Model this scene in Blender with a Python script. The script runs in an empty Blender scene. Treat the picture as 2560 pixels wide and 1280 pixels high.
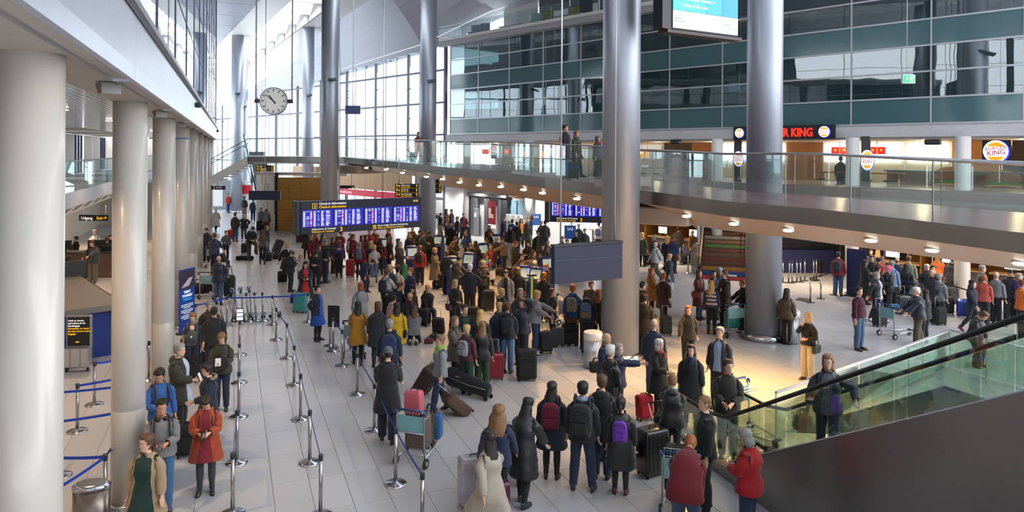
import bpy,bmesh,math,random
import numpy as np
from mathutils import Vector,Matrix
SC = bpy.context.scene
COL = SC.collection
random.seed(7)
F,EYE,PX,PY,RS = 1800.0,5.7,1280.0,380.0,0.0061
cd = bpy.data.cameras.new('camera')
cam = bpy.data.objects.new('camera', cd)
COL.objects.link(cam)
cd.sensor_width = 36.0
cd.lens = 36.0 * F / 2560.0
cd.shift_y = -(640.0 - PY) / 2560.0
cd.clip_start,cd.clip_end = 0.1,600
cam.matrix_world = Matrix.Translation((0, 0, EYE)) @ Matrix.Rotation(math.radians(90), 4, 'X') @ Matrix.Rotation(RS, 4, 'Z')
SC.camera = cam
w = bpy.data.worlds.new('overcast_sky')
SC.world = w
w.use_nodes = True
_bg = w.node_tree.nodes['Background']
_bg.inputs['Color'].default_value = (0.93, 0.96, 1.0, 1)
_bg.inputs['Strength'].default_value = 4.0
vs = SC.view_settings
vs.view_transform = 'Standard'
vs.look = 'None'
vs.gamma = 1.0
vs.use_curve_mapping = False
vs.exposure = 0.5
cy = SC.cycles
cy.use_denoising = True
cy.max_bounces = 7
cy.diffuse_bounces = 4
cy.glossy_bounces = 3
cy.transparent_max_bounces = 24
cy.sample_clamp_indirect = 4.0
cy.caustics_reflective = False
cy.caustics_refractive = False
def area_light(name,loc,direction,sx,sy,power,color=(1,1,1)):
 l = bpy.data.lights.new(name, 'AREA')
 l.shape = 'RECTANGLE'
 l.size,l.size_y,l.energy,l.color = sx,sy,power,color
 o = bpy.data.objects.new(name,l)
 COL.objects.link(o)
 o.location = loc
 o.rotation_euler = Vector(direction).to_track_quat('-Z', 'Y').to_euler()
 return o
def unroll(px,py):
 dx,dy = px - PX,py - PY
 return dx + RS * dy,dy - RS * dx
def gz(px,py,z=0.0):
 """point at height z seen at this place in the photograph"""
 x,y = unroll(px,py)
 d = F * (EYE - z) / y
 return Vector((x * d / F,d,z))
def at(px,py,d):
 x,y = unroll(px,py)
 return Vector((x * d / F,d,EYE - y * d / F))
AU = math.radians(-21.25)
UX,UY = math.sin(AU),math.cos(AU)
def uv(u,v,z=0.0):
 return Vector((u * UX + v * UY,u * UY - v * UX,z))
def uv_of(p):
 return p.x * UX + p.y * UY,p.x * UY - p.y * UX
FDX,FDY = -0.682,0.7315
def fac(t,z=0.0,out=0.0):
 """point on the office front, t metres along it, out metres in front of it"""
 return Vector((14.7 + FDX * t - FDY * out,30.9 + FDY * t + FDX * out,z))
def fac_t(px):
 r = (px - PX) / F
 return (14.7 - r * 30.9) / (-FDX + FDY * r)
FROT = math.atan2(-FDY,-FDX)
CDX,CDY = -0.522,0.853
def crow(s,row,z=0.0):
 o = Vector((3.03,20.0,0)) if row == 0 else Vector((7.78,22.2,0))
 return Vector((o.x + CDX * s,o.y + CDY * s,z))
def lin(c):
 if isinstance(c,str):
  c = c.lstrip('#')
  c = [int(c[i:i + 2],16) / 255 for i in (0,2,4)]
  c = [x / 12.92 if x <= 0.04045 else ((x + 0.055) / 1.055) ** 2.4 for x in c]
 return tuple(c[:3])
MATS = {}
def mat(name,color,rough=0.6,metal=0.0,var=0.12,scale=6.0,bump=0.0,bscale=60.0,emit=0.0,spec=0.5,aniso=False,coat=0.0,sheen=0.0):
 if name in MATS:
  return MATS[name]
 m = bpy.data.materials.new(name)
 m.use_nodes = True
 nt = m.node_tree
 b = nt.nodes['Principled BSDF']
 c = lin(color)
 b.inputs['Roughness'].default_value = rough
 b.inputs['Metallic'].default_value = metal
 b.inputs['Specular IOR Level'].default_value = spec
 b.inputs['Coat Weight'].default_value = coat
 b.inputs['Sheen Weight'].default_value = sheen
 tc = nt.nodes.new('ShaderNodeTexCoord')
 if var > 0:
  n = nt.nodes.new('ShaderNodeTexNoise')
  n.inputs['Scale'].default_value = scale
  n.inputs['Detail'].default_value = 4
  mp = nt.nodes.new('ShaderNodeMapping')
  if aniso:
   mp.inputs['Scale'].default_value = (1, 1, 0.04)
  nt.links.new(tc.outputs['Object'], mp.inputs['Vector'])
  nt.links.new(mp.outputs['Vector'], n.inputs['Vector'])
  r = nt.nodes.new('ShaderNodeMix')
  r.data_type = 'RGBA'
  r.inputs[6].default_value = tuple(max(0,x * (1 - var)) for x in c) + (1,)
  r.inputs[7].default_value = tuple(min(1,x * (1 + var)) for x in c) + (1,)
  nt.links.new(n.outputs['Fac'], r.inputs[0])
  nt.links.new(r.outputs[2], b.inputs['Base Color'])
  if emit > 0:
   nt.links.new(r.outputs[2], b.inputs['Emission Color'])
 else:
  b.inputs['Base Color'].default_value = c + (1,)
  b.inputs['Emission Color'].default_value = c + (1,)
 b.inputs['Emission Strength'].default_value = emit
 if bump > 0:
  n2 = nt.nodes.new('ShaderNodeTexNoise')
  n2.inputs['Scale'].default_value = bscale
  nt.links.new(tc.outputs['Object'], n2.inputs['Vector'])
  bp = nt.nodes.new('ShaderNodeBump')
  bp.inputs['Strength'].default_value = bump
  bp.inputs['Distance'].default_value = 0.01
  nt.links.new(n2.outputs['Fac'], bp.inputs['Height'])
  nt.links.new(bp.outputs['Normal'], b.inputs['Normal'])
 MATS[name] = m
 return m
def glass(name, tint, refl=0.12, rough=0.01, wavy=0.0, edge=0.5, body=0.0, bcol='#ffffff'):
 """thin pane: see-through with a tint, mirrors more at a grazing view"""
 if name in MATS:
  return MATS[name]
 m = bpy.data.materials.new(name)
 m.use_nodes = True
 nt = m.node_tree
 nt.nodes.remove(nt.nodes['Principled BSDF'])
 out = nt.nodes['Material Output']
 t = nt.nodes.new('ShaderNodeBsdfTransparent')
 t.inputs['Color'].default_value = lin(tint) + (1,)
 g = nt.nodes.new('ShaderNodeBsdfGlossy')
 g.inputs['Roughness'].default_value = rough
 g.inputs['Color'].default_value = (0.92, 0.95, 0.97, 1)
 lw = nt.nodes.new('ShaderNodeLayerWeight')
 lw.inputs['Blend'].default_value = 0.25
 ma = nt.nodes.new('ShaderNodeMath')
 ma.operation = 'MULTIPLY_ADD'
 ma.inputs[1].default_value = edge
 ma.inputs[2].default_value = refl
 ma.use_clamp = True
 nt.links.new(lw.outputs['Fresnel'], ma.inputs[0])
 mx = nt.nodes.new('ShaderNodeMixShader')
 nt.links.new(ma.outputs[0],mx.inputs[0])
 base = t
 if body > 0:
  df = nt.nodes.new('ShaderNodeBsdfDiffuse')
  df.inputs['Color'].default_value = lin(bcol) + (1,)
  bm = nt.nodes.new('ShaderNodeMixShader')
  bm.inputs[0].default_value = body
  nt.links.new(t.outputs[0],bm.inputs[1])
  nt.links.new(df.outputs[0],bm.inputs[2])
  base = bm
 nt.links.new(base.outputs[0],mx.inputs[1])
 nt.links.new(g.outputs[0],mx.inputs[2])
 nt.links.new(mx.outputs[0], out.inputs['Surface'])
 if wavy > 0:
  tc = nt.nodes.new('ShaderNodeTexCoord')
  n2 = nt.nodes.new('ShaderNodeTexNoise')
  n2.inputs['Scale'].default_value = 0.7
  n2.inputs['Detail'].default_value = 1
  nt.links.new(tc.outputs['Object'], n2.inputs['Vector'])
  bp = nt.nodes.new('ShaderNodeBump')
  bp.inputs['Strength'].default_value = wavy
  bp.inputs['Distance'].default_value = 0.05
  nt.links.new(n2.outputs['Fac'], bp.inputs['Height'])
  nt.links.new(bp.outputs['Normal'], g.inputs['Normal'])
  nt.links.new(bp.outputs['Normal'], lw.inputs['Normal'])
 MATS[name] = m
 return m
class MB:
 """collects shapes that become one mesh"""
 def __init__(s):
  s.v,s.f,s.m,s.sm = [],[],[],[]
 def add(s,verts,faces,mi=0,smooth=False):
  o = len(s.v)
  s.v += [tuple(p) for p in verts]
  for f in faces:
   s.f.append([i + o for i in f])
   s.m.append(mi)
   s.sm.append(smooth)
  return s
 def box(s,c,d,mi=0,rz=0.0,bev=0.0,mtx=None):
  x,y,z = d[0] / 2,d[1] / 2,d[2] / 2
  b = min(bev,x * .9,y * .9,z * .9)
  if b <= 0:
   P = [(i * x,j * y,k * z) for k in (-1,1) for j in (-1,1) for i in (-1,1)]
   Fc = [(0,2,3,1),(4,5,7,6),(0,1,5,4),(2,6,7,3),(0,4,6,2),(1,3,7,5)]
  else:
   def ring(xx,yy,zz,cc):
    return [(-xx + cc,-yy,zz),(xx - cc,-yy,zz),(xx,-yy + cc,zz),(xx,yy - cc,zz),(xx - cc,yy,zz),(-xx + cc,yy,zz),(-xx,yy - cc,zz),(-xx,-yy + cc,zz)]
   P = ring(x - b,y - b,-z,b) + ring(x,y,-z + b,b) + ring(x,y,z - b,b) + ring(x - b,y - b,z,b)
   Fc = [tuple(range(7,-1,-1)),tuple(range(24,32))]
   for r in range(3):
    for i in range(8):
     Fc.append((r * 8 + i,r * 8 + (i + 1) % 8,r * 8 + 8 + (i + 1) % 8,r * 8 + 8 + i))
  if rz:
   cs,sn = math.cos(rz),math.sin(rz)
   P = [(p[0] * cs - p[1] * sn,p[0] * sn + p[1] * cs,p[2]) for p in P]
  if mtx is not None:
   P = [tuple(mtx @ Vector(p)) for p in P]
  return s.add([(p[0] + c[0],p[1] + c[1],p[2] + c[2]) for p in P],Fc,mi)
 def tube(s,pts,r,n=8,mi=0,cap=True,closed=False):
  pts = [Vector(p) for p in pts]
  rs = r if isinstance(r,(list,tuple)) else [r] * len(pts)
  V,Fc = [],[]
  prev = None
  k = len(pts)
  for i,p in enumerate(pts):
   if closed:
    d = pts[(i + 1) % k] - pts[i - 1]
   else:
    d = pts[min(i + 1,k - 1)] - pts[max(i - 1,0)]
   d.normalize()
   if prev is None:
    a = Vector((0,0,1)) if abs(d.z) < 0.9 else Vector((1,0,0))
    e1 = d.cross(a).normalized()
   else:
    e1 = (prev - d * prev.dot(d)).normalized()
   prev = e1
   e2 = d.cross(e1)
   for j in range(n):
    t = 2 * math.pi * j / n
    V.append(p + e1 * (math.cos(t) * rs[i]) + e2 * (math.sin(t) * rs[i]))
  rng = k if closed else k - 1
  for i in range(rng):
   for j in range(n):
    a,b = i * n,((i + 1) % k) * n
    Fc.append((a + j,a + (j + 1) % n,b + (j + 1) % n,b + j))
  s.add(V,Fc,mi,n > 5)
  if cap and not closed:
   o = len(s.v) - len(V)
   s.f.append([o + j for j in range(n - 1,-1,-1)])
   s.f.append([o + (k - 1) * n + j for j in range(n)])
   s.m += [mi,mi]
   s.sm += [False,False]
  return s
 def lathe(s,prof,n=20,c=(0,0,0),mi=0,smooth=True,sx=1.0,sy=1.0):
  V,Fc = [],[]
  for r,z in prof:
   for j in range(n):
    t = 2 * math.pi * j / n
    V.append((c[0] + r * math.cos(t) * sx,c[1] + r * math.sin(t) * sy,c[2] + z))
  for i in range(len(prof) - 1):
   for j in range(n):
    Fc.append((i * n + j,i * n + (j + 1) % n,(i + 1) * n + (j + 1) % n,(i + 1) * n + j))
  s.add(V,Fc,mi,smooth)
  o = len(s.v) - len(V)
  s.f.append([o + j for j in range(n - 1,-1,-1)])
  s.f.append([o + (len(prof) - 1) * n + j for j in range(n)])
  s.m += [mi,mi]
  s.sm += [False,False]
  return s
 def prism(s,poly,z0,z1,mi=0):
  n = len(poly)
  V = [(p[0],p[1],z0) for p in poly] + [(p[0],p[1],z1) for p in poly]
  Fc = [tuple(range(n - 1,-1,-1)),tuple(range(n,2 * n))] + [(i,(i + 1) % n,n + (i + 1) % n,n + i) for i in range(n)]
  return s.add(V,Fc,mi)
 def extrude_x(s,poly,x0,x1,mi=0):
  """poly in (y, z), swept along x"""
  n = len(poly)
  V = [(x0,p[0],p[1]) for p in poly] + [(x1,p[0],p[1]) for p in poly]
  Fc = [tuple(range(n)),tuple(range(2 * n - 1,n - 1,-1))] + [(i,n + i,n + (i + 1) % n,(i + 1) % n) for i in range(n)]
  return s.add(V,Fc,mi)
 def slab(s,a,b,c,d,th,mi=0):
  """four corners, thickened along the normal"""
  a,b,c,d = map(Vector,(a,b,c,d))
  n = (b - a).cross(d - a).normalized() * th
  V = [a,b,c,d,a + n,b + n,c + n,d + n]
  return s.add(V,[(3,2,1,0),(4,5,6,7),(0,1,5,4),(1,2,6,5),(2,3,7,6),(3,0,4,7)],mi)
 def ell(s,c,r,n=10,k=6,mi=0):
  V = [(c[0],c[1],c[2] - r[2])]
  for i in range(1,k):
   t = math.pi * i / k
   for j in range(n):
    p = 2 * math.pi * j / n
    V.append((c[0] + r[0] * math.sin(t) * math.cos(p),c[1] + r[1] * math.sin(t) * math.sin(p),c[2] - r[2] * math.cos(t)))
  V.append((c[0],c[1],c[2] + r[2]))
  Fc = [(0,1 + (j + 1) % n,1 + j) for j in range(n)]
  for i in range(k - 2):
   for j in range(n):
    a = 1 + i * n
    Fc.append((a + j,a + (j + 1) % n,a + n + (j + 1) % n,a + n + j))
  a = 1 + (k - 2) * n
  Fc += [(a + j,a + (j + 1) % n,len(V) - 1) for j in range(n)]
  return s.add(V,Fc,mi,True)
 def rbox(s,c,d,r,mi=0,n=24,e=.22):
  """soft-edged block"""
  x,y,z = d[0] / 2,d[1] / 2,d[2] / 2
  V,Fc = [],[]
  prof = [(-z,r),(-z + r * .3,r * .3),(-z + r,0),(z - r,0),(z - r * .3,r * .3),(z,r)]
  for zz,q in prof:
   for j in range(n):
    a = 2 * math.pi * (j + .5) / n
    cx,sx = math.cos(a),math.sin(a)
    V.append((c[0] + (x - q) * math.copysign(abs(cx) ** e,cx),c[1] + (y - min(q,y * .6)) * math.copysign(abs(sx) ** e,sx),c[2] + zz))
  for i in range(5):
   for j in range(n):
    Fc.append((i * n + j,i * n + (j + 1) % n,(i + 1) * n + (j + 1) % n,(i + 1) * n + j))
  Fc += [tuple(range(n - 1,-1,-1)),tuple(range(5 * n,6 * n))]
  return s.add(V,Fc,mi,True)
 def mesh(s,name,mats):
  me = bpy.data.meshes.new(name)
  me.from_pydata(s.v,[],s.f)
  for m in (mats if isinstance(mats,(list,tuple)) else [mats]):
   me.materials.append(m)
  me.polygons.foreach_set('material_index', s.m)
  me.polygons.foreach_set('use_smooth', s.sm)
  me.update()
  return me
 def build(s,name,mats,parent=None,loc=None,rz=0.0):
  return link(name,s.mesh(name,mats),parent,loc,rz)
def link(name,data,parent=None,loc=None,rz=0.0):
 o = bpy.data.objects.new(name,data)
 COL.objects.link(o)
 if parent is not None:
  o.parent = parent
 if loc is not None:
  o.location = loc
 if rz:
  o.rotation_euler = (0,0,rz)
 return o
def tag(o,label,cat=None,group=None,kind=None):
 o['label'] = label
 if cat:
  o['category'] = cat
 if group:
  o['group'] = group
 if kind:
  o['kind'] = kind
 return o
def thing(name,label,cat,loc=(0,0,0),rz=0.0,group=None):
 return tag(link(name,None,None,loc,rz),label,cat,group)
def struct(name,label,loc=(0,0,0),rz=0.0):
 return tag(link(name, None, None, loc, rz), label, None, None, 'structure')
def copy_tree(o,parent=None):
 c = o.copy()
 COL.objects.link(c)
 c.parent = parent
 for ch in o.children:
  copy_tree(ch,c)
 return c
def text(body, size, material, parent, loc, rot=(math.pi / 2, 0, 0), align='LEFT', ext=0.002, name='lettering', bold=0.0, sx=1.0):
 cu = bpy.data.curves.new(name, 'FONT')
 cu.body = body
 cu.size = size
 cu.extrude = ext
 cu.offset = bold
 cu.align_x = align
 cu.resolution_u = 2
 cu.materials.append(material)
 o = link(name,cu,parent,loc)
 o.rotation_euler = rot
 o.scale = (sx,1,1)
 return o
def disc(r,th,n=32):
 """coin standing upright, facing local -y"""
 m = MB()
 V = [(r * math.cos(2 * math.pi * j / n),-th / 2,r * math.sin(2 * math.pi * j / n)) for j in range(n)]
 V += [(p[0],th / 2,p[2]) for p in V]
 return m.add(V,[tuple(range(n)),tuple(range(2 * n - 1,n - 1,-1))] + [(j,n + j,n + (j + 1) % n,(j + 1) % n) for j in range(n)])
STEEL = mat('brushed_steel', '#b9bcc2', 0.32, 0.9, 0.06, 30, aniso=True)
CHROME = mat('polished_steel', '#c8cad0', 0.18, 1.0, 0.03)
ALU = mat('aluminium', '#c9ccd2', 0.4, 0.7, 0.05)
CLAD = mat('column_cladding', '#a9afbb', 0.42, 0.6, 0.05, 14, aniso=True)
WHITE = mat('white_paint', '#e6e5e3', 0.45, 0, 0.03)
CREAM = mat('cream_paint', '#ded8cf', 0.35, 0, 0.04)
BLACK = mat('black_plastic', '#17181b', 0.45, 0, 0.1)
RUBBER = mat('black_rubber', '#101114', 0.4, 0, 0.1)
DGREY = mat('dark_grey_metal', '#3b3e45', 0.45, 0.3, 0.08)
MGREY = mat('mid_grey_panel', '#85878b', 0.5, 0.1, 0.06)
NAVY = mat('navy_sign_panel', '#1c2748', 0.4, 0, 0.06)
YEL = mat('sign_yellow', '#ffc400', 0.5, 0, 0.02, emit=0.35)
WTXT = mat('sign_white', '#f4f4f4', 0.5, 0, 0.02, emit=0.35)
RED = mat('sign_red', '#d8202a', 0.5, 0, 0.04)
WOOD = mat('light_wood', '#c49a68', 0.5, 0, 0.16, 9, aniso=True)
BELT = mat('blue_belt', '#1c3fa8', 0.6, 0, 0.08)
# FLOOR
def tile_material():
 m = bpy.data.materials.new('pale_stone_tile')
 m.use_nodes = True
 nt = m.node_tree
 b = nt.nodes['Principled BSDF']
 b.inputs['Roughness'].default_value = 0.3
 b.inputs['Specular IOR Level'].default_value = 0.45
 g = nt.nodes.new('ShaderNodeNewGeometry')
 mp = nt.nodes.new('ShaderNodeMapping')
 mp.vector_type = 'TEXTURE'
 mp.inputs['Rotation'].default_value = (0, 0, -AU)
 o = uv(17.72,0.67)
 mp.inputs['Location'].default_value = (o.x, o.y, 0)
 mp.inputs['Scale'].default_value = (0.6, 1.2, 50)
 nt.links.new(g.outputs['Position'], mp.inputs['Vector'])
 fl = nt.nodes.new('ShaderNodeVectorMath')
 fl.operation = 'FLOOR'
 nt.links.new(mp.outputs['Vector'], fl.inputs[0])
 wn = nt.nodes.new('ShaderNodeTexWhiteNoise')
 wn.noise_dimensions = '2D'
 nt.links.new(fl.outputs['Vector'], wn.inputs['Vector'])
 n = nt.nodes.new('ShaderNodeTexNoise')
 n.inputs['Scale'].default_value = 90
 n.inputs['Detail'].default_value = 3
 nt.links.new(g.outputs['Position'], n.inputs['Vector'])
 n2 = nt.nodes.new('ShaderNodeTexNoise')
 n2.inputs['Scale'].default_value = 0.8
 nt.links.new(g.outputs['Position'], n2.inputs['Vector'])
 a1 = nt.nodes.new('ShaderNodeMath'); a1.operation = 'MULTIPLY_ADD'; a1.inputs[1].default_value = 0.45
 nt.links.new(n.outputs['Fac'], a1.inputs[0])
 a2 = nt.nodes.new('ShaderNodeMath'); a2.operation = 'MULTIPLY_ADD'; a2.inputs[1].default_value = 0.35
 nt.links.new(wn.outputs['Value'], a2.inputs[0])
 nt.links.new(n2.outputs['Fac'], a1.inputs[2])
 a3 = nt.nodes.new('ShaderNodeMath'); a3.operation = 'MULTIPLY'; a3.inputs[1].default_value = 0.55
 nt.links.new(a1.outputs[0],a3.inputs[0])
 nt.links.new(a3.outputs[0],a2.inputs[2])
 r = nt.nodes.new('ShaderNodeMix'); r.data_type = 'RGBA'
 r.inputs[6].default_value = lin('#aeaeb1') + (1,)
 r.inputs[7].default_value = lin('#c9c9cb') + (1,)
 nt.links.new(a2.outputs[0],r.inputs[0])
 nt.links.new(r.outputs[2], b.inputs['Base Color'])
 rr = nt.nodes.new('ShaderNodeMapRange')
 rr.inputs[3].default_value = 0.25
 rr.inputs[4].default_value = 0.28
 nt.links.new(n2.outputs['Fac'], rr.inputs[0])
 nt.links.new(rr.outputs[0], b.inputs['Roughness'])
 return m
TILE = tile_material()
GROUT = mat('grout', '#77767a', 0.8, 0, 0.1)
floor = struct('floor', 'pale grey stone tiled concourse floor')
fb = MB()
cs = [uv(-4,-14),uv(-4,60),uv(100,60),uv(100,-14)]
fb.prism([(c.x,c.y) for c in cs],-0.3,-0.004)
fb.build('screed', GROUT, floor)
tm = MB()
tm.box((0,0,-0.005),(0.592,1.192,0.01),bev=0.0015)
tile_me = tm.mesh('floor_tile', TILE)
cells = []
for i in range(-12,68):
 for j in range(-24,98):
  u,v = 17.72 + 1.2 * (i + .5),0.67 + 0.6 * (j + .5)
  p = uv(u,v)
  if p.y < 6:
   continue
  x,y = PX + F * p.x / p.y,PY + F * EYE / p.y
  if -150 < x < 2700 and y < 1400:
   vis = 0 <= x <= 2560 and y < 1275 and not (x < 162) and not (x > 1930 and y > 1135 - (x - 1920) * .24)
   cells.append((not vis,p.y,p))
cells.sort(key=lambda c: (c[0],c[1]))
for k,(_,_,p) in enumerate(cells[:300]):
 link('tile', tile_me, floor, p, AU and -AU)
rest = MB()
for _,_,p in cells[300:]:
 a,b = Vector((UY,-UX,0)) * 0.296,Vector((UX,UY,0)) * 0.596
 q = [p - a - b,p + a - b,p + a + b,p - a + b]
 rest.add([(c.x,c.y,0) for c in q] + [(c.x,c.y,-0.01) for c in q],[(0,1,2,3),(0,4,5,1),(1,5,6,2),(2,6,7,3),(3,7,4,0)])
tag(rest.build('tiles', TILE, floor), 'remaining pale stone tiles', kind='stuff')
# LEFT COLONNADE
COLW = mat('column_cream_enamel', '#bbb5ad', 0.3, 0, 0.025, 3, coat=0.2)
SOFF = mat('soffit_paint', '#b5a99e', 0.55, 0, 0.03)
FASC = mat('fascia_stainless', '#c9ccd6', 0.36, 0.85, 0.10, 1.6, bump=0.08, bscale=2.0)
NC = 9
ordn = ['largest cream column beside the viewer at the picture edge', 'second cream column of the colonnade, beside the trench coat woman',
  'third cream column of the colonnade, left of the blue banner', 'fourth cream column with a thin blue line near its top',
  'fifth cream column of the colonnade counted from the viewer', 'sixth cream column of the colonnade counted from the viewer',
  'seventh cream column of the colonnade counted from the viewer', 'eighth cream column, slim with distance, before the stair',
  'last and farthest cream column of the colonnade']
for i in range(NC):
 c = struct('column', ordn[i], uv(6.84 + 6.21 * i, -1.53))
 MB().lathe([(0.252, 0.06), (0.252, 1.55), (0.2505, 1.553), (0.252, 1.556), (0.252, 6.5)], 40).build('shaft', COLW, c)
 MB().lathe([(0.275, 0.0), (0.275, 0.05), (0.256, 0.065)], 40).build('base_ring', STEEL, c)
 if i == 3:
  MB().lathe([(0.2535, 6.05), (0.2535, 6.09)], 40).build('blue_band', mat('blue_tape', '#3f74b5', 0.5), c)
wl = struct('wall_left', 'stainless fascia and mirror glass front above the colonnade')
U0,U1 = -16.0,57.0
def strip(mb,pts,u0,u1,mi=0):
 """cross-section points (v, z) swept along the colonnade"""
 V = [uv(u0,v,z) for v,z in pts] + [uv(u1,v,z) for v,z in pts]
 n = len(pts)
 return mb.add(V,[(i,(i + 1),n + i + 1,n + i) for i in range(n - 1)] + [tuple(range(n - 1,-1,-1)),tuple(range(n,2 * n))])
strip(MB(), [(-1.04, 6.47), (-1.8, 6.47), (-1.8, 6.75), (-1.04, 6.75)], U0, U1).build('soffit', SOFF, wl)
k = 0
while U0 + k * 6.21 < U1:
 a,b = U0 + k * 6.21,min(U0 + (k + 1) * 6.21 - 0.012,U1)
 strip(MB(), [(-1.03, 6.44), (-1.0, 6.46), (-0.985, 6.6), (-0.985, 7.12), (-1.01, 7.2), (-1.2, 7.2), (-1.2, 6.44)], a, b).build('fascia_panel', FASC, wl)
 k += 1
strip(MB(), [(-1.0, 7.2), (-0.93, 7.22), (-0.93, 7.3), (-1.2, 7.34), (-1.2, 7.2)], U0, U1).build('ledge', mat('ledge_grey', '#7d8087', 0.4, 0.5), wl)
LG = glass('mirror_glass', '#b4bac4', 0.6, 0.015, 0.04, 0.3)
DFR = mat('dark_frame', '#565a70', 0.4, 0.4, 0.05)
SPAN = 3.88
u = -14.62
while u < U1 - 1:
 e = min(u + SPAN,U1)
 for r in range(6):
  z0,z1 = 7.34 + 1.6 * r,7.34 + 1.6 * (r + 1)
  MB().slab(uv(u + .02, -1.12, z0 + .015), uv(e - .02, -1.12, z0 + .015), uv(e - .02, -1.12, z1 - .015), uv(u + .02, -1.12, z1 - .015), 0.012).build('pane', LG, wl)
 MB().slab(uv(e - .014, -1.11, 7.34), uv(e + .014, -1.11, 7.34), uv(e + .014, -1.11, 16.9), uv(e - .014, -1.11, 16.9), 0.02).build('mullion', DFR, wl)
 u = e
for r in range(1,7):
 z = 7.34 + 1.6 * r
 strip(MB(), [(-1.1, z - .012), (-1.1, z + .012), (-1.15, z + .012), (-1.15, z - .012)], U0, U1).build('transom', DFR, wl)
strip(MB(), [(-1.1, 16.9), (-1.1, 24), (-1.2, 24), (-1.2, 16.9)], U0, U1).build('upper_band', mat('upper_band_grey', '#8b8f98', .5), wl)
MB().slab(uv(U0, -1.12, 16.95), uv(U1, -1.12, 16.95), uv(U1, -5.6, 16.95), uv(U0, -5.6, 16.95), .15).build('inner_roof', WHITE, wl)
MB().slab(uv(U0, -5.5, 7.0), uv(U1, -5.5, 7.0), uv(U1, -5.5, 17), uv(U0, -5.5, 17), 0.1).build('inner_wall', WHITE, wl)
MB().slab(uv(U1, -1.1, 6.47), uv(U1, -5.5, 6.47), uv(U1, -5.5, 17), uv(U1, -1.1, 17), 0.1).build('end_wall', WHITE, wl)
SPKG = mat('speaker_grey', '#6f6c69', 0.5, 0.1)
for i in range(6):
 u = 9.3 + 6.21 * i
 t = thing('loudspeaker', 'grey wedge loudspeaker under the soffit, ' + ['nearest of the row', 'second of the row', 'third of the row', 'fourth of the row', 'fifth of the row', 'farthest of the row'][i], 'loudspeaker', uv(u, -1.31, 6.47), -AU, 'loudspeakers under the soffit')
 t.scale = (.46,.46,.46)
 MB().extrude_x([(-0.13, -0.02), (0.13, -0.02), (0.17, -0.1), (0.03, -0.3), (-0.13, -0.3)], -0.24, 0.24).build('housing', SPKG, t).rotation_euler = (0, 0, 0.6)
 MB().slab((-0.22, 0.185, -0.1), (-0.22, 0.05, -0.3), (0.22, 0.05, -0.3), (0.22, 0.185, -0.1), 0.012).build('grille', mat('grille_silver', '#b5b8c2', 0.4, 0.4), t).rotation_euler = (0, 0, 0.6)
 MB().tube([(0, 0, 0.0), (0, 0, -0.03)], 0.06, 8).build('bracket', DGREY, t)
 MB().tube([(-.2, .1, 0), (-.24, .14, -.06), (-.2, .1, -.08)], 0.008, 6).build('cable', DGREY, t)
for u, lab in ((22.6, 'small grey camera on the steel fascia above the third column'), (52.5, 'tiny dome camera hanging at the far fascia end')):
 t = thing('security_camera', lab, 'camera', uv(u, -0.985, 7.0), -AU)
 MB().box((0.07, 0, 0), (0.14, 0.16, 0.16), bev=.02).build('housing', SPKG, t)
 MB().tube([(0.1, -0.08, 0), (0.1, -0.2, -0.03)], 0.06, 10).build('lens_barrel', DGREY, t)
# LEFT ROOM BEHIND THE COLUMNS
wr = struct('wall_backroom', 'cream back wall with balcony behind the colonnade')
SLAT = mat('white_gloss_slat', '#d6d3d2', 0.16, 0.25, 0.05)
sl = MB()
v = -1.82
while v > -5.4:
 strip(sl,[(v,6.55),(v - .11,6.55),(v - .11,6.6),(v,6.6)],U0,60)
 v -= 0.125
tag(sl.build('ceiling_slats', SLAT, wr), 'glossy white ceiling slats', kind='stuff')
strip(MB(), [(-1.8, 6.62), (-9.5, 6.62), (-9.5, 6.7), (-1.8, 6.7)], -16, 60).build('ceiling_board', SOFF, wr)
WARMW = mat('warm_white_wall', '#e3d6c6', 0.6, 0, 0.03)
strip(MB(), [(-9.3, 0), (-9.3, 4.2), (-9.5, 4.2), (-9.5, 0)], -16, 62).build('lower_wall', WARMW, wr)
strip(MB(), [(-5.1, 4.22), (-9.4, 4.22), (-9.4, 3.3), (-5.6, 3.3), (-5.2, 3.72), (-5.1, 3.74)], -16, 62).build('balcony_slab', WHITE, wr)
strip(MB(), [(-5.06, 3.72), (-5.06, 4.25), (-5.1, 4.25), (-5.1, 3.72)], 0, 62).build('balcony_fascia', mat('pale_steel', '#cfd2da', 0.35, 0.5), wr)
for i in range(14):
 u = 20 + 2.1 * i
 MB().slab(uv(u, -5.27, 3.62), uv(u + 1.0, -5.27, 3.62), uv(u + 1.0, -5.45, 3.43), uv(u, -5.45, 3.43), 0.03).build('vent', MGREY, wr)
MB().slab(uv(62, -1.9, 0), uv(62, -9.5, 0), uv(62, -9.5, 6.6), uv(62, -1.9, 6.6), .2).build('end_wall', WARMW, wr)
MB().slab(uv(-16, -1.9, 0), uv(-16, -9.5, 0), uv(-16, -9.5, 6.6), uv(-16, -1.9, 6.6), .2).build('end_wall', WARMW, wr)
RG = glass('rail_glass', '#f1f9f7', 0.04, 0.01, 0, 0.35)
for i in range(22):
 u = 2.5 * i + 2
 MB().slab(uv(u + .02, -5.08, 4.2), uv(u + 2.48, -5.08, 4.2), uv(u + 2.48, -5.08, 5.27), uv(u + .02, -5.08, 5.27), 0.015).build('balustrade_pane', RG, wr)
MB().tube([uv(0, -5.08, 5.3), uv(60, -5.08, 5.3)], 0.03, 8).build('handrail', STEEL, wr)
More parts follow.
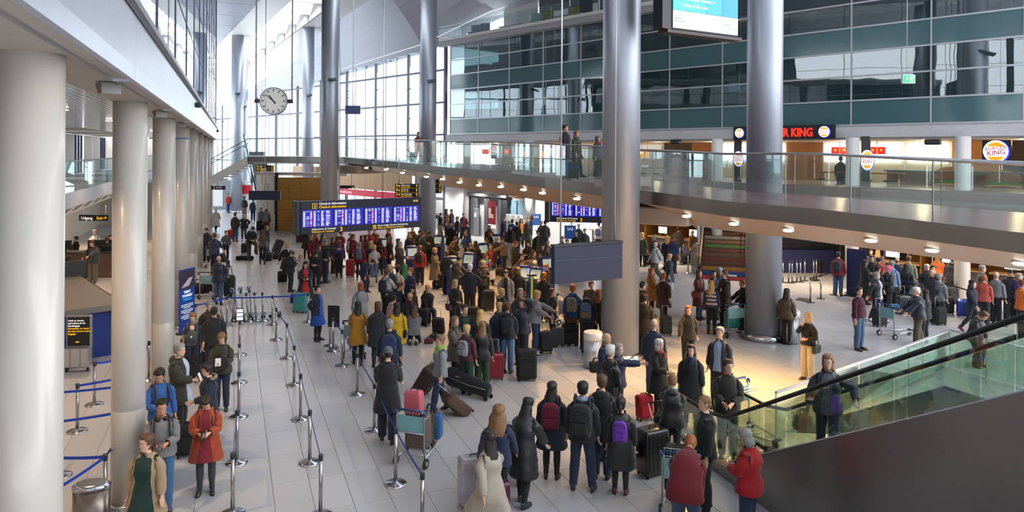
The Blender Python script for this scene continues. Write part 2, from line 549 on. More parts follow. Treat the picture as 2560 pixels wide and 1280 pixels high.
for i in range(-12,16):
 u = 20 + 3.0 * i
 if i % 3 == 1 and i > 0:
  MB().slab(uv(u, -9.0, 4.2), uv(u + 2.9, -9.0, 4.2), uv(u + 2.9, -9.0, 6.6), uv(u, -9.0, 6.6), 0.03).build('wall_pane', glass('clear_window', '#f4f8fa', 0.05), wr)
  for q in range(4):
   MB().box(uv(u + q * .9, -8.95, 5.4), (0.12, 0.1, 2.4), rz=-AU).build('post', mat('violet_black', '#1d1838', 0.4), wr)
 else:
  MB().slab(uv(u, -8.9, 4.2), uv(u + 2.94, -8.9, 4.2), uv(u + 2.94, -8.9, 6.6), uv(u, -8.9, 6.6), 0.06).build('wall_panel', WHITE, wr)
LAMPW = mat('lamp_glow', '#fff0d8', 0.5, 0, 0, emit=14)
def downlight(p,power,parent=None,color=(1,.66,.36),r=0.09,spot=True,lab=None,cone=120,tilt=None):
 t = parent or thing('downlight', lab, 'lamp', p, 0, 'downlights')
 MB().lathe([(r * 1.25, 0.0), (r * 1.25, 0.02), (r, 0.02)], 16).build('bezel', ALU, t)
 MB().lathe([(r * 0.95, -0.012), (r * 0.95, 0.004)], 16).build('lens', LAMPW, t)
 if spot:
  l = bpy.data.lights.new('downlight_lamp', 'SPOT')
  l.energy,l.color,l.spot_size,l.spot_blend,l.shadow_soft_size = power,color,math.radians(cone),0.9,0.08
  o = link('lamp_light', l, t, (0, 0, -0.03))
  if tilt:
   o.rotation_euler = tilt
 return t
bn = ['nearest', 'second', 'third', 'fourth', 'fifth', 'sixth', 'seventh']
for i in range(7):
 downlight(uv(11.5 + 6.0 * i, -3.3, 6.53), 550, lab='warm downlight in the glossy slat ceiling, %s from the viewer' % bn[i])
for i in range(6):
 downlight(uv(10 + 7.5 * i, -6.9, 3.28), 520, lab='warm downlight under the balcony, %s from the viewer' % bn[i])
# BIG COLUMNS
BIGC = [(crow(0, 0), 0.52, 'huge brushed steel column beside the blank blue sign'), (crow(0, 1), 0.53, 'huge steel column next to the striped steel bin and food stair'),
  (Vector((-10.75, 42.5, 0)), 0.52, 'steel column behind the left half of the check-in board'), (Vector((-5.37, 46, 0)), 0.52, 'steel column at the right end of the check-in board'),
  (Vector((-25.2, 66, 0)), 0.52, 'pale steel column far away left of the clock'), (Vector((-18.0, 63.5, 0)), 0.5, 'pale steel column far away right of the clock'),
  (Vector((-27.6, 74, 0)), 0.42, 'farthest slim steel column half hidden left of the clock')]
UPL = mat('uplighter_grey', '#5a5d66', 0.4, 0.5)
def roof_z(s):
 return 16.2 + 0.06 * (54 - s)
for i,(p,r,lab) in enumerate(BIGC):
 c = struct('column', lab, p)
 s = (p.x - 3.03) * CDX + (p.y - 20.0) * CDY
 top = roof_z(s) + 0.3
 prof = [(r,0.14)]
 MB().lathe(prof + [(r, top)], 48).build('shaft', CLAD, c)
 MB().lathe([(r + .07, 0.0), (r + .07, 0.12), (r + .01, 0.2)], 48).build('base_ring', CHROME, c)
 if i >= 1:
  hz = {1: 10.9,2: 9.9,3: 10.2,4: 10.9,5: 10.6,6: 10.2}[i]
  a = Vector((0.25,-0.97,0)).normalized() if i > 1 else Vector((.8,-.6,0))
  e = a * (r - .02)
  MB().box(e + Vector((.1, 0, hz)), (0.5, 0.75, 0.1), rz=.3, bev=.03, mtx=Matrix.Rotation(.35, 4, 'X')).build('uplighter', UPL, c)
# ROOF
rf = struct('ceiling', 'metal panel roof with a bright central skylight')
CEILL = mat('perforated_ceiling', '#9aa0ae', 0.5, 0.15, 0.12, 40)
CEILR = mat('ceiling_panel_grey', '#b9bdc9', 0.55, 0.1, 0.04, 3)
JOINT = mat('dark_joint', '#3b3f4a', 0.6)
NPX,NPY = -CDY * -1,0.522
def rp(s,off,dz=0.0,row=0):
 b = crow(s,row)
 return Vector((b.x + 0.853 * off,b.y + 0.522 * off,roof_z(s) + dz))
W = 5.25
S0,S1 = -26,110
for a in (0.0,W):
 MB().slab(rp(S0, a - 1.04), rp(S1, a - 1.04), rp(S1, a + 1.04), rp(S0, a + 1.04), -0.12).build('beam', WHITE, rf)
 for sd in (-1.04,1.04):
  MB().slab(rp(S0, a + sd), rp(S1, a + sd), rp(S1, a + sd, .9), rp(S0, a + sd, .9), 0.08).build('beam_side', WHITE, rf)
s = S0
SKY = glass('skylight_glass', '#fbfdff', 0.03)
while s < S1:
 MB().slab(rp(s + .06, 1.04, 1.1), rp(s + 3.94, 1.04, 1.1), rp(s + 3.94, W - 1.04, 1.1), rp(s + .06, W - 1.04, 1.1), 0.02).build('skylight_pane', SKY, rf)
 MB().slab(rp(s - .08, 1.0, .8), rp(s + .08, 1.0, .8), rp(s + .08, W - 1.0, .8), rp(s - .08, W - 1.0, .8), 0.22).build('skylight_rib', ALU, rf)
 p0,p1 = rp(s + .1,W - 1.1,0),rp(s + 3.9,W - 1.1,0)
 m = MB()
 m.add([p0,p1,p1 + Vector((0,0,.25)),p0 + Vector((0,0,1.05)),p0 + Vector((-.5,-.3,.9))],[(0,1,2,3),(0,3,4),(3,2,4)])
 m.build('baffle', WHITE, rf)
 MB().slab(rp(s, -1.04), rp(s + 3.94, -1.04), rp(s + 3.94, -13, -.3), rp(s, -13, -.3), -0.06).build('ceiling_panel', CEILL, rf)
 s += 4.0
MB().slab(rp(S0, -1.0, .12), rp(S1, -1.0, .12), rp(S1, -13, -.18), rp(S0, -13, -.18), -0.04).build('roof_deck', JOINT, rf)
def ztop(t):
 return 13.24 - 0.0626 * (t - 29) if t >= 29 else 13.24 + 0.3 * (29 - t)
def roof_pt(ss,q):
 """right roof half: q 0 at the beam, 1 at the top of the glazing or over the terrace"""
 a = rp(ss,W + 1.0)
 k = max(.5,-((a.x - 14.7) * FDY - (a.y - 30.9) * FDX) / .98)
 t = (a.x + .853 * k - 14.7) * FDX + (a.y + .522 * k - 30.9) * FDY
 w_ = sstep0((31.5 - t) / 4)
 k += 3.6 * w_ + .25
 z = ztop(max(t,28)) * (1 - w_) + (15.6 + .07 * (27 - t)) * w_
 return Vector((a.x + .853 * k * q,a.y + .522 * k * q,a.z + (z - a.z) * q + .5 * math.sin(math.pi * q) * min(1,k / 5)))
def sstep0(x):
 x = min(1,max(0,x))
 return x * x * (3 - 2 * x)
NB = 9
s = -20.0
while s < 53:
 for b in range(NB):
  q0,q1 = b / NB,(b + .985) / NB
  c0 = [roof_pt(s + i * 1.2,q0) for i in range(6)]
  c1 = [roof_pt(s + i * 1.2,q1) for i in range(6)]
  MB().add(c0 + c1, [(i, i + 1, 7 + i, 6 + i) for i in range(5)], 0, True).build('ceiling_panel', CEILR, rf)
 up = Vector((0,0,1.1))
 c0 = [roof_pt(s,b / NB) + up for b in range(NB + 1)]
 c1 = [roof_pt(s + 6,b / NB) + up for b in range(NB + 1)]
 MB().add(c0 + c1, [(i, i + 1, NB + 2 + i, NB + 1 + i) for i in range(NB)], 0, True).build('roof_backing', CEILR, rf)
 s += 6.0
for p, lab in ((rp(41.5, -5.2, -.22), 'left'), (roof_pt(31, .5) + Vector((0, 0, -.05)), 'mid'), (roof_pt(26, .55) + Vector((0, 0, -.05)), 'right')):
 MB().lathe([(0.75, -.05), (0.72, 0.02)], 28, p).build('ceiling_grille', JOINT, rf)
wb = struct('wall_back', 'plain hall wall behind the viewer')
WBG = mat('back_wall_grey', '#7c848c', .6)
MB().box((8, -14, 11), (70, .4, 22)).build('wall_panel', WBG, wb)
MB().box((-12, -6, 11), (.4, 16, 22)).build('side_panel', WBG, wb)
# FAR GLAZING
wf = struct('wall_far', 'tall bright glazed end wall with dark transoms')
CLR = glass('far_clear_glass', '#f6fafc', 0.04)
FRM = mat('far_frame', '#5c6270', 0.5, 0.4, 0.05)
THIN = mat('far_thin_frame', '#9aa1ad', 0.5, 0.3, 0.05)
for i in range(13):
 t0 = 46.5 + 1.5 * i
 for j in range(4):
  lo0,lo1 = ztop(t0),ztop(t0 + 1.47)
  h0,h1 = max(.1,3.2 - .125 * (t0 - 46.5)) / 4,max(.1,3.2 - .125 * (t0 + 1.5 - 46.5)) / 4
  MB().add([fac(t0, lo0 + h0 * j, .05), fac(t0 + 1.47, lo1 + h1 * j, .05), fac(t0 + 1.47, lo1 + h1 * (j + .97), .05), fac(t0, lo0 + h0 * (j + .97), .05)], [(0, 1, 2, 3)]).build('upper_panel', CEILR, wf)
RH = [0,2.3,4.6,6.93,9.26,11.6,13.9]
t,k = 28.7,0
while t < 84:
 e = t + 1.533
 zt = ztop(max(t,29)) + 0.15
 for r in range(6):
  z0,z1 = RH[r],min(RH[r + 1],zt)
  if z1 - z0 > 0.2:
   MB().slab(fac(t + .02, z0 + .03), fac(e - .02, z0 + .03), fac(e - .02, z1 - .03), fac(t + .02, z1 - .03), 0.02).build('pane', CLR, wf)
   zz = z0 + 1.165
   if zz < z1:
    MB().slab(fac(t, zz - .015, .02), fac(e, zz - .015, .02), fac(e, zz + .015, .02), fac(t, zz + .015, .02), 0.03).build('glazing_bar', THIN, wf)
 main = k % 3 == 0
 wd = 0.11 if main else 0.025
 MB().slab(fac(t - wd, 0, .03), fac(t + wd, 0, .03), fac(t + wd, zt, .03), fac(t - wd, zt, .03), 0.2 if main else 0.06).build('mullion', FRM if main else THIN, wf)
 t = e
 k += 1
for z in RH[1:6]:
 tt = 84
 while ztop(tt) < z:
  tt -= 1
 if tt > 30:
  MB().slab(fac(28.7, z - .07, .05), fac(tt, z - .07, .05), fac(tt, z + .07, .05), fac(28.7, z + .07, .05), 0.12).build('transom', FRM, wf)
# OFFICE FRONT (right)
wo = struct('wall_right', 'teal glass office front of spandrels and windows')
PANE_T = glass('teal_window', '#93adb0', 0.15, 0.01, 0.06, 0.6, .25, '#55757b')
SPN = mat('teal_spandrel', '#4f7379', 0.1, 0.0, 0.05, 1.0, spec=.6)
MUL = mat('silver_mullion', '#c3c6cc', 0.4, 0.5, 0.04)
ZR = [6.95 + 1.045 * i for i in range(0,7)]
TS = [-9.15 + 3.1 * i for i in range(0,13)]
for i in range(len(TS) - 1):
 t0,t1 = TS[i],TS[i + 1]
 for r in range(6):
  z0,z1 = ZR[r],ZR[r + 1]
  spn = r % 3 == 0
  MB().slab(fac(t0 + .03, z0 + .03), fac(t1 - .03, z0 + .03), fac(t1 - .03, z1 - .03), fac(t0 + .03, z1 - .03), 0.02).build('spandrel' if spn else 'pane', SPN if spn else PANE_T, wo)
for t in TS:
 MB().slab(fac(t - .03, ZR[0], .03), fac(t + .03, ZR[0], .03), fac(t + .03, ZR[-1], .03), fac(t - .03, ZR[-1], .03), 0.06).build('mullion', MUL, wo)
for z in ZR:
 MB().slab(fac(TS[0], z - .035, .035), fac(TS[-1], z - .035, .035), fac(TS[-1], z + .035, .035), fac(TS[0], z + .035, .035), 0.06).build('transom', MUL, wo)
MB().slab(fac(TS[0], 6.33, .0), fac(TS[-1] + .6, 6.33, .0), fac(TS[-1] + .6, 6.93, .0), fac(TS[0], 6.93, .0), 0.3).build('white_beam', mat('beam_white', '#d7d9dd', 0.5), wo)
MB().slab(fac(TS[0], 13.22, .3), fac(TS[-1] + 1, 13.22, .3), fac(TS[-1] + 1, 13.6, .3), fac(TS[0], 13.6, .3), 0.3).build('terrace_edge', mat('terrace_grey', '#a9aaad', 0.5), wo)
MB().slab(fac(TS[0], 13.55, .3), fac(TS[-1] + 1, 13.55, .3), fac(TS[-1] + 1, 13.55, -9), fac(TS[0], 13.55, -9), -0.25).build('terrace_floor', WHITE, wo)
INW = mat('office_wall', '#5b5f60', 0.7, 0, 0.2, 0.6)
INF = mat('office_floor', '#3c3f42', 0.7, 0, 0.1)
INWOOD = mat('office_wood', '#a87b45', 0.6, 0, 0.2, 2)
for z0,z1 in ((7.95,10.1),(11.1,13.3)):
 MB().slab(fac(TS[0], z0, -.1), fac(TS[-1], z0, -.1), fac(TS[-1], z0, -5), fac(TS[0], z0, -5), -0.15).build('office_floor', INF, wo)
 MB().slab(fac(TS[0], z1, -.1), fac(TS[-1], z1, -.1), fac(TS[-1], z1, -5), fac(TS[0], z1, -5), 0.1).build('office_ceiling', mat('office_ceiling', '#8f8f8d', 0.7), wo)
 for i in range(12):
  warm = (z0 > 11 and i in (3,4,5)) or (z0 < 11 and i in (8,))
  MB().slab(fac(TS[i], z0, -4.6), fac(TS[i + 1], z0, -4.6), fac(TS[i + 1], z1, -4.6), fac(TS[i], z1, -4.6), 0.05).build('office_partition', INWOOD if warm else INW, wo)
  if i in (1,4,6,9,11) or warm:
   MB().slab(fac(TS[i] + .9, z1 - .06, -2.2), fac(TS[i] + 2.2, z1 - .06, -2.2), fac(TS[i] + 2.2, z1 - .06, -2.5), fac(TS[i] + .9, z1 - .06, -2.5), 0.03).build('office_lamp', mat('office_lamp', '#ffe6bd', 0.5, 0, 0, emit=5), wo)
  MB().box(fac(TS[i] + 1.5, z0 + .36, -1.2), (2.2, 0.8, 0.72), rz=FROT).build('desk', mat('office_desk', '#5f5a52', 0.6), wo)
 MB().slab(fac(TS[0], z0, -5), fac(TS[0], z1, -5), fac(TS[0], z1, 0), fac(TS[0], z0, 0), 0.05).build('office_end_wall', INW, wo)
for i in (0,1,2,5,9,10):
 bl = MB()
 z = 10.02
 while z > (8.1 if i in (0,1) else 9.2):
  bl.slab(fac(TS[i] + .08,z,-.12),fac(TS[i + 1] - .08,z,-.12),fac(TS[i + 1] - .08,z - .03,-.16),fac(TS[i] + .08,z - .03,-.16),0.004)
  z -= 0.055
 tag(bl.build('blind', mat('blind_grey', '#4c565a', 0.6), wo), 'dark grey venetian blind', kind='stuff')
for i in range(10):
 MB().lathe([(0.22, 7.9), (0.22, 13.3)], 16, fac(TS[i] + 2.6, 0, -1.9)).build('office_column', WHITE, wo)
for t, w_, c in ((4.1, .75, '#dfe4f2'), (6.2, .55, '#aeb9cf'), (5.4, .45, '#9fb0c9'), (19.6, .9, '#e8ecf0')):
 g = thing('monitor', {4.1: 'large white lit monitor in the office window', 6.2: 'dim monitor behind the office window beside the steel column', 5.4: 'small dim monitor between the two other office monitors', 19.6: 'wide white monitor beside the green vest in the office'}[t], 'monitor', fac(t, 8.67, -.9), FROT)
 MB().box((0, 0, .35), (w_ + .05, 0.04, .5), bev=.01).box((0, 0.05, .05), (.06, .03, .14)).box((0, .05, -0.01), (.25, .18, .02)).build('casing', BLACK, g)
 MB().box((0, -.022, .35), (w_, 0.006, .44)).build('screen', mat('screen_' + c[1:], c, 0.3, 0, 0.1, 3, emit=1.1), g)
# TERRACE ON TOP
TG = glass('terrace_glass', '#eef6f6', 0.05, 0.01, 0, 0.3)
t = 8.0
while t < 29:
 MB().slab(fac(t + .02, 13.6, .2), fac(t + 1.9, 13.6, .2), fac(t + 1.9, 14.7, .2), fac(t + .02, 14.7, .2), 0.015).build('terrace_pane', TG, wo)
 t += 1.93
lw = struct('wall_lounge', 'lounge front with grey panels behind the terrace')
i = 0
for t0, t1, kind in ((26, 22.5, 'w'), (22.4, 19.6, 'g'), (19.5, 17.1, 'g'), (17.0, 14.7, 's'), (14.6, 12, 'w'), (11.9, 9, 'g'), (9, 5, 'g')):
 mm = {'w': WHITE, 'g': glass('lounge_glass', '#56646a', 0.15), 's': mat('lounge_sign_panel', '#8f9499', 0.5)}[kind]
 MB().slab(fac(t1, 13.6, -3.2), fac(t0 - .05, 13.6, -3.2), fac(t0 - .05, 17.2, -3.2), fac(t1, 17.2, -3.2), 0.08).build('lounge_panel', mm, lw)
MB().slab(fac(5, 13.6, -7), fac(26, 13.6, -7), fac(26, 17.2, -7), fac(5, 17.2, -7), 0.1).build('lounge_back', INW, lw)
tt = text('Regus', 0.62, mat('lettering_dark', '#23262d', 0.6), lw, fac(16.85, 15.2, -3.05), (math.pi / 2, 0, FROT))
tt = text('EXPRESS', 0.40, mat('lettering_red', '#b0575f', 0.6), lw, fac(15.0, 15.2, -3.05), (math.pi / 2, 0, FROT))
tt = text('Lounge & Meetings', 0.34, mat('lettering_dark', '#23262d', 0.6), lw, fac(16.8, 14.65, -3.05), (math.pi / 2, 0, FROT))
for t, c, nm in ((19.2, '#8a8c3c', 'olive lounge chair on the terrace beside the glass chair'), (17.0, '#7e7d33', 'olive lounge chair on the terrace below the lounge lettering'), (12.6, '#7b7a2e', 'large olive tub chair at the terrace end by the steel column'), (20.2, '#b9c9d0', 'pale blue glass-like chair on the terrace'), (26.3, '#aab4bd', 'pale grey chair at the far terrace end'), (25.3, '#9da7b0', 'grey terrace chair beside the pale one at the far end')):
 ch = thing('lounge_chair', nm, 'chair', fac(t, 13.6, -.7), FROT + .4, 'terrace chairs')
 cm = mat('chair_' + c[1:], c, 0.7)
 MB().box((0, 0, .42), (.7, .65, .14), bev=.05).build('seat', cm, ch)
 MB().box((0, .3, .75), (.75, .12, .62), bev=.05).build('backrest', cm, ch)
 for sx in (-.28,.28):
  for sy in (-.25,.25):
   MB().tube([(sx, sy, 0), (sx, sy, .36)], .02, 6).build('leg', DGREY, ch)
for t in (18.2,23.5,14.0):
 tb = thing('terrace_table', {18.2: 'low white table on the terrace before the lettering', 23.5: 'long white table at the far end of the terrace', 14.0: 'white table on the terrace near the tub chair'}[t], 'table', fac(t, 13.6, -1.75), FROT, 'terrace tables')
 MB().box((0, 0, .72), (2.2, .7, .05), bev=.01).build('table_top', WHITE, tb)
 for sx in (-.9,.9):
  MB().tube([(sx, 0, 0), (sx, 0, .7)], .03, 6).build('leg', ALU, tb)
# BRIDGE
HOR = lambda x: PY + RS * (x - PX)
NE = [(620,47.0,391),(740,45.8,391.5),(860,44.5,393),(930,41.0,399),(1000,37.0,405),(1100,32.5,417),(1222,28.2,426.5),(1290,26.4,435),(1363,24.4,444),(1500,22.4,459.6),(1603,20.6,476),(1700,19.0,488),
  (1810,17.6,503),(1940,16.2,513),(2060,15.1,524),(2275,13.8,548),(2560,12.3,582),(2900,10.9,625)]
near = [at(x,y,d) for x,d,y in NE]
FE = [(620,52),(740,52),(860,51),(930,49),(1000,47.5),(1100,45.5),(1222,42.5),(1290,40.5),(1363,38.0),(1500,34.0),(1603,30.0),(1700,26.5),(1810,23.6),(1940,21.2),(2060,19.8),(2275,18.4),(2560,16.6),(2900,15.0)]
far = []
for (x,d),n in zip(FE,near):
 p = at(x,400,d)
 p.z = n.z
 far.append(p)
br = struct('walkway', 'steel edged walkway bridge crossing the hall')
br.name = 'trim_walkway'
DECK = mat('walkway_floor', '#6d5358', 0.28, 0.0, 0.12, 2.5, spec=0.35)
FSC = mat('walkway_fascia_steel', '#857f7d', 0.25, 0.9, 0.08, 3)
HULL = mat('walkway_underside', '#ad9d91', 0.4, 0.25, 0.05, 3)
RAILM = mat('handrail_steel', '#a4a5ab', 0.25, 1.0, 0.04)
GL = glass('walkway_glass', '#f5faf9', 0.045, 0.008, 0, 0.4)
n = len(near)
for i in range(n - 1):
 a,b,c,d = near[i],near[i + 1],far[i + 1],far[i]
 MB().slab(a, b, c, d, -0.08 if False else 0.0001).add([a, b, c, d], [(0, 1, 2, 3)]).build('deck_panel', DECK, br)
 dz = Vector((0,0,-0.36))
 m = MB()
 o = (a - d).normalized() * 0.05
 o2 = (b - c).normalized() * 0.05
 m.add([a,b,b + o2,a + o,b + o2 + dz,a + o + dz,b + dz - o2 * 6,a + dz - o * 6],[(0,1,2,3),(3,2,4,5),(5,4,6,7)])
 m.build('fascia_panel', FSC, br)
 hd = .5 if i < 3 else (.7 if i < 5 else .98)
 def hull(e,f,hd=hd):
  w_ = min((f - e).length * .5,2.6)
  k = (f - e).normalized()
  return [e + dz - k * .0,e + k * w_ + Vector((0,0,-hd)),f - k * min(w_,2.0) * .6 + Vector((0,0,-hd)),f + dz]
 h0,h1 = hull(a,d),hull(b,c)
 m = MB()
 for q in range(3):
  m.add([h0[q],h0[q + 1],h1[q + 1],h1[q]],[(0,1,2,3)])
 m.build('underside_panel', HULL if i > 3 else mat('underside_white', '#d3d2d4', .4), br)
 m = MB()
 m.add([d, c, c + dz, d + dz], [(0, 1, 2, 3)]).build('fascia_panel', FSC, br)
def balustrade(pts,parent,step,zh=1.12,rail=0.028,pane_mat=None,base=-0.1):
 """glass panes with joints every step metres and a steel handrail"""
 L = [0]
 for i in range(len(pts) - 1):
  L.append(L[-1] + (pts[i + 1] - pts[i]).length)
 def P(l):
  for i in range(len(pts) - 1):
   if l <= L[i + 1] or i == len(pts) - 2:
    f = (l - L[i]) / max(1e-6,L[i + 1] - L[i])
    return pts[i].lerp(pts[i + 1],f)
 l = 0
 while l < L[-1] - 0.1:
  e = min(l + step,L[-1])
  a,b = P(l + .012),P(e - .012)
  up = Vector((0,0,zh - .04))
  MB().slab(a + Vector((0, 0, base)), b + Vector((0, 0, base)), b + up, a + up, 0.015).build('glass_pane', pane_mat or GL, parent)
  MB().box(P(l) + Vector((0, 0, zh / 2)), (0.016, 0.03, zh), bev=.004).build('glass_joint', MGREY, parent)
  l = e
 MB().tube([p + Vector((0, 0, zh)) for p in pts], rail, 8).build('handrail', RAILM, parent)
def smooth(pts,k=3):
 out = []
 for i in range(len(pts) - 1):
  p0,p1,p2,p3 = pts[max(i - 1,0)],pts[i],pts[i + 1],pts[min(i + 2,len(pts) - 1)]
  for j in range(k):
   t = j / k
   out.append(0.5 * ((2 * p1) + (p2 - p0) * t + (2 * p0 - 5 * p1 + 4 * p2 - p3) * t * t + (3 * p1 - p0 - 3 * p2 + p3) * t ** 3))
 return out + [pts[-1]]
balustrade(near,br,1.55,1.16)
balustrade(far[5:],br,1.9,1.16)
st = struct('trim_stair', 'white stair flight descending left from the walkway')
sa,sb = near[0].copy(),at(508,452,47.5)
wd = Vector((0.3,3.0,0))
MB().slab(sa + Vector((0, 0, .0)), sb, sb + Vector((0, 0, -.55)), sa + Vector((0, 0, -.6)), 0.12).build('stringer', mat('stringer_white', '#dfe0e4', 0.4), st)
for i in range(9):
 f = (i + .5) / 9
 p = sa.lerp(sb,f) + wd * .5
 MB().box(p + Vector((0, 0, -.08)), ((sb - sa).length / 9 + .1, 3.0, .06)).build('step', MGREY, st)
up = Vector((0,0,1.16))
MB().slab(sa + Vector((0, 0, .05)), sb + Vector((0, 0, .05)), sb + up, sa + up, 0.015).build('glass_pane', GL, st)
MB().tube([sa + up, sb + up], .03, 8).build('handrail', RAILM, st)
MB().tube([sa + up * .75 + wd * .02, sb + up * .75 + wd * .02], .025, 8).build('lower_handrail', RAILM, st)
for p,q in ((crow(0,0),1603),(Vector((-10.75,42.5,0)),880)):
 i = min(range(n),key=lambda k: abs(NE[k][0] - q))
 e = near[i]
 MB().box(Vector((p.x + 1.3, p.y + 1.6, e.z - .72)), (2.6, 2.4, .5), rz=-.5, bev=.04).build('bracket', HULL, br)
LP = [(917,418),(967,422),(1007,430),(1069,440),(1108,446),(1153,454),(1200,461),(1253,464.5),(1310,472),(1357,480),(1445,494),(1718,537),(1837,556),(1973,572),(2183,598),(2336,622),(2552,655)]
LPN = ['first', 'second', 'third', 'fourth', 'fifth', 'sixth', 'seventh', 'eighth', 'ninth', 'tenth', 'eleventh', 'twelfth', 'thirteenth', 'fourteenth', 'fifteenth', 'sixteenth', 'seventeenth']
xs = [e[0] for e in NE]
for i,(x,y) in enumerate(LP):
 k = max(j for j in range(n - 1) if xs[j] <= x)
 f = (x - xs[k]) / (xs[k + 1] - xs[k])
 a,b = near[k].lerp(near[k + 1],f),far[k].lerp(far[k + 1],f)
 kdir = (b - a).normalized()
 w_ = min((b - a).length * .5,2.6)
 best = None
 for q in range(1,40):
  g = q / 40
  p = a + kdir * (w_ * g) + Vector((0,0,-0.36 - 0.62 * g))
  yy = HOR(x) + F * (EYE - p.z) / p.y
  if best is None or abs(yy - y) < best[0]:
   best = (abs(yy - y),p)
 p = best[1] + Vector((0,0,-0.015)) - kdir * .01
 t = thing('walkway_downlight', 'warm oval lamp in the walkway underside, %s counted from the far end' % LPN[i], 'lamp', p, 0, 'lamps under the walkway')
 big = 0.11
 nrm = (-kdir * .62 * 2.6 / max(w_,.1) * .4 + Vector((0,0,-1))).normalized()
 tilt = Vector((0,0,-1)).rotation_difference((-kdir * 0.35 + Vector((0,0,-1))).normalized()).to_euler()
 t.rotation_euler = tilt
 MB().lathe([(big * 1.3, -.02), (big * 1.3, .03), (big, .03)], 18).build('bezel', ALU, t)
 MB().lathe([(big, -.035), (big, .0)], 18).build('lens', LAMPW, t)
 l = bpy.data.lights.new('walkway_lamp', 'SPOT')
 l.energy,l.color,l.spot_size,l.spot_blend,l.shadow_soft_size = (620 if i > 10 else 330),(1,.55,.18),math.radians(115),0.8,0.08
 o = link('lamp_light', l, t, (0, 0, -0.06))
# SHOP LEVEL (upper right)
def fz(px,py,out=0.0):
 """t along the office front and height z seen at this place, out metres in front of the front"""
 r = (px - PX - RS * (PY - py)) / F
 bx,by = 14.7 - FDY * out,30.9 + FDX * out
 t = (bx - r * by) / (-FDX + FDY * r)
 d = by + FDY * t
 return t,EYE - (py - HOR(px)) * d / F
def fpanel(name,px0,py0,px1,py1,out,material,parent,th=0.04):
 t0,za = fz(px0,py0,out)
 t1,zb = fz(px1,py1,out)
 _,zc = fz(px0,py1,out)
 zt,zl = za,(zb + zc) / 2
 return MB().slab(fac(t0,zl,out),fac(t1,zl,out),fac(t1,zt,out),fac(t0,zt,out),th).build(name,material,parent)
sh = struct('wall_restaurant', 'open restaurant front on the upper level behind the walkway')
SF = 3.85
SHF = mat('shop_floor', '#7d7068', 0.35, 0, 0.1)
MB().slab(fac(-10, SF, 1.6), fac(30, SF, 1.6), fac(30, SF, -7), fac(-10, SF, -7), -0.5).build('shop_floor', SHF, sh)
MB().slab(fac(-10, SF - .5, 1.62), fac(30, SF - .5, 1.62), fac(30, SF + .1, 1.62), fac(-10, SF + .1, 1.62), 0.05).build('gallery_edge', mat('gallery_edge', '#9a958f', 0.4, 0.3), sh)
MB().slab(fac(-10, 6.42, 0), fac(30, 6.42, 0), fac(30, 6.42, -7), fac(-10, 6.42, -7), 0.1).build('shop_ceiling', mat('shop_ceiling', '#d8cfc2', 0.6), sh)
SHW = [mat('shop_wood', '#8a5a36', 0.6, 0, 0.2, 2), mat('shop_brick', '#b98553', 0.7, 0, 0.25, 8), mat('shop_pale', '#d9d0c2', 0.6, 0, 0.1), mat('shop_dark', '#3a302b', 0.6, 0, 0.2)]
MENU = mat('menu_light', '#fff4e6', 0.5, 0, 0.12, 2, emit=2.2)
WINB = mat('bright_back_window', '#f4f7ff', 0.5, 0, 0.08, 1, emit=2.0)
k = 0
for t in range(-10,30,2):
 kk = [3,0,3,1,2,2,2,0,2,2,0,3,2,2,2,2,2,2,2,2][k]
 MB().slab(fac(t, SF, -6), fac(t + 1.98, SF, -6), fac(t + 1.98, 6.42, -6), fac(t, 6.42, -6), 0.06).build('back_panel', SHW[kk], sh)
 if k in (4,5,6,8,9,12,13,15,16,17,18):
  MB().slab(fac(t + .1, 5.3, -5.85), fac(t + 1.85, 5.3, -5.85), fac(t + 1.85, 6.2, -5.85), fac(t + .1, 6.2, -5.85), 0.05).build('bright_panel', (MENU if k % 3 else WINB) if k < 12 else mat('dim_panel', '#c3c8cc', .5, 0, .1, 2, emit=.35), sh)
 k += 1
MB().slab(fac(-10, SF, -6), fac(-10, SF, 0), fac(-10, 6.42, 0), fac(-10, 6.42, -6), 0.06).build('side_wall', SHW[0], sh)
for i,t in enumerate((-9,-5.5,-2,1.5,5,8.5,12,15.5,19,22.5,26)):
 g = link('ceiling_lamp', None, sh, fac(t, 6.4, -2.6))
 MB().lathe([(.14, -.02), (.14, .02)], 14).build('lens', LAMPW, g)
 l = bpy.data.lights.new('shop_lamp', 'POINT')
 l.energy,l.color,l.shadow_soft_size = 90,(1,.72,.42),.15
 link('lamp_light', l, g, (0, 0, -.15))
for t in (-4.2,-0.1,6.35,13.1,19.5,25.6):
 c = struct('column', 'slim white column along the restaurant front at ' + {-4.2: 'the picture edge', -0.1: 'the tall oval logo', 6.35: 'the burger poster', 13.1: 'the people on the walkway', 19.5: 'the grey double doors', 25.6: 'the far end'}[t], fac(t, 0, .45))
 MB().lathe([(.27, 0), (.27, 6.4)], 24).build('shaft', WHITE, c)
ct = thing('burger_counter', 'long restaurant counter with a green and yellow burger picture', 'counter', fac(-3.5, SF, -3.2), FROT)
MB().box((0, 0, .55), (6.4, .8, 1.1), bev=.02).build('body', SHW[0], ct)
MB().box((0, 0, 1.12), (6.6, .95, .05), bev=.01).build('worktop', DGREY, ct)
BUN = mat('burger_bun', '#b9783a', 0.6, 0, 0.15)
LET = mat('burger_lettuce', '#5f9a35', 0.6, 0, 0.3, 10)
CHS = mat('burger_cheese', '#e8b02c', 0.6)
PAT = mat('burger_patty', '#4a2718', 0.7)
PCARD = mat('poster_card', '#d8d2c8', 0.6, 0, 0.05)
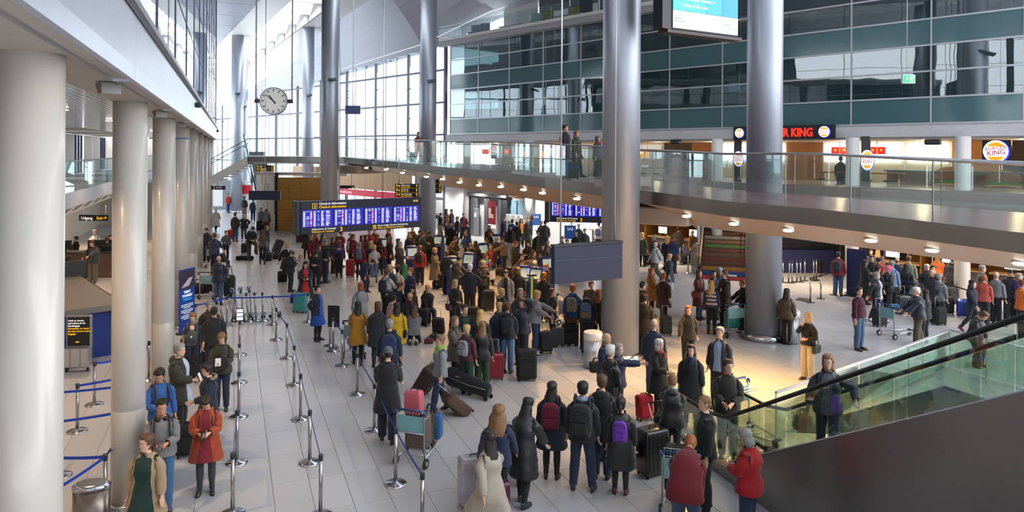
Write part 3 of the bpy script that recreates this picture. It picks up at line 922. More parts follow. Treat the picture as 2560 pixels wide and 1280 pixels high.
def burger(parent,x,z,w,y=-.02):
 m = MB()
 def el(cx,cz,rx,rz_,mi,n=20,half=None):
  pts = []
  for j in range(n):
   a = 2 * math.pi * j / n
   s_ = math.sin(a)
   if half == 'up':
    s_ = max(s_,-.1)
   if half == 'dn':
    s_ = min(s_,.1)
   pts.append((cx + rx * math.cos(a),y - .002 * mi,cz + rz_ * s_))
  m.add(pts,[tuple(range(n))],mi)
 el(x, z + .16 * w, w * .5, w * .32, 0, half='up')
 el(x,z + .02 * w,w * .52,w * .09,1)
 el(x,z - .05 * w,w * .48,w * .06,2)
 el(x,z - .12 * w,w * .48,w * .08,3)
 el(x, z - .16 * w, w * .48, w * .16, 0, half='dn')
 m.build('burger_picture', [BUN, LET, CHS, PAT], parent)
burger(ct,-0.6,.62,1.5,-.42)
burger(ct,1.3,.62,1.3,-.42)
pl,zt = fz(1672,380,-1.2)
pr,zb = fz(1782,452,-1.2)
po = thing('burger_poster', 'large pale burger poster lettered kings behind the walkway glass', 'poster', fac((pl + pr) / 2, SF, -1.2), FROT)
pw = abs(pl - pr)
MB().box((0, 0, .95), (pw, .04, 1.9)).build('board', PCARD, po)
text('KINGS', .34, mat('poster_black', '#2a2724', .6), po, (-.35, -.03, 1.5), bold=.012)
text('STEAKHOUSE', .14, mat('poster_black', '#2a2724', .6), po, (-pw / 2 + .1, -.03, 1.5))
text('BACON', .16, mat('poster_maroon', '#8c2733', .6), po, (pw / 2 - .65, -.03, 1.45))
burger(po,-.62,.72,1.1,-.03)
burger(po,.62,.78,1.0,-.03)
for px0, px1, lab in ((2078, 2121, 'pair of bright red menu screens left of the slim white column'), (2172, 2214, 'pair of bright red menu screens right of the tall oval logo'), (1205, 1222, 'small red screen beside the far oval logo'), (1262, 1272, 'small red lamp screen in the far restaurant part'), (1388, 1400, 'red screen just behind the man on the walkway')):
 t0,z0 = fz(px0,365,-3)
 t1,z1 = fz(px1,384,-3)
 r = thing('red_screen', lab, 'screen', fac((t0 + t1) / 2, z1 - .02, -3), FROT, 'red menu screens')
 wd = abs(t0 - t1)
 for sx in (-wd / 4,wd / 4):
  MB().box((sx, 0, .16), (wd / 2 - .02, .05, .34), bev=.01).build('screen', mat('red_screen_glow', '#e01c14', .5, 0, .1, 2, emit=1.3), r)
  MB().lathe([(.06, 0), (.02, .01)], 12).build('glow_dot', mat('orange_glow', '#ff6a18', .5, 0, 0, emit=2), r, (sx, -.03, .18)).rotation_euler = (math.pi / 2, 0, 0)
 MB().tube([(0, 0, .3), (0, 0, 6.42 - z1)], .015, 6).build('hanger', DGREY, r)
for px, lab in ((1605, 'left'), (1618, 'right'), (1312, 'far'), (1354, 'mid')):
 t,z = fz(px,395,-2)
 r = thing('pendant_lamp', {'left': 'amber glass pendant lamp just right of the huge column', 'right': 'second amber pendant lamp right of the huge column', 'far': 'amber pendant lamp seen through the walkway glass left of the seated guest', 'mid': 'amber pendant lamp beside the slim white column'}[lab], 'lamp', fac(t, z, -2), FROT, 'amber pendant lamps')
 MB().lathe([(.1, 0), (.12, .1), (.12, .38), (.07, .45)], 14).build('lamp_shade', mat('amber_glow', '#f2a01e', .4, 0, .1, 3, emit=1.6), r)
 MB().tube([(0, 0, .45), (0, 0, 6.42 - z)], .01, 6).build('cord', BLACK, r)
for i, (px, lab) in enumerate(((2092, 'tall bar table with stools behind the walkway, left of the slim column'), (2210, 'tall bar table with stools right of the oval logo'), (1290, 'restaurant table in the far part behind the glass'), (1640, 'restaurant table right of the huge column'))):
 t,_ = fz(px,430,-1.0)
 r = thing('bar_table', lab, 'table', fac(t, SF, -1.0), FROT, 'restaurant tables')
 MB().box((0, 0, 1.02), (1.6, .5, .05), bev=.01).build('table_top', SHW[0], r)
 for sx in (-.6,.6):
  MB().tube([(sx, 0, 0), (sx, 0, 1.0)], .03, 8).build('leg', ALU, r)
 for q,sx in enumerate((-.5,.35)):
  s_ = thing('bar_stool', 'dark round bar stool, %s one at the table %s' % (('left', 'right')[q], ('by the red screens', 'by the oval logo', 'in the far part', 'by the huge column')[i]), 'stool', fac(t - sx, SF, -.5), FROT, 'bar stools')
  MB().lathe([(.17, .68), (.19, .71), (.17, .76)], 16).build('seat', BLACK, s_)
  MB().lathe([(.18, 0), (.18, .02), (.02, .04), (.02, .68)], 16).build('pedestal', ALU, s_)
LW = mat('logo_white', '#fbfaff', .5, 0, 0, emit=1.1)
LB = mat('logo_blue', '#3a43d8', .5, 0, 0, emit=.7)
LO = mat('logo_orange', '#f5a21a', .5, 0, 0, emit=.7)
LR = mat('logo_red', '#c81840', .5, 0, 0, emit=.35)
def bun_logo(parent,r,loc,sx=1.0,th=.05):
 g = link('logo', None, parent, loc)
 g.scale = (sx,1,1)
 disc(r * 1.06, th).build('blue_ring', LB, g, (r * .05, 0, -r * .05))
 disc(r, th + .02).build('white_disc', LW, g)
 for s_,c in ((1,.44),(-1,-.50)):
  m = MB()
  pts = []
  for j in range(13):
   a = math.pi * j / 12
   pts.append((r * .62 * math.cos(a),-th / 2 - .016,r * c + s_ * r * .38 * math.sin(a)))
  m.add(pts, [tuple(range(13)) if s_ < 0 else tuple(range(12, -1, -1))]).build('bun_half', LO, g)
 text('BURGER', r * .46, LR, g, (-r * .82, -th / 2 - .02, r * .02), (math.pi / 2, -.12, 0), bold=.004 * r)
 text('KING', r * .60, LR, g, (-r * .66, -th / 2 - .02, -r * .42), (math.pi / 2, -.12, 0), bold=.008 * r)
 return g
t0,z0 = fz(1834,319,.35)
t1,z1 = fz(2088,350,.35)
sg = thing('restaurant_sign', 'long black restaurant sign with red letters above the shop', 'sign', fac((t0 + t1) / 2, 0, .35), FROT)
wd = abs(t1 - t0)
zc = (z0 + z1) / 2 + .05
MB().box((0, .02, zc), (wd, .1, .62), bev=.01).build('board', mat('sign_black', '#20222c', .5), sg)
bun_logo(sg,.22,(-wd / 2 + .35,-.06,zc))
bun_logo(sg,.24,(wd / 2 - .45,-.06,zc))
text('BURGER KING', .52, mat('letter_red_glow', '#ff2a1c', .5, 0, 0, emit=1.4), sg, (wd / 2 - .95, -.06, zc - .19), align='RIGHT', ext=.02, bold=.012, sx=.8)
for px, py, rr, lab in ((1845, 397, .36, 'oval hanging burger logo left of the second huge column'), (2166, 400, .42, 'tall oval burger logo beside the slim white column'), (1234, 374, .34, 'distant round burger logo behind the walkway glass')):
 t,z = fz(px,py,.1)
 b = thing('blade_sign', lab, 'sign', fac(t, z, .1), FROT * .2, 'burger logo signs')
 bun_logo(b,rr,(0,-.08,0),.62 if px > 1500 else .95)
 MB().box((0, .08, -.1), (.36, .12, 2.2 if px > 1500 else 1.0), bev=.02).build('pylon', BLACK, b)
t,z = fz(2490,378,-1.0)
b = thing('logo_box_sign', 'large round burger logo on a black box near the picture edge', 'sign', fac(t, z, -1.0), FROT)
MB().box((0, .1, 0), (.98, .16, .86), bev=.02).build('box', BLACK, b)
bun_logo(b,.42,(0,-.03,0))
for px in (1690,2332):
 t,z = fz(px,352,.1)
 b = thing('dark_speaker_box', 'black box speaker under the white beam ' + ('above the burger poster' if px < 2000 else 'above the burger counter'), 'loudspeaker', fac(t, z, .1), FROT)
 MB().box((0, 0, -.05), (.55, .3, .22), bev=.03).build('housing', BLACK, b)
 MB().box((0, -.16, -.05), (.45, .02, .15), bev=.005).build('grille', DGREY, b)
# GROUND LEVEL BELOW THE SHOP
gw = struct('wall_ground_right', 'ground floor back wall behind the check-in desks')
GWOOD = mat('desk_wall_wood', '#9b6a34', 0.5, 0, 0.2, 2)
DARK = mat('dark_recess', '#2a2420', 0.6, 0, 0.2)
for i,t in enumerate(range(-12,17)):
 MB().slab(fac(t, 0, -3.4), fac(t + .98, 0, -3.4), fac(t + .98, 3.4, -3.4), fac(t, 3.4, -3.4), 0.05).build('wood_panel', DARK if -2 < t < 3 else GWOOD, gw)
WW = mat('hall_white_wall', '#e4e6ea', 0.55, 0, 0.02)
t = 16.4
MB().slab(fac(16.4, 0, 0), fac(31, 0, 0), fac(31, 3.35, 0), fac(16.4, 3.35, 0), 0.2).build('white_wall', WW, gw)
dr = struct('door_1', 'grey sliding door portal in the white wall')
for px0, px1, nm in ((1164, 1178, 'jamb'), (1180, 1195, 'door_leaf'), (1214, 1227, 'door_leaf'), (1249, 1254, 'door_leaf'), (1256, 1270, 'jamb')):
 fpanel(nm, px0, 486, px1, 586, .35, DGREY if nm == 'jamb' else mat('door_grey', '#6b7078', .35, .3), dr, .12)
fpanel('header', 1164, 481, 1270, 491, .4, MGREY, dr, .2)
pst = fpanel('poster', 1221, 502, 1239, 571, .5, mat('poster_red', '#7c2130', .5, 0, .2, 2), None, .05)
tag(pst, 'dark red advertising poster with a pale hand beside the grey door', 'poster')
fpanel('poster_hand', 1222, 520, 1234, 545, .52, mat('poster_skin', '#e3c7b3', .6, 0, .1), pst, .03)
fpanel('poster_bottle', 1229, 516, 1238, 535, .53, mat('poster_glass', '#5a1a20', .4, 0, .2), pst, .03)
fpanel('poster_strip', 1221, 560, 1239, 571, .52, WTXT, pst, .03)
wd_ = struct('window_1', 'amber lit band window in the white wall')
for a,b in ((1284,1304),(1306,1314),(1317,1336)):
 fpanel('pane', a, 482, b, 493, .1, mat('amber_pane', '#b98a45', .3, 0, .1, 2, emit=.4), wd_, .05)
fpanel('frame', 1282, 480, 1338, 495, .06, DARK, wd_, .05)
nb = thing('notice_board', 'two blue photo sheets pinned on the white wall', 'notice board', fac(fz(1293, 520, .1)[0], 1.6, .1), FROT)
for sx in (-.42,.42):
 MB().box((sx, 0, .5), (.72, .03, 1.0)).build('sheet', mat('notice_blue', '#7fa3bb', .6, 0, .35, 6), nb)
rk = thing('leaflet_rack', 'silver leaflet stand with white folders by the white wall', 'rack', fac(20.4, 0, .8), FROT)
MB().tube([(-.7, 0, 0), (-.7, 0, 1.5)], .03).tube([(.7, 0, 0), (.7, 0, 1.5)], .03).tube([(-.7, 0, .9), (.7, 0, .9)], .03).build('frame', ALU, rk)
for sx in (-.5,0,.5):
 MB().box((sx, -.05, 1.55), (.36, .2, .42), bev=.01).build('folder', WHITE, rk)
cb = thing('wall_cabinet', 'small white cabinet with a red strip on the white wall', 'cabinet', fac(25.9, .95, .1), FROT)
MB().box((0, 0, .65), (.55, .25, 1.1), bev=.01).build('body', WHITE, cb)
MB().box((0, -.13, 1.12), (.45, .02, .1)).build('red_strip', RED, cb)
MB().box((.29, 0, .65), (.04, .3, 1.15)).build('door', DGREY, cb)
tp = thing('info_post', 'grey upright information post beside the door portal', 'post', fac(24.6, 0, .4), FROT)
MB().box((0, 0, .95), (.36, .2, 1.9), bev=.02).build('body', MGREY, tp)
MB().box((0, -.11, 1.45), (.2, .02, .3)).build('screen', mat('pale_screen', '#c9cdd8', .4, emit=.3), tp)
SCR = mat('desk_screen', '#dde3ee', .4, 0, .2, 6, emit=.9)
DK = mat('desk_front', '#6e6a66', .5, 0, .1)
cnt = 0
for t in (15.2,13.0,10.8,8.8,-1.2,-3.4,-5.6,-7.8,-10.0):
 cnt += 1
 loc = ['farthest', 'second', 'third', 'fourth', 'fifth, beyond the food stair', 'sixth', 'seventh', 'eighth', 'nearest the picture edge'][cnt - 1]
 d = thing('checkin_desk', 'wood topped check-in desk under the shop level, %s of the row' % loc, 'desk', fac(t, 0, -1.7), FROT, 'check-in desks')
 MB().box((0, .1, .5), (1.7, .6, 1.0), bev=.02).build('body', DK, d)
 MB().box((0, 0, 1.04), (1.9, .85, .06), bev=.01).build('worktop', WOOD, d)
 MB().box((.95, .4, 1.0), (.06, 1.3, 2.0)).build('divider', GWOOD, d)
 s_ = thing('desk_monitor', 'white lit monitor on the check-in desk, %s of the row' % loc, 'monitor', fac(t + .25, 1.08, -1.75), FROT, 'check-in monitors')
 MB().box((0, .02, .32), (.62, .05, .42), bev=.01).box((0, .05, .06), (.06, .04, .14)).box((0, .05, .0), (.26, .2, .02)).build('casing', BLACK, s_)
 MB().box((0, -.01, .32), (.56, .01, .36)).build('screen', SCR, s_)
 ov = thing('desk_display', 'dark overhead display panel above the check-in desk, %s of the row' % loc, 'display', fac(t, 2.55, -1.2), FROT, 'check-in overhead displays')
 MB().box((0, 0, 0), (1.5, .12, .45), bev=.01).build('panel', NAVY, ov)
 MB().box((0, -.065, 0), (1.3, .01, .32)).build('screen', mat('overhead_screen', '#cfd8ee', .4, 0, .3, 5, emit=.8), ov)
 MB().tube([(0, 0, .2), (0, 0, .85)], .02, 6).build('hanger', ALU, ov)
for i,t in enumerate((29,26.5,24,21.5,19,16.5,14,11.5,9,3.5,1,-1.5,-4,-6.5,-9)):
 white = t > 15.5
 downlight(fac(t, 3.32, 1.1), 330 if white else 420, lab='added fill lamp under the restaurant gallery, number %s from the far end' % ['one', 'two', 'three', 'four', 'five', 'six', 'seven', 'eight', 'nine', 'ten', 'eleven', 'twelve', 'thirteen', 'fourteen', 'fifteen'][i], color=(1, .93, .84) if white else (1, .74, .46), cone=150)
fs = struct('trim_food_stair', 'stair with food pictures on its risers under the walkway')
b0 = gz(1752,697)
dirn = Vector((.32,.947,0))
side = Vector((.947,-.32,0))
RC = ['#8e1c26', '#26407c', '#9c6a2a', '#5a3320', '#683024', '#5d4433', '#5e3228', '#4f6a34', '#74563c', '#8c8574', '#6d4030', '#5f4a3b']
fs_rot = math.atan2(side.y,side.x)
for i in range(12):
 p = b0 + dirn * (.29 * i) + side * 1.0
 MB().box(p + Vector((0, 0, .17 * i + .085)), (2.0, .03, .15), rz=fs_rot).build('riser', mat('riser_' + str(i), RC[i], .5, 0, .5, 5), fs)
 MB().box(p + dirn * .15 + Vector((0, 0, .17 * i + .16)), (2.05, .32, .03), rz=fs_rot).build('tread', DARK, fs)
text('UPGRADE', .1, WTXT, fs, b0 + side * 1.1 + Vector((0, -.03, .2)), (math.pi / 2, 0, fs_rot))
for sx in (-.05,2.05):
 a = b0 + side * sx
 MB().tube([a + Vector((0, 0, 1.0)), a + dirn * 3.4 + Vector((0, 0, 3.0))], .03).tube([a + Vector((0, 0, .7)), a + dirn * 3.4 + Vector((0, 0, 2.7))], .022).build('handrail', WOOD, fs)
 MB().slab(a, a + dirn * 3.4 + Vector((0, 0, 2.0)), a + dirn * 3.4 + Vector((0, 0, 2.3)), a + Vector((0, 0, .3)), .03).build('stringer', DARK, fs)
MB().slab(b0 + dirn * 1.9 - side * .3, b0 + dirn * 3.6 - side * .3, b0 + dirn * 3.6 - side * .3 + Vector((0, 0, 3.3)), b0 + dirn * 1.9 - side * .3 + Vector((0, 0, 3.3)), .1).build('side_wall', mat('pale_aqua', '#bccac8', .5), fs)
pp = thing('logo_pylon', 'round lit burger logo in a steel drum on a black post', 'sign', gz(1752, 655), 0)
MB().box((0, .1, .95), (.32, .25, 1.9), bev=.02).build('post', BLACK, pp)
m = MB()
m.tube([(-.02, -.12, 2.15), (-.02, .25, 2.15)], .42, 28).build('drum', STEEL, pp)
bun_logo(pp,.33,(0.02,-.15,2.15),.9)
ef = thing('escalator_flank', 'dark sloping escalator flank behind the second huge column', 'escalator', gz(2010, 690), 0)
MB().extrude_x([(1.2, 0), (4.5, 0), (4.5, 3.2), (3.2, 3.2), (1.2, 1.9)], -1.2, 2.4).build('flank', mat('flank_black', '#1e1d20', .4, .2), ef)
MB().box((.3, .9, .55), (3.0, .1, 1.1)).build('blue_panel', mat('flank_blue', '#232a5e', .5), ef)
MB().slab((1.0, .8, 0), (3.6, 3.0, 0.0), (3.6, 3.0, 1.9), (1.0, .8, .5), .1).build('side_panel', mat('flank_brown', '#3a2f2b', .5), ef)
for i in range(10):
 MB().box((-.9 + i * .16, .95, 2.62), (.08, .06, .06)).build('light_slot', mat('slot_white', '#cfd1d6', .5, emit=.3), ef)
# FAR GROUND LEVEL
BRZ = mat('bronze_cladding', '#a07c42', 0.36, 0.6, 0.3, 1.3, bump=.15, bscale=3)
STN = mat('pale_bronze_stone', '#8f7a5c', 0.35, 0.5, 0.3, 1.6, bump=.15, bscale=3)
bz = struct('wall_bronze', 'bronze clad wall block under the walkway')
pA,pB = gz(694,577),gz(808,580)
for r in range(5):
 for q in range(4):
  a,b = pA.lerp(pB,q / 4),pA.lerp(pB,(q + .99) / 4)
  z0,z1 = r * .76,r * .76 + .74
  MB().slab(a + Vector((0, 0, z0)), b + Vector((0, 0, z0)), b + Vector((0, 0, z1)), a + Vector((0, 0, z1)), 0.05 + .01 * ((q * 3 + r) % 2)).build('bronze_panel', BRZ, bz)
MB().slab(pA + Vector((0, .25, 0)), pB + Vector((0, .25, 0)), pB + Vector((0, .25, 3.8)), pA + Vector((0, .25, 3.8)), .1).build('backing', BRZ, bz)
pC,pD = gz(642,567),gz(686,578)
for r in range(6):
 for q in range(3):
  a,b = pC.lerp(pD,q / 3),pC.lerp(pD,(q + .985) / 3)
  z0,z1 = r * .66,r * .66 + .64
  MB().slab(a + Vector((0, 0, z0)), b + Vector((0, 0, z0)), b + Vector((0, 0, z1)), a + Vector((0, 0, z1)), 0.05 + .012 * ((q + r) % 2)).build('stone_panel', STN, bz)
MB().box(gz(690, 577) + Vector((0, .1, 2.05)), (.2, .25, 4.1)).build('dark_post', DGREY, bz)
MB().box(pA.lerp(pB, .5) + Vector((0, .4, 4.05)), ((pB - pA).length + 3.5, .5, .22), rz=math.atan2(pB.y - pA.y, pB.x - pA.x)).build('top_beam', WHITE, bz)
wd2 = struct('wall_wood_far', 'wood slat wall above red counters in the far hall')
for i in range(24):
 t = 31.5 + .8 * i
 MB().slab(fac(t, 2.6, .9), fac(t + .78, 2.6, .9), fac(t + .78, 4.3, .9), fac(t, 4.3, .9), .08).build('wood_panel', mat('far_wood', '#c7a277', .55, 0, .12, 6, aniso=True), wd2)
 MB().slab(fac(t, 2.05, 1.0), fac(t + .78, 2.05, 1.0), fac(t + .78, 2.55, 1.0), fac(t, 2.55, 1.0), .06).build('red_panel', mat('far_red', '#d12c4a', .5, 0, .25, 4, emit=.15), wd2)
text('self service check-in self service', .34, WTXT, wd2, fac(44, 2.2, 1.1), (math.pi / 2, 0, FROT))
for i in range(7):
 t = 33 + 2.0 * i
 d = thing('red_counter', 'red service counter in the far hall, number %s from the steel column' % ['one', 'two', 'three', 'four', 'five', 'six', 'seven'][i], 'counter', fac(t, 0, 2.2), FROT, 'red far counters')
 MB().box((0, 0, .55), (1.6, .6, 1.1), bev=.02).build('body', mat('counter_red', '#c02743', .5, 0, .1), d)
 MB().box((0, 0, 1.13), (1.7, .75, .06)).build('worktop', WHITE, d)
 MB().box((.2, .2, 1.4), (.55, .06, .4), bev=.01).build('screen', mat('counter_screen', '#e5e9f4', .4, emit=.5), d)
fe = thing('far_escalator', 'distant steep escalator rising behind the bronze wall', 'escalator', gz(655, 560), 0)
MB().slab((-.4, 0, 1.2), (-2.6, 3.0, 6.0), (-2.6, 3.0, 6.9), (-.4, 0, 2.1), .15).build('side_glass', glass('esc_glass', '#9fb0bd', .2), fe)
MB().tube([(-.4, 0, 2.2), (-2.6, 3, 7.0)], .05).build('handrail', RUBBER, fe)
MB().slab((-.3, 0, .8), (-2.5, 3.0, 5.6), (-1.2, 4.0, 5.6), (1.0, 1.0, .8), .2).build('steps', DGREY, fe)
ks = thing('far_kiosk', 'dark grey kiosk wall at the far left end of the hall', 'kiosk', gz(566, 524), .1)
MB().box((0, .6, 1.4), (3.2, .4, 2.8), bev=.02).build('body', MGREY, ks)
MB().box((-.9, .38, 1.3), (.9, .04, 2.0)).build('panel', WHITE, ks)
rb = thing('red_shop_panel', 'bright red panel at the far end behind the steel column', 'panel', gz(612, 532), 0)
MB().box((0, .5, 1.3), (1.6, .1, 2.6)).build('frame', WHITE, rb)
MB().box((0, .44, 2.1), (1.4, .04, .8)).build('red_face', RED, rb)
sw = struct('wall_left_far', 'glazed side front beyond the colonnade')
for i in range(12):
 u = 57.2 + 3.0 * i
 for r in range(5):
  MB().slab(uv(u + .03, -2, r * 3.0 + .05), uv(u + 2.97, -2, r * 3.0 + .05), uv(u + 2.97, -2, r * 3.0 + 2.95), uv(u + .03, -2, r * 3.0 + 2.95), .02).build('pane', CLR, sw)
 MB().box(uv(u, -2, 7.5), (.1, .16, 15), rz=-AU).build('mullion', FRM, sw)
for r in range(1,5):
 MB().box(uv(75, -2, r * 3.0), (.12, 36, .12), rz=-AU).build('transom', FRM, sw)
# HANGING SIGNS
def hung(name,label,cat,pl,pr,zb,h,d=0.14,rods=(),rodtop=17.5,face=NAVY,dl=None,dr=None,group=None):
 """sign board between two picture columns pl, pr (x, distance); returns root with local x to the right, face at y=0, base z=zb"""
 a,b = at(pl[0],400,pl[1]),at(pr[0],400,pr[1])
 a.z = b.z = zb
 c = (a + b) / 2
 rz = math.atan2(b.y - a.y,b.x - a.x)
 wd = (b - a).length
 r = thing(name,label,cat,c,rz,group)
 MB().box((0, d / 2, h / 2), (wd, d, h), bev=.012).build('board', face, r)
 for x in rods:
  lx = x * wd
  MB().tube([(lx, d / 2, h), (lx, d / 2, rodtop - zb)], .022, 8).build('rod', ALU, r)
 return r,wd
SCRB = mat('blue_screen', '#1a17b0', .4, 0, .15, 2, emit=.45)
SWH = mat('screen_white', '#e8ecff', .5, 0, 0, emit=.5)
SYG = mat('screen_green', '#b9e04a', .5, 0, 0, emit=.9)
SRD = mat('screen_red', '#f04468', .5, 0, 0, emit=1.0)
SOR = mat('screen_orange', '#ffb238', .5, 0, 0, emit=1.0)
def flight_screen(parent,x0,w_,z0,h,seed):
 rnd = random.Random(seed)
 s = MB().box((x0 + w_ / 2, -.012, z0 + h / 2), (w_, .02, h)).build('flight_screen', SCRB, parent)
 m = MB()
 y = -.026
 rows = 24
 cols = [(.03,.07),(.13,.10),(.26,.06),(.37,.07),(.50,.07),(.62,.10),(.78,.15)]
 for r in range(rows):
  z = z0 + h * (.91 - r * .88 / rows)
  hh = h * .011
  for ci,(cx,cw) in enumerate(cols):
   if ci in (1,4) and rnd.random() < .7 and r > 0:
    continue
   k = 0
   if r == 0:
    k = 1 if ci != 5 else 0
   elif ci == 2:
    k = rnd.choice((2,3,0,0,2))
   elif ci == 6 and rnd.random() < .1:
    continue
   ww = cw * (.55 + .45 * rnd.random()) if ci > 3 else cw
   a,b = x0 + cx * w_,x0 + (cx + ww) * w_
   m.add([(a,y,z - hh),(b,y,z - hh),(b,y,z + hh),(a,y,z + hh)],[(0,1,2,3)],k)
 o = m.build('flight_rows', [SWH, SYG, SRD, SOR], s)
 tag(o, 'rows of small flight times on the blue screen', kind='stuff')
b1, w1 = hung('flight_board', 'wide blue check-in information board with flight screens', 'sign', (752, 28.6), (1054, 31.8), 2.36, 1.32, .3, (-.19, .17), 18, mat('board_navy', '#151d38', .45))
sx = w1 / 4
for i in range(4):
 flight_screen(b1,-w1 / 2 + .06 + i * (w1 - .1) / 4,(w1 - .1) / 4 - .07,.27,.70,20 + i)
text('Check-in Information', .135, WTXT, b1, (-w1 / 2 + .75, -.02, 1.16), bold=.003)
text('Check-in Information', .135, YEL, b1, (-w1 / 2 + .75, -.02, 1.025), bold=.003)
MB().box((-w1 / 2 + .58, -.01, 1.12), (.2, .02, .21)).build('symbol_frame', YEL, b1)
MB().box((-w1 / 2 + .58, -.018, 1.12), (.16, .02, .17)).build('symbol_field', NAVY, b1)
text('i', .2, YEL, b1, (-w1 / 2 + .56, -.03, 1.05), bold=.008)
text('10 51', .11, SOR, b1, (w1 / 2 - .42, -.02, 1.14), bold=.003)
text('Velkommen til Terminal', .105, WTXT, b1, (-w1 / 2 + .45, -.02, .15), bold=.002)
text('Welcome to Terminal', .105, YEL, b1, (-w1 / 2 + .45, -.02, .045), bold=.002)
text('3', .24, YEL, b1, (-w1 / 2 + 1.65, -.02, .05), bold=.006)
text('Benyt venligst Check-in Selvbetjening', .095, WTXT, b1, (w1 / 2 - 2.1, -.02, .155), bold=.002)
text('Please use Self Service Check-in', .095, YEL, b1, (w1 / 2 - 2.1, -.02, .055), bold=.002)
MB().box((w1 / 2 - 2.24, -.01, .13), (.14, .02, .16)).build('symbol_frame', YEL, b1)
text('iii', .12, NAVY, b1, (w1 / 2 - 2.29, -.03, .085), bold=.004)
MB().box((-w1 / 2 - .14, .12, .66), (.16, .5, 1.36), bev=.02).build('end_box', DGREY, b1)
b2, w2 = hung('flight_board', 'second blue flight board partly behind the huge column', 'sign', (1376, 33.6), (1560, 33.0), 2.45, 1.25, .3, (-.3, .3), 5.4, mat('board_navy', '#151d38', .45))
for i in range(3):
 flight_screen(b2,-w2 / 2 + .06 + i * (w2 - .1) / 3,(w2 - .1) / 3 - .06,.28,.85,40 + i)
text('Velkommen til Terminal', .1, WTXT, b2, (-w2 / 2 + .3, -.02, .15), bold=.002)
text('Welcome to Terminal', .1, YEL, b2, (-w2 / 2 + .3, -.02, .045), bold=.002)
text('3', .22, YEL, b2, (-w2 / 2 + 1.4, -.02, .05), bold=.006)
text('Benyt', .1, WTXT, b2, (.75, -.02, .15))
MB().box((-w2 / 2 - .14, .12, .62), (.2, .5, 1.3), bev=.02).build('end_box', DGREY, b2)
b3, w3 = hung('blank_sign', 'blank navy double panel sign before the huge column', 'sign', (1387, 17.75), (1558, 18.7), 2.44, .92, .16, (-.39, .405), 19, mat('blank_navy', '#131d44', .4, 0, .1, 1.5))
MB().box((0, -.012, .58), (w3, .02, .012)).build('seam', mat('seam_grey', '#54608a', .5), b3)
MB().box((0, .08, .945), (w3 + .02, .2, .05)).build('top_rail', DGREY, b3)
b4, w4 = hung('blank_sign', 'small blank navy sign in front of the bronze wall', 'sign', (622, 43), (701, 43), 2.74, .55, .15, (-.0,), 17, NAVY)
b5, w5 = hung('blank_sign', 'small blank blue sign high up beside the check-in column', 'sign', (862, 44), (900, 44), 7.96, .52, .15, (0,), 17, mat('grey_blue_panel', '#50608a', .4))
for (pl, pr, zb, h, lab, rows) in (((640, 57), (684, 57), 3.62, .92, 'yellow arrow direction sign hanging left of the bronze wall', [('Exit', 1), ('Clarion Hotel', 1), ('P2, P7, P10', 1), ('Bus til afhentning', 1)]),
         ((988, 36), (1047, 36), 3.42, .66, 'yellow arrow direction sign at the right of the check-in board', [('Clarion Hotel', 0), ('P2, P7, P10', 0), ('Bus til afhentning', 0)]),
         ((1089, 38), (1104, 38), 3.5, .75, 'narrow arrow direction sign right of the far steel column', [('', 0), ('', 0), ('', 0)])):
 b, wb = hung('direction_sign', lab, 'sign', pl, pr, zb, h, .12, (-.35, .35), 5.4, BLACK)
 n = len(rows)
 for i,(tx,_) in enumerate(rows):
  z = h - (i + .5) * h / n
  hh = h / n
  for sx in ((-.42,.42) if wb > .6 else (.25,)):
   m = MB()
   c = sx * wb
   m.add([(c - .012,-.012,z - hh * .36),(c + .012,-.012,z - hh * .36),(c + .012,-.012,z + hh * .1),(c - .012,-.012,z + hh * .1)],[(0,1,2,3)])
   m.add([(c - .06,-.012,z + hh * .05),(c + .06,-.012,z + hh * .05),(c,-.012,z + hh * .4)],[(0,1,2)])
   m.build('arrow', YEL, b)
  if tx:
   text(tx,hh * .36,WTXT,b,(-wb * .24,-.012,z + .01),bold=.003)
   text(tx,hh * .36,YEL,b,(-wb * .24,-.012,z - hh * .36),bold=.003)
   MB().box((-wb * .32, -.012, z), (.07, .012, .08)).build('pictogram', YEL, b)
  if i:
   MB().box((0, -.01, h - i * h / n), (wb, .012, .008)).build('divider_line', YEL, b)
b, wb = hung('direction_sign', 'blue strip sign with yellow arrow behind the check-in column', 'sign', (850, 46), (886, 46), 3.3, .2, .12, (.3,), 6, NAVY)
text('↘', .2, YEL, b, (wb * .3, -.012, .03), bold=.004)
b, wb = hung('gate_sign', 'dark strip sign with a yellow one at the far left', 'sign', (524, 52), (563, 52), 2.85, .28, .12, (0,), 6, NAVY)
text('1', .26, YEL, b, (-wb * .25, -.012, .04), bold=.006)
text('Terminal', .12, WTXT, b, (-.1, -.012, .12))
b, wb = hung('exit_sign', 'long black Udgang Exit sign with yellow arrow', 'sign', (198, 31), (270, 31), 2.63, .25, .1, (-.4, .4), 3.3, BLACK)
text('Udgang', .165, WTXT, b, (-wb * .42, -.012, .06), bold=.004)
text('Exit', .165, YEL, b, (wb * .12, -.012, .06), bold=.004)
MB().box((wb * .39, -.01, .13), (.12, .01, .025)).add([(wb * .39 + .03, -.012, .06), (wb * .39 + .1, -.012, .13), (wb * .39 + .03, -.012, .2)], [(0, 1, 2)]).build('arrow', YEL, b)
GRN = mat('exit_green', '#18a458', .5, 0, 0, emit=.9)
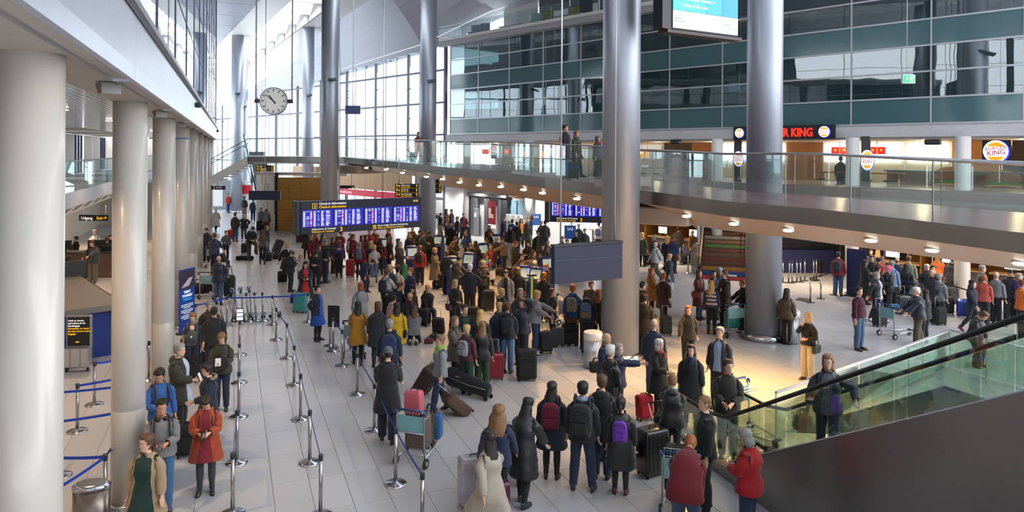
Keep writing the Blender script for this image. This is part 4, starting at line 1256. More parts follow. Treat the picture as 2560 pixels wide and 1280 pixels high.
for (x, y, d, w_, top, lab) in ((2273, 208, 24, .36, 13, 'green emergency exit sign hanging before the office front'), (1145, 469, 47, .32, 3.9, 'small green exit sign on the white wall'), (1180, 22, 60, .4, 15, 'tiny green exit sign under the far roof')):
 p = at(x,y,d)
 g = thing('emergency_sign', lab, 'sign', p, 0, 'green exit signs')
 MB().box((0, .06, .14), (w_ + .06, .12, .3), bev=.01).build('box', ALU, g)
 MB().box((0, -.006, .14), (w_, .012, .25)).build('green_face', GRN, g)
 MB().add([(-w_ * .3, -.014, .16), (-w_ * .2, -.014, .06), (-w_ * .1, -.014, .16)], [(0, 1, 2)]).box((-w_ * .2, -.012, .19), (.03, .006, .08)).build('arrow', WTXT, g)
 MB().box((w_ * .22, -.013, .14), (w_ * .36, .006, .2)).build('door_symbol', WTXT, g)
 MB().tube([(w_ * .25, -.02, .07), (w_ * .2, -.02, .13), (w_ * .24, -.02, .19)], .015, 6).build('figure', GRN, g)
 MB().tube([(-.05, .06, .28), (-.05, .06, top - p.z)], .008, 6).build('rod', ALU, g)
b6, w6 = hung('advert_screen', 'hanging blue and white advertising screen cut by the top edge', 'screen', (1678, 18.0), (1843, 19.2), 8.8, 3.2, .35, (), 12, BLACK)
for i in range(4):
 x0 = -w6 / 2 + .02 + i * (w6 - .04) / 4
 ww = (w6 - .04) / 4 - .012
 MB().box((x0 + ww / 2, -.012, .26), (ww, .02, .44)).build('white_field', mat('advert_white', '#e4e6f2', .4, 0, .03, 1, emit=.3), b6)
 MB().box((x0 + ww / 2, -.012, 1.8), (ww, .02, 2.62)).build('blue_field', mat('advert_blue_%d' % i, ['#2fb6c8', '#29a9c6', '#1a93c4', '#0c84cc'][i], .4, 0, .05, 1, emit=.45), b6)
for i, tx in enumerate(('a thing of the past', 'autoimmune disease is', 'Imagine a future where')):
 text(tx, .13, mat('advert_text', '#dff3ff', .5, 0, 0, emit=.9), b6, (-w6 / 2 + .27, -.03, .60 + .165 * i))
text('janssen', .09, mat('advert_logo', '#7d8fb5', .5, emit=.3), b6, (w6 / 2 - .55, -.03, .25))
text('immunology', .085, mat('advert_logo2', '#7fc3c9', .5, emit=.3), b6, (w6 / 2 - .5, -.03, .16))
for i in range(3):
 text(('Joe Tate', 'February 2019', 'janssen.com/denmark')[i], .045, mat('advert_small', '#6b6f86', .5), b6, (-w6 / 2 + .06, -.03, .33 - .06 * i))
MB().box((-w6 / 2 - .16, .18, 1.6), (.3, .34, 3.2)).build('side_case', BLACK, b6)
MB().box((0, .17, -.05), (w6 + .3, .36, .08)).build('bottom_case', mat('case_brown', '#3a2a2c', .5), b6)
for x in (-.6,.6):
 MB().tube([(x, .17, 3.2), (x, .17, 9)], .03).build('rod', ALU, b6)
p = at(685,253,45)
ck = thing('clock', 'large round white hanging clock with black hands', 'clock', p, .08)
disc(.86, .3, 40).build('case', mat('clock_case', '#6d7278', .35, .5), ck)
disc(.80, .32, 40).build('dial', mat('clock_dial', '#f3f5f3', .4, 0, .02, emit=.2), ck)
for i in range(60):
 a = 2 * math.pi * i / 60
 big = i % 5 == 0
 r1,r2,hw = .75,(.58 if big else .70),(.028 if big else .01)
 if not big and i % 1:
  continue
 c,s = math.sin(a),math.cos(a)
 MB().add([(r1 * c + hw * s, -.165, r1 * s - hw * c), (r1 * c - hw * s, -.165, r1 * s + hw * c), (r2 * c - hw * s, -.165, r2 * s + hw * c), (r2 * c + hw * s, -.165, r2 * s - hw * c)], [(0, 1, 2, 3)]).build('minute_mark', BLACK, ck)
for ang, ln, hw, nm in ((math.radians(-50), .68, .03, 'minute_hand'), (math.radians(-36), .45, .045, 'hour_hand')):
 c,s = math.sin(ang),math.cos(ang)
 MB().add([(-c * .2 + hw * s,-.175,-s * .2 - hw * c),(-c * .2 - hw * s,-.175,-s * .2 + hw * c),(ln * c - hw * .7 * s,-.175,ln * s + hw * .7 * c),(ln * c + hw * .7 * s,-.175,ln * s - hw * .7 * c)],[(0,1,2,3)]).build(nm,BLACK,ck)
for sx in (-1,1):
 MB().box((sx * 1.0, 0, 0), (.34, .24, .24), bev=.02).build('arm', DGREY, ck)
 MB().tube([(sx * 1.1, 0, .1), (sx * 1.1, 0, 17 - p.z)], .05, 8).build('rod', WHITE, ck)
# PEOPLE
NT,NL = 20,14
BONES = ['pelvis', 'spine', 'chest', 'neck', 'head', 'lua', 'lfa', 'lh', 'rua', 'rfa', 'rh', 'lth', 'lsh', 'lf', 'rth', 'rsh', 'rf']
BI = {b: i for i,b in enumerate(BONES)}
AD = np.array([math.sin(math.radians(32)),0,-math.cos(math.radians(32))])
UAL,FAL,THL,SHL = .285,.25,.43,.42
J = {'pelvis': (0, 0, .95), 'spine': (0, .01, 1.07), 'chest': (0, .01, 1.22), 'neck': (0, .015, 1.475), 'head': (0, .005, 1.545)}
J = {k: np.array(v,float) for k,v in J.items()}
for sgn, p in ((1, 'l'), (-1, 'r')):
 d = AD * np.array([sgn,1,1])
 J[p + 'ua'] = np.array([sgn * .17, .01, 1.405])
 J[p + 'fa'] = J[p + 'ua'] + d * UAL
 J[p + 'h'] = J[p + 'fa'] + d * FAL
 J[p + 'th'] = np.array([sgn * .088, 0, .92])
 J[p + 'sh'] = J[p + 'th'] + np.array([0, -.005, -THL])
 J[p + 'f'] = J[p + 'sh'] + np.array([0, .005, -SHL])
JR = np.array([J[b] for b in BONES])
def sstep(x,a,b):
 t = min(1,max(0,(x - a) / (b - a)))
 return t * t * (3 - 2 * t)
class Sk:
 """mesh in rest pose with bone weights"""
 def __init__(s):
  s.v,s.w,s.f,s.m = [],[],[],[]
 def vert(s,p,w):
  s.v.append(np.array(p,float))
  s.w.append(w)
  return len(s.v) - 1
 def face(s,f,m=0):
  s.f.append(tuple(f))
  s.m.append(m)
 def ring_faces(s,a,b,m=0,flip=False):
  n = len(a)
  for i in range(n):
   q = (a[i],a[(i + 1) % n],b[(i + 1) % n],b[i])
   s.face(q[::-1] if flip else q,m(i) if callable(m) else m)
 def cap(s,r,m=0):
  s.face(r,m)
 def done(s):
  V = np.array(s.v)
  Wt = np.zeros((len(V),17))
  for i,w in enumerate(s.w):
   for b,x in w.items():
    Wt[i,BI[b]] += x
  Wt /= np.maximum(Wt.sum(1,keepdims=True),1e-6)
  us = sorted({i for f in s.f for i in f})
  mp = {o: n for n,o in enumerate(us)}
  return V[us],Wt[us],[tuple(mp[i] for i in f) for f in s.f],s.m
def torso_w(x,z):
 w = {}
 a = sstep(z,.98,1.12)
 b = sstep(z,1.12,1.26)
 c = sstep(z,1.455,1.50)
 d = sstep(z,1.515,1.56)
 w['pelvis'] = 1 - a
 w['spine'] = a * (1 - b)
 w['chest'] = b * (1 - c)
 w['neck'] = c * (1 - d)
 w['head'] = d
 if z < .97:
  k = sstep(.97 - z,0,.28) * .9
  s_ = sstep(x,-.07,.07)
  w = {'pelvis': w['pelvis'] * (1 - k), 'spine': w['spine'], 'lth': k * s_, 'rth': k * (1 - s_)}
  if z < .5:
   q = sstep(.5 - z,0,.15) * .55
   w['lsh'], w['rsh'] = w['lth'] * q, w['rth'] * q
   w['lth'] *= 1 - q
   w['rth'] *= 1 - q
 if 1.27 < z < 1.47:
  k = sstep(abs(x),.11,.2) * .55
  if k > 0:
   sd = 'lua' if x > 0 else 'rua'
   w = {q: v * (1 - k) for q,v in w.items()}
   w[sd] = w.get(sd,0) + k
 return w
TOR = [(.93,.163,.118,.008),(.985,.160,.115,.008),(1.05,.146,.106,.0),(1.11,.137,.099,-.002),(1.17,.142,.101,-.002),(1.235,.152,.106,0),(1.30,.162,.110,.004),(1.36,.172,.104,.008),(1.415,.166,.088,.012),(1.45,.118,.070,.014)]
def torso_profile(z,fem):
 for i in range(len(TOR) - 1):
  if z <= TOR[i + 1][0] or i == len(TOR) - 2:
   a,b = TOR[i],TOR[i + 1]
   t = max(0,min(1,(z - a[0]) / (b[0] - a[0])))
   rx,ry,cy_ = (a[k] + (b[k] - a[k]) * t for k in (1,2,3))
   break
 if fem:
  rx *= 1 + .05 * math.exp(-((z - .95) / .08) ** 2) - .07 * math.exp(-((z - 1.12) / .09) ** 2) - .07 * math.exp(-((z - 1.4) / .1) ** 2)
  ry *= 1 + .10 * math.exp(-((z - 1.29) / .06) ** 2) - .06 * math.exp(-((z - 1.12) / .08) ** 2)
 return rx,ry,cy_
def tring(S,z,rx,ry,cy_,w=None,wob=0.0,zw=0.0):
 r = []
 for i in range(NT):
  a = 2 * math.pi * i / NT
  sx,cx = math.sin(a),-math.cos(a)
  e = 1 + wob * (math.sin(3 * a + z * 23) * .6 + math.sin(5 * a - z * 31) * .4)
  x = rx * math.copysign(abs(sx) ** .85,sx) * e
  y = cy_ + ry * math.copysign(abs(cx) ** .9,cx) * e
  zz = z + zw * math.sin(4 * a + 1)
  r.append(S.vert((x,y,zz),w or torso_w(x,zz)))
 return r
ARM = [(0.0,.052),(.12,.049),(.35,.044),(.62,.041),(.85,.038),(1.0,.0375)]
FORE = [(.12,.039),(.35,.037),(.6,.032),(.85,.0265),(1.0,.025)]
def arm_rings(S,sgn,infl,upto=2.0,wob=0.0,mi=0,first=None,cuff=1.0,out=0.0):
 """rings along the arm; first is the open loop in the torso"""
 p = 'l' if sgn > 0 else 'r'
 d = AD * np.array([sgn,1,1])
 e1 = np.array([0,-1.0,0])
 e2 = np.cross(d,e1)
 base = J[p + 'ua']
 rings = []
 a0 = None
 if first:
  ctr = np.mean([S.v[i] for i in first],0)
  ang = []
  for i in first:
   q = S.v[i] - ctr
   ang.append(math.atan2(-q[2] * sgn,-q[1]))
  d1 = (ang[1] - ang[0] + math.pi) % (2 * math.pi) - math.pi
  sg = 1 if sum(((ang[(k + 1) % NL] - ang[k] + math.pi) % (2 * math.pi) - math.pi) for k in range(NL)) > 0 else -1
  mean = math.atan2(sum(math.sin(a - sg * 2 * math.pi * k / NL) for k,a in enumerate(ang)),sum(math.cos(a - sg * 2 * math.pi * k / NL) for k,a in enumerate(ang)))
 else:
  sg,mean = 1,0
 def ring(c,r,w):
  out = []
  for k in range(NL):
   t = mean + sg * 2 * math.pi * k / NL
   rr = r * (1 + wob * math.sin(2 * t + c[2] * 60))
   out.append(S.vert(c + e1 * math.cos(t) * rr + e2 * math.sin(t) * rr * .94,w))
  return out
 L = []
 st0 = .065 + max(0,infl) * .7 + out * .7
 for t,r in ARM:
  if t <= upto:
   wu = 1 - .5 * sstep(t,.82,1.0)
   sh = .5 * (1 - sstep(t,0,.4))
   w = {p + 'ua': wu * (1 - sh), 'chest': sh, p + 'fa': 1 - wu}
   L.append((base + d * (st0 + t * (UAL - st0)),max(.012,r + infl),w))
 if upto > 1:
  for t,r in FORE:
   if t <= upto - 1 + 1e-6:
    k = .5 + .5 * sstep(t,0,.25)
    L.append((J[p + 'fa'] + d * t * FAL, max(.012, r + infl * (1 if t < .8 else cuff)), {p + 'fa': k, p + 'ua': 1 - k}))
 prev = first
 for c,r,w in L:
  q = ring(c,r,w)
  if prev:
   S.ring_faces(prev,q,mi,flip=True)
  prev = q
  rings.append(q)
 return rings[-1],(d,e1,e2,sg,mean,p)
def hand(S,last,fr,curl,lod,mi=0):
 d,e1,e2,sg,mean,p = fr
 W = {p + 'h': 1.0}
 base = J[p + 'h']
 prev = last
 n2 = -e2 if p == 'l' else e2
 for t,a,b in ((.02,.03,.02),(.05,.041,.0165),(.085,.041,.014),(.098,.034,.010)):
  q = []
  for k in range(NL):
   th = mean + sg * 2 * math.pi * k / NL
   q.append(S.vert(base + d * t + e1 * math.cos(th) * a + e2 * math.sin(th) * b,W))
  S.ring_faces(prev,q,mi,flip=True)
  prev = q
 S.cap(prev,mi)
 ns = 4 if lod else 6
 for off,ln,r in ((.030,.072,.0088),(.010,.080,.0092),(-.010,.075,.0088),(-.029,.058,.0078),(None,.06,.0098)):
  if off is None:
   o = base + d * .03 + e1 * .032
   dr = (d * .55 + e1 * .75 + n2 * .3)
  else:
   o = base + d * .088 + e1 * off
   dr = d + e1 * off * 1.5
  dr = dr / np.linalg.norm(dr)
  pr = None
  pos = o.copy()
  bend = n2
  c,ax = curl,dr
  for st in range(4):
   f1 = np.cross(ax,bend)
   f1 /= np.linalg.norm(f1)
   f2 = np.cross(ax,f1)
   rr = r * (1,1,.92,.6)[st]
   q = [S.vert(pos + f1 * math.cos(2 * math.pi * k / ns) * rr + f2 * math.sin(2 * math.pi * k / ns) * rr,W) for k in range(ns)]
   if pr:
    S.ring_faces(pr,q,mi)
   pr = q
   if st < 3:
    cc = c * (.5 if off is None else 1)
    ax = ax * math.cos(cc) + bend * math.sin(cc)
    ax /= np.linalg.norm(ax)
    bend = bend - ax * (bend @ ax)
    bend /= np.linalg.norm(bend)
    pos = pos + ax * ln / 3
  S.cap(pr,mi)
LEG = [(.0,.086,.098),(.12,.082,.092),(.3,.074,.082),(.55,.064,.070),(.8,.056,.060),(1.0,.052,.057)]
SHK = [(.1,.05,.056),(.25,.051,.060),(.4,.049,.058),(.6,.041,.047),(.8,.034,.039),(.97,.034,.038)]
def leg_rings(S,sgn,infl,loop,upto=2.0,flare=0.0,mi=0,wob=0.0):
 p = 'l' if sgn > 0 else 'r'
 ctr = np.mean([S.v[i] for i in loop],0)
 ang = [math.atan2(*(S.v[i] - ctr)[[0,1]][::-1]) for i in loop]
 sg = 1 if sum(((ang[(k + 1) % NL] - ang[k] + math.pi) % (2 * math.pi) - math.pi) for k in range(NL)) > 0 else -1
 mean = math.atan2(sum(math.sin(a - sg * 2 * math.pi * k / NL) for k,a in enumerate(ang)),sum(math.cos(a - sg * 2 * math.pi * k / NL) for k,a in enumerate(ang)))
 prev = loop
 L = []
 for t,rx,ry in LEG:
  if t <= upto:
   k = 1 - .5 * sstep(t,.85,1)
   hp = .3 * (1 - sstep(t,0,.25))
   L.append((J[p + 'th'] + (J[p + 'sh'] - J[p + 'th']) * (.13 + .87 * t) + np.array([0, .006, 0]), rx, ry, {p + 'th': k * (1 - hp), 'pelvis': hp, p + 'sh': 1 - k}, t))
 for t,rx,ry in SHK:
  if 1 + t <= upto + 1e-6:
   k = .5 + .5 * sstep(t,0,.22)
   L.append((J[p + 'sh'] + (J[p + 'f'] - J[p + 'sh']) * t + np.array([0, .008 * math.sin(t * 3), 0]), rx, ry, {p + 'sh': k, p + 'th': 1 - k}, 1 + t))
 for c,rx,ry,w,t in L:
  q = []
  ex = infl + flare * t * .5
  for k in range(NL):
   th = mean + sg * 2 * math.pi * k / NL
   e = 1 + wob * math.sin(3 * th + c[2] * 40)
   q.append(S.vert((c[0] + math.cos(th) * (rx + ex) * e,c[1] + math.sin(th) * (ry + ex) * e,c[2]),w))
  S.ring_faces(prev,q,mi)
  prev = q
 return prev
HEAD = [(.000,.040,.050,-.030),(.018,.050,.066,-.022),(.04,.057,.078,-.012),(.06,.062,.085,-.006),(.078,.065,.089,-.003),(.097,.068,.092,0),(.114,.070,.094,0),(.134,.0725,.097,.001),(.155,.0725,.097,.003),(.178,.068,.091,.005),(.198,.057,.077,.006),(.212,.042,.058,.006),(.222,.022,.032,.006)]
HZ = 1.528
def head_point(h,i,rx,ry,cy_):
 a = 2 * math.pi * i / NT
 x = rx * math.sin(a)
 y = cy_ - ry * math.cos(a)
 if i == 0:
  y -= {.04: .004,.06: .010,.078: .021,.097: .014,.114: .004,.018: .008,.0: .006}.get(h,0)
 if i in (1,NT - 1):
  y += {.097: .003,.114: .009,.078: -.002}.get(h,0)
  y -= {.134: .004}.get(h,0)
 return np.array([x,y,HZ + h])
def body_mesh(fem,g,lod,curl,cov):
 S = Sk()
 prev = None
 rows = []
 gx = .25 + .75 * g
 for z,*_ in TOR:
  rx,ry,c = torso_profile(z,fem)
  k = g if z < 1.33 else gx
  if cov:
   k *= .8 if 1.25 < z < 1.44 else .92
  rows.append(tring(S,z,rx * k,ry * k,c))
 loops = {}
 for r in range(len(rows) - 1):
  for i in range(NT):
   if 6 <= r <= 8 and (3 <= i < 7 or 13 <= i < 17):
    continue
   S.face((rows[r][i],rows[r][(i + 1) % NT],rows[r + 1][(i + 1) % NT],rows[r + 1][i]))
 for sgn,c0 in ((1,3),(-1,13)):
  lp = [rows[6][c0 + k] for k in range(5)] + [rows[7][c0 + 4],rows[8][c0 + 4]] + [rows[9][c0 + 4 - k] for k in range(5)] + [rows[8][c0],rows[7][c0]]
  last,fr = arm_rings(S,sgn,-.036 if cov else (g - 1) * .04,first=lp,cuff=0,out=0 if cov else (gx - 1) * .2)
  hand(S,last,fr,curl,lod)
 nk = tring(S,1.478,.068,.064,.016)
 S.ring_faces(rows[-1],nk)
 n2 = tring(S,1.515,.054,.058,.010)
 S.ring_faces(nk,n2)
 prev = n2
 hr = []
 for h,rx,ry,c in HEAD:
  q = [S.vert(head_point(h, i, rx, ry, c), {'head': 1 - .5 * (h == 0), 'neck': .5 * (h == 0)}) for i in range(NT)]
  S.ring_faces(prev,q)
  hr.append(q)
  prev = q
 S.cap(prev)
 b = rows[0]
 cr = [S.vert((0, y, z), {'pelvis': 1.0}) for y, z in ((.07, .865), (0, .845), (-.06, .865))]
 for sgn in (1,-1):
  if sgn > 0:
   lp = [b[i] for i in range(0,11)] + cr
  else:
   lp = [b[(10 + i) % NT] for i in range(0,11)] + cr[::-1]
  last = leg_rings(S,sgn,(g - 1) * .05,lp[::1])
  p = 'l' if sgn > 0 else 'r'
  f0 = J[p + 'f']
  pv = last
  for dy,z,rx,rz_ in ((-.02,.055,.036,.04),(-.08,.04,.038,.032),(-.15,.028,.036,.02)):
   q = []
   for k in range(NL):
    v = S.v[last[k]] - np.mean([S.v[i] for i in last],0)
    n_ = v / (np.linalg.norm(v) + 1e-9)
    q.append(S.vert((f0[0] + n_[0] * rx, f0[1] + dy + n_[1] * .02, z + 0 - n_[1] * rz_ * .5), {p + 'f': 1.0}))
   S.ring_faces(pv,q)
   pv = q
  S.cap(pv)
 def blob(c,r,m,n=6,k=4):
  mb = MB().ell(c,r,n,k)
  o = len(S.v)
  for v in mb.v:
   S.vert(v, {'head': 1.0})
  for f in mb.f:
   S.face([i + o for i in f],m)
 for s_ in (-1,1):
  blob((s_ * .0735,.012,HZ + .105),(.010,.02,.03),0)
  blob((s_ * .027,-.0835,HZ + .1145),(.0125,.007,.0065),1)
  blob((s_ * .027,-.0895,HZ + .1145),(.006,.003,.006),3)
  blob((s_ * .029,-.088,HZ + .132),(.017,.005,.004),3)
 blob((0,-.089,HZ + .045),(.021,.006,.006),2)
 return S.done()
def top_mesh(fem,g,hem,sleeve,infl,collar,flare,ribs,opening,hood,stripes=0,wob=.022,fur=False):
 """jacket, coat, sweater or shirt grown from the torso and arms"""
 S = Sk()
 zs = []
 z = hem
 while z < .90:
  zs.append(z)
  z += .055
 zs += [.93,.985,1.05,1.11,1.17,1.235,1.30,1.36,1.415,1.45]
 if hem > .93:
  zs = [hem] + [q for q in zs if q > hem + .02]
 rows = []
 gx = .25 + .75 * g
 legw = .118
 for z in zs:
  zz = max(z,.93)
  rx,ry,c = torso_profile(zz,fem)
  k = g if z < 1.33 else gx
  rx,ry = rx * k + infl,ry * k + infl
  if z < .93:
   ex = (.93 - z)
   rx += flare * ex
   ry += flare * ex * .9 + .01
  if z >= 1.41:
   rx -= infl * .3
   ry -= infl * .2
  if ribs:
   e = 1 + ribs * (1 if len(rows) % 2 else -1) * (0 if z > 1.29 else 1)
   rx,ry = rx * e,ry * e
  rows.append(tring(S,z,rx,ry,c,wob=wob,zw=.004 if z < 1.0 else 0))
 n0 = len(rows) - 4
 def fm(r,i):
  if opening and i in (0,NT - 1):
   return 1
  if opening > 1 and i in (1,NT - 2):
   return 1
  if stripes and r % 2:
   return 1
  return 0
 for r in range(len(rows) - 1):
  for i in range(NT):
   if n0 <= r <= n0 + 2 and (3 <= i < 7 or 13 <= i < 17):
    continue
   S.face((rows[r][i],rows[r][(i + 1) % NT],rows[r + 1][(i + 1) % NT],rows[r + 1][i]),fm(r,i))
 for sgn,c0 in ((1,3),(-1,13)):
  lp = [rows[n0][c0 + k] for k in range(5)] + [rows[n0 + 1][c0 + 4],rows[n0 + 2][c0 + 4]] + [rows[n0 + 3][c0 + 4 - k] for k in range(5)] + [rows[n0 + 2][c0],rows[n0 + 1][c0]]
  arm_rings(S,sgn,infl * .8 + .004 + (g - 1) * .04,sleeve,first=lp,wob=.05,cuff=.8,out=(gx - 1) * .2)
 q = tring(S,1.48,.076 + infl * .4,.074 + infl * .4,.016)
 S.ring_faces(rows[-1],q,lambda i: 1 if opening and i in (0,NT - 1) else 0)
 if collar > 0:
  q2 = tring(S, 1.48 + collar, .07 + infl * .6, .074 + infl * .6, .012, w={'neck': 1.0} if False else None)
  S.ring_faces(q,q2,lambda i: 1 if opening and i in (0,NT - 1) else 0)
 return S.done()
def hood_mesh(fur,infl):
 """hood lying on the back, or its fur edge"""
 S = Sk()
 mb = MB()
 if fur:
  mb.tube([((.1 + infl) * math.sin(t),.05 - .09 * math.cos(t),1.485 - .02 * math.cos(t)) for t in np.linspace(math.pi * .35,math.pi * 1.65,12)],.034,8)
 else:
  mb.ell((0,.075 + infl,1.455),(.115,.06,.075),12,8)
 for v in mb.v:
  S.vert(v, {'chest': .8, 'neck': .2})
 for f in mb.f:
  S.face(f)
 return S.done()
def pants_mesh(fem,g,upto,flare,infl=.012):
 S = Sk()
 rows = []
 for z in (.93,.985,1.045):
  rx,ry,c = torso_profile(z,fem)
  rows.append(tring(S,z,rx * g + infl,ry * g + infl,c))
 for a,b in zip(rows,rows[1:]):
  S.ring_faces(a,b)
 b = rows[0]
 cr = [S.vert((0, y, z), {'pelvis': 1.0}) for y, z in ((.075, .85), (0, .83), (-.065, .85))]
 for sgn in (1,-1):
  lp = ([b[i] for i in range(0,11)] + cr) if sgn > 0 else ([b[(10 + i) % NT] for i in range(0,11)] + cr[::-1])
  leg_rings(S,sgn,infl + (g - 1) * .05,lp,upto,flare,wob=.03)
 return S.done()
def skirt_mesh(fem,g,hem,flare):
 S = Sk()
 rows = []
 z = 1.06
 while z > hem:
  rx,ry,c = torso_profile(max(z,.93),fem)
  ex = max(0,.95 - z)
  rows.append(tring(S,z,rx * g + .014 + flare * ex,ry * g + .016 + flare * ex,c,wob=.02))
  z -= .06
 for a,b in zip(rows,rows[1:]):
  S.ring_faces(b,a)
 return S.done()
def shoe_mesh(sgn,boot,sole):
 """one shoe; slot 1 is the sole"""
 S = Sk()
 p = 'l' if sgn > 0 else 'r'
 c = J[p + 'f']
 W = {p + 'f': 1.0}
 n = 14
 out = []
 for k in range(n):
  a = 2 * math.pi * k / n
  y = -.055 - .142 * math.cos(a) if False else -.06 + .138 * -math.cos(a)
  wx = .043 * (1 - .12 * math.cos(a) * -1)
  out.append((wx * math.sin(a),y))
 rows = []
 for z,sc,dy,m in ((0,.97,0,1),(.022,1.0,0,1),(.03,.96,0,0),(.055,.88,.008,0),(.08,.62,.04,0),(.11,.52,.055,0)):
  rows.append([S.vert((c[0] + x * (sc if z < .06 else .95),c[1] + dy + y * sc,z),W) for x,y in out])
 if boot:
  for z in (.2,.3):
   rows.append([S.vert((c[0] + x * 1.05, c[1] + .055 + .015 + y * .45, z), {p + 'sh': 1.0}) for x, y in out])
 for i,(a,b) in enumerate(zip(rows,rows[1:])):
  S.ring_faces(a,b,1 if i < 2 else 0)
 S.face(rows[0][::-1],1)
 S.face(rows[-1],0)
 return S.done()
def hair_mesh(style,vol=.016):
 """shell over the skull, plus length by style"""
 S = Sk()
 rnd = random.Random(5)
 idx = {}
 def line(i):
  a = abs((i * 360 / NT + 180) % 360 - 180)
  if style == 'bald':
   return .0 if False else (.9 if a < 80 else .045)
  if a < 40:
   return .168
  if a < 62:
   return .140
  if a < 85:
   return .085 if style not in ('short', 'crop') else .10
  if a < 105:
   return .070 if style not in ('short', 'crop') else .085
  return .03 if style in ('short', 'crop') else .012
 top = .118 if style == 'bald' else 9
 rows = HEAD[:]
 for r,(h,rx,ry,c) in enumerate(rows):
  for i in range(NT):
   if h >= line(i) - 1e-6 and h <= top:
    a = 2 * math.pi * i / NT
    edge = h - line(i) < .02
    o = (.003 if edge else vol) * (1 + .25 * math.sin(i * 2.3 + r * 1.7)) * (1.25 if h > .15 else 1)
    if style == 'crop':
     o = .006
    p = head_point(.5,i,rx + o,ry + o,c)
    p[2] = HZ + h + (o * .9 if h > .17 else 0)
    idx[r, i] = S.vert(p, {'head': 1.0})
 for r in range(len(rows) - 1):
  for i in range(NT):
   k = [(r,i),(r,(i + 1) % NT),(r + 1,(i + 1) % NT),(r + 1,i)]
   if all(q in idx for q in k):
    S.face([idx[q] for q in k])
 if style != 'bald':
  S.face([idx[len(rows) - 1,i] for i in range(NT)])
 def loft(sec,n=12):
  prev = None
  for (x,y,z,rx,ry,w) in sec:
   q = []
   for k in range(n):
    a = 2 * math.pi * k / n
    e = 1 + .08 * math.sin(k * 2.7 + z * 40) + (.16 * math.sin(k * 4.1 + z * 90) if style == 'curly' else 0)
    q.append(S.vert((x + rx * math.sin(a) * e,y - ry * math.cos(a) * e,z),w))
   if prev:
    S.ring_faces(q,prev)
   else:
    S.face(q)
   prev = q
  S.face(prev[::-1])
 H, N_, C_ = {'head': 1.0}, {'head': .6, 'chest': .4}, {'head': .25, 'chest': .75}
 if style in ('long', 'curly'):
  b = 1.25 if style == 'curly' else 1
  loft([(0, .035, HZ + .17, .06, .06, H), (0, .028, HZ + .10, .092 * b, .08, H), (0, .035, HZ + .03, .102 * b, .078 * b, H), (0, .06, HZ - .04, .104 * b, .06 * b, N_), (0, .095, HZ - .11, .106 * b, .052 * b, C_), (0, .118, HZ - .20, .098 * b, .042 * b, {'chest': 1.0}), (0, .125, HZ - .30, .066 * b, .026, {'chest': 1.0})])
 if style == 'bob':
  loft([(0,.02,HZ + .18,.06,.07,H),(0,.018,HZ + .11,.088,.085,H),(0,.02,HZ + .05,.092,.085,H),(0,.022,HZ - .005,.085,.075,H),(0,.025,HZ - .03,.06,.05,H)],14)
 if style == 'pony':
  loft([(0,.09,HZ + .15,.022,.02,H),(0,.125,HZ + .13,.03,.026,H),(0,.135,HZ + .05,.03,.026,H),(0,.125,HZ - .04,.022,.02,N_),(0,.12,HZ - .08,.008,.008,N_)],8)
 if style == 'bun':
  mb = MB().ell((0,.07,HZ + .205),(.042,.04,.036),10,6)
  o = len(S.v)
  for v in mb.v:
   S.vert(v,H)
  for f in mb.f:
   S.face([i + o for i in f])
 return S.done()
def hat_mesh(kind):
 S = Sk()
 rows = []
 H = {'head': 1.0}
 lo = {'beanie': .118, 'cap': .128, 'beret': .135, 'hood': .0, 'hijab': -.02}[kind]
 for h,rx,ry,c in HEAD:
  if h < lo:
   continue
  o = {'beanie': .017, 'cap': .013, 'beret': .018, 'hood': .026, 'hijab': .016}[kind]
  if kind == 'beret' and h > .14:
   o = .032
  rows.append([S.vert(head_point(.5,i,rx + o,ry + o,c) * [1,1,0] + [0,0,HZ + h + (o if h > .17 else 0)],H) for i in range(NT)])
 openf = kind in ('hood', 'hijab')
 for r,(a,b) in enumerate(zip(rows,rows[1:])):
  for i in range(NT):
   if openf and i in (0,1,2,NT - 1,NT - 2,NT - 3) and r < len(rows) - 5:
    continue
   S.face((a[i],a[(i + 1) % NT],b[(i + 1) % NT],b[i]))
 S.face(rows[-1])
 if kind == 'cap':
  n = 7
  a = [S.vert((.075 * math.sin(t),-.075 * math.cos(t) - .01,HZ + .142),H) for t in np.linspace(-1.2,1.2,n)]
  b = [S.vert((.075 * math.sin(t),-.085 * math.cos(t) - .075,HZ + .13),H) for t in np.linspace(-1.0,1.0,n)]
  for k in range(n - 1):
   S.face((a[k],a[k + 1],b[k + 1],b[k]))
 if kind == 'hijab':
  pv = rows[0]
  for z,rx,ry,c in ((1.49,.085,.09,.01),(1.45,.12,.11,.0),(1.38,.165,.135,0)):
   q = tring(S,z,rx,ry,c)
   S.ring_faces(q,pv)
   pv = q
 return S.done()
def scarf_mesh():
 S = Sk()
 mb = MB().tube([(.078 * math.sin(t),.012 - .082 * math.cos(t),1.49 - .012 * math.cos(t)) for t in np.linspace(0,2 * math.pi,17)[:-1]],.034,8,closed=True)
 mb.box((.03,-.125,1.36),(.075,.03,.24),bev=.01)
 for v in mb.v:
  S.vert(v, {'chest': .7, 'neck': .3})
 for f in mb.f:
  S.face(f)
 return S.done()
def rx_(a):
 c,s = math.cos(a),math.sin(a)
 return np.array([[1,0,0],[0,c,-s],[0,s,c]])
def ry_(a):
 c,s = math.cos(a),math.sin(a)
 return np.array([[c,0,s],[0,1,0],[-s,0,c]])
def rz_(a):
 c,s = math.cos(a),math.sin(a)
 return np.array([[c,-s,0],[s,c,0],[0,0,1]])
def nrm(v):
 return v / (np.linalg.norm(v) + 1e-9)
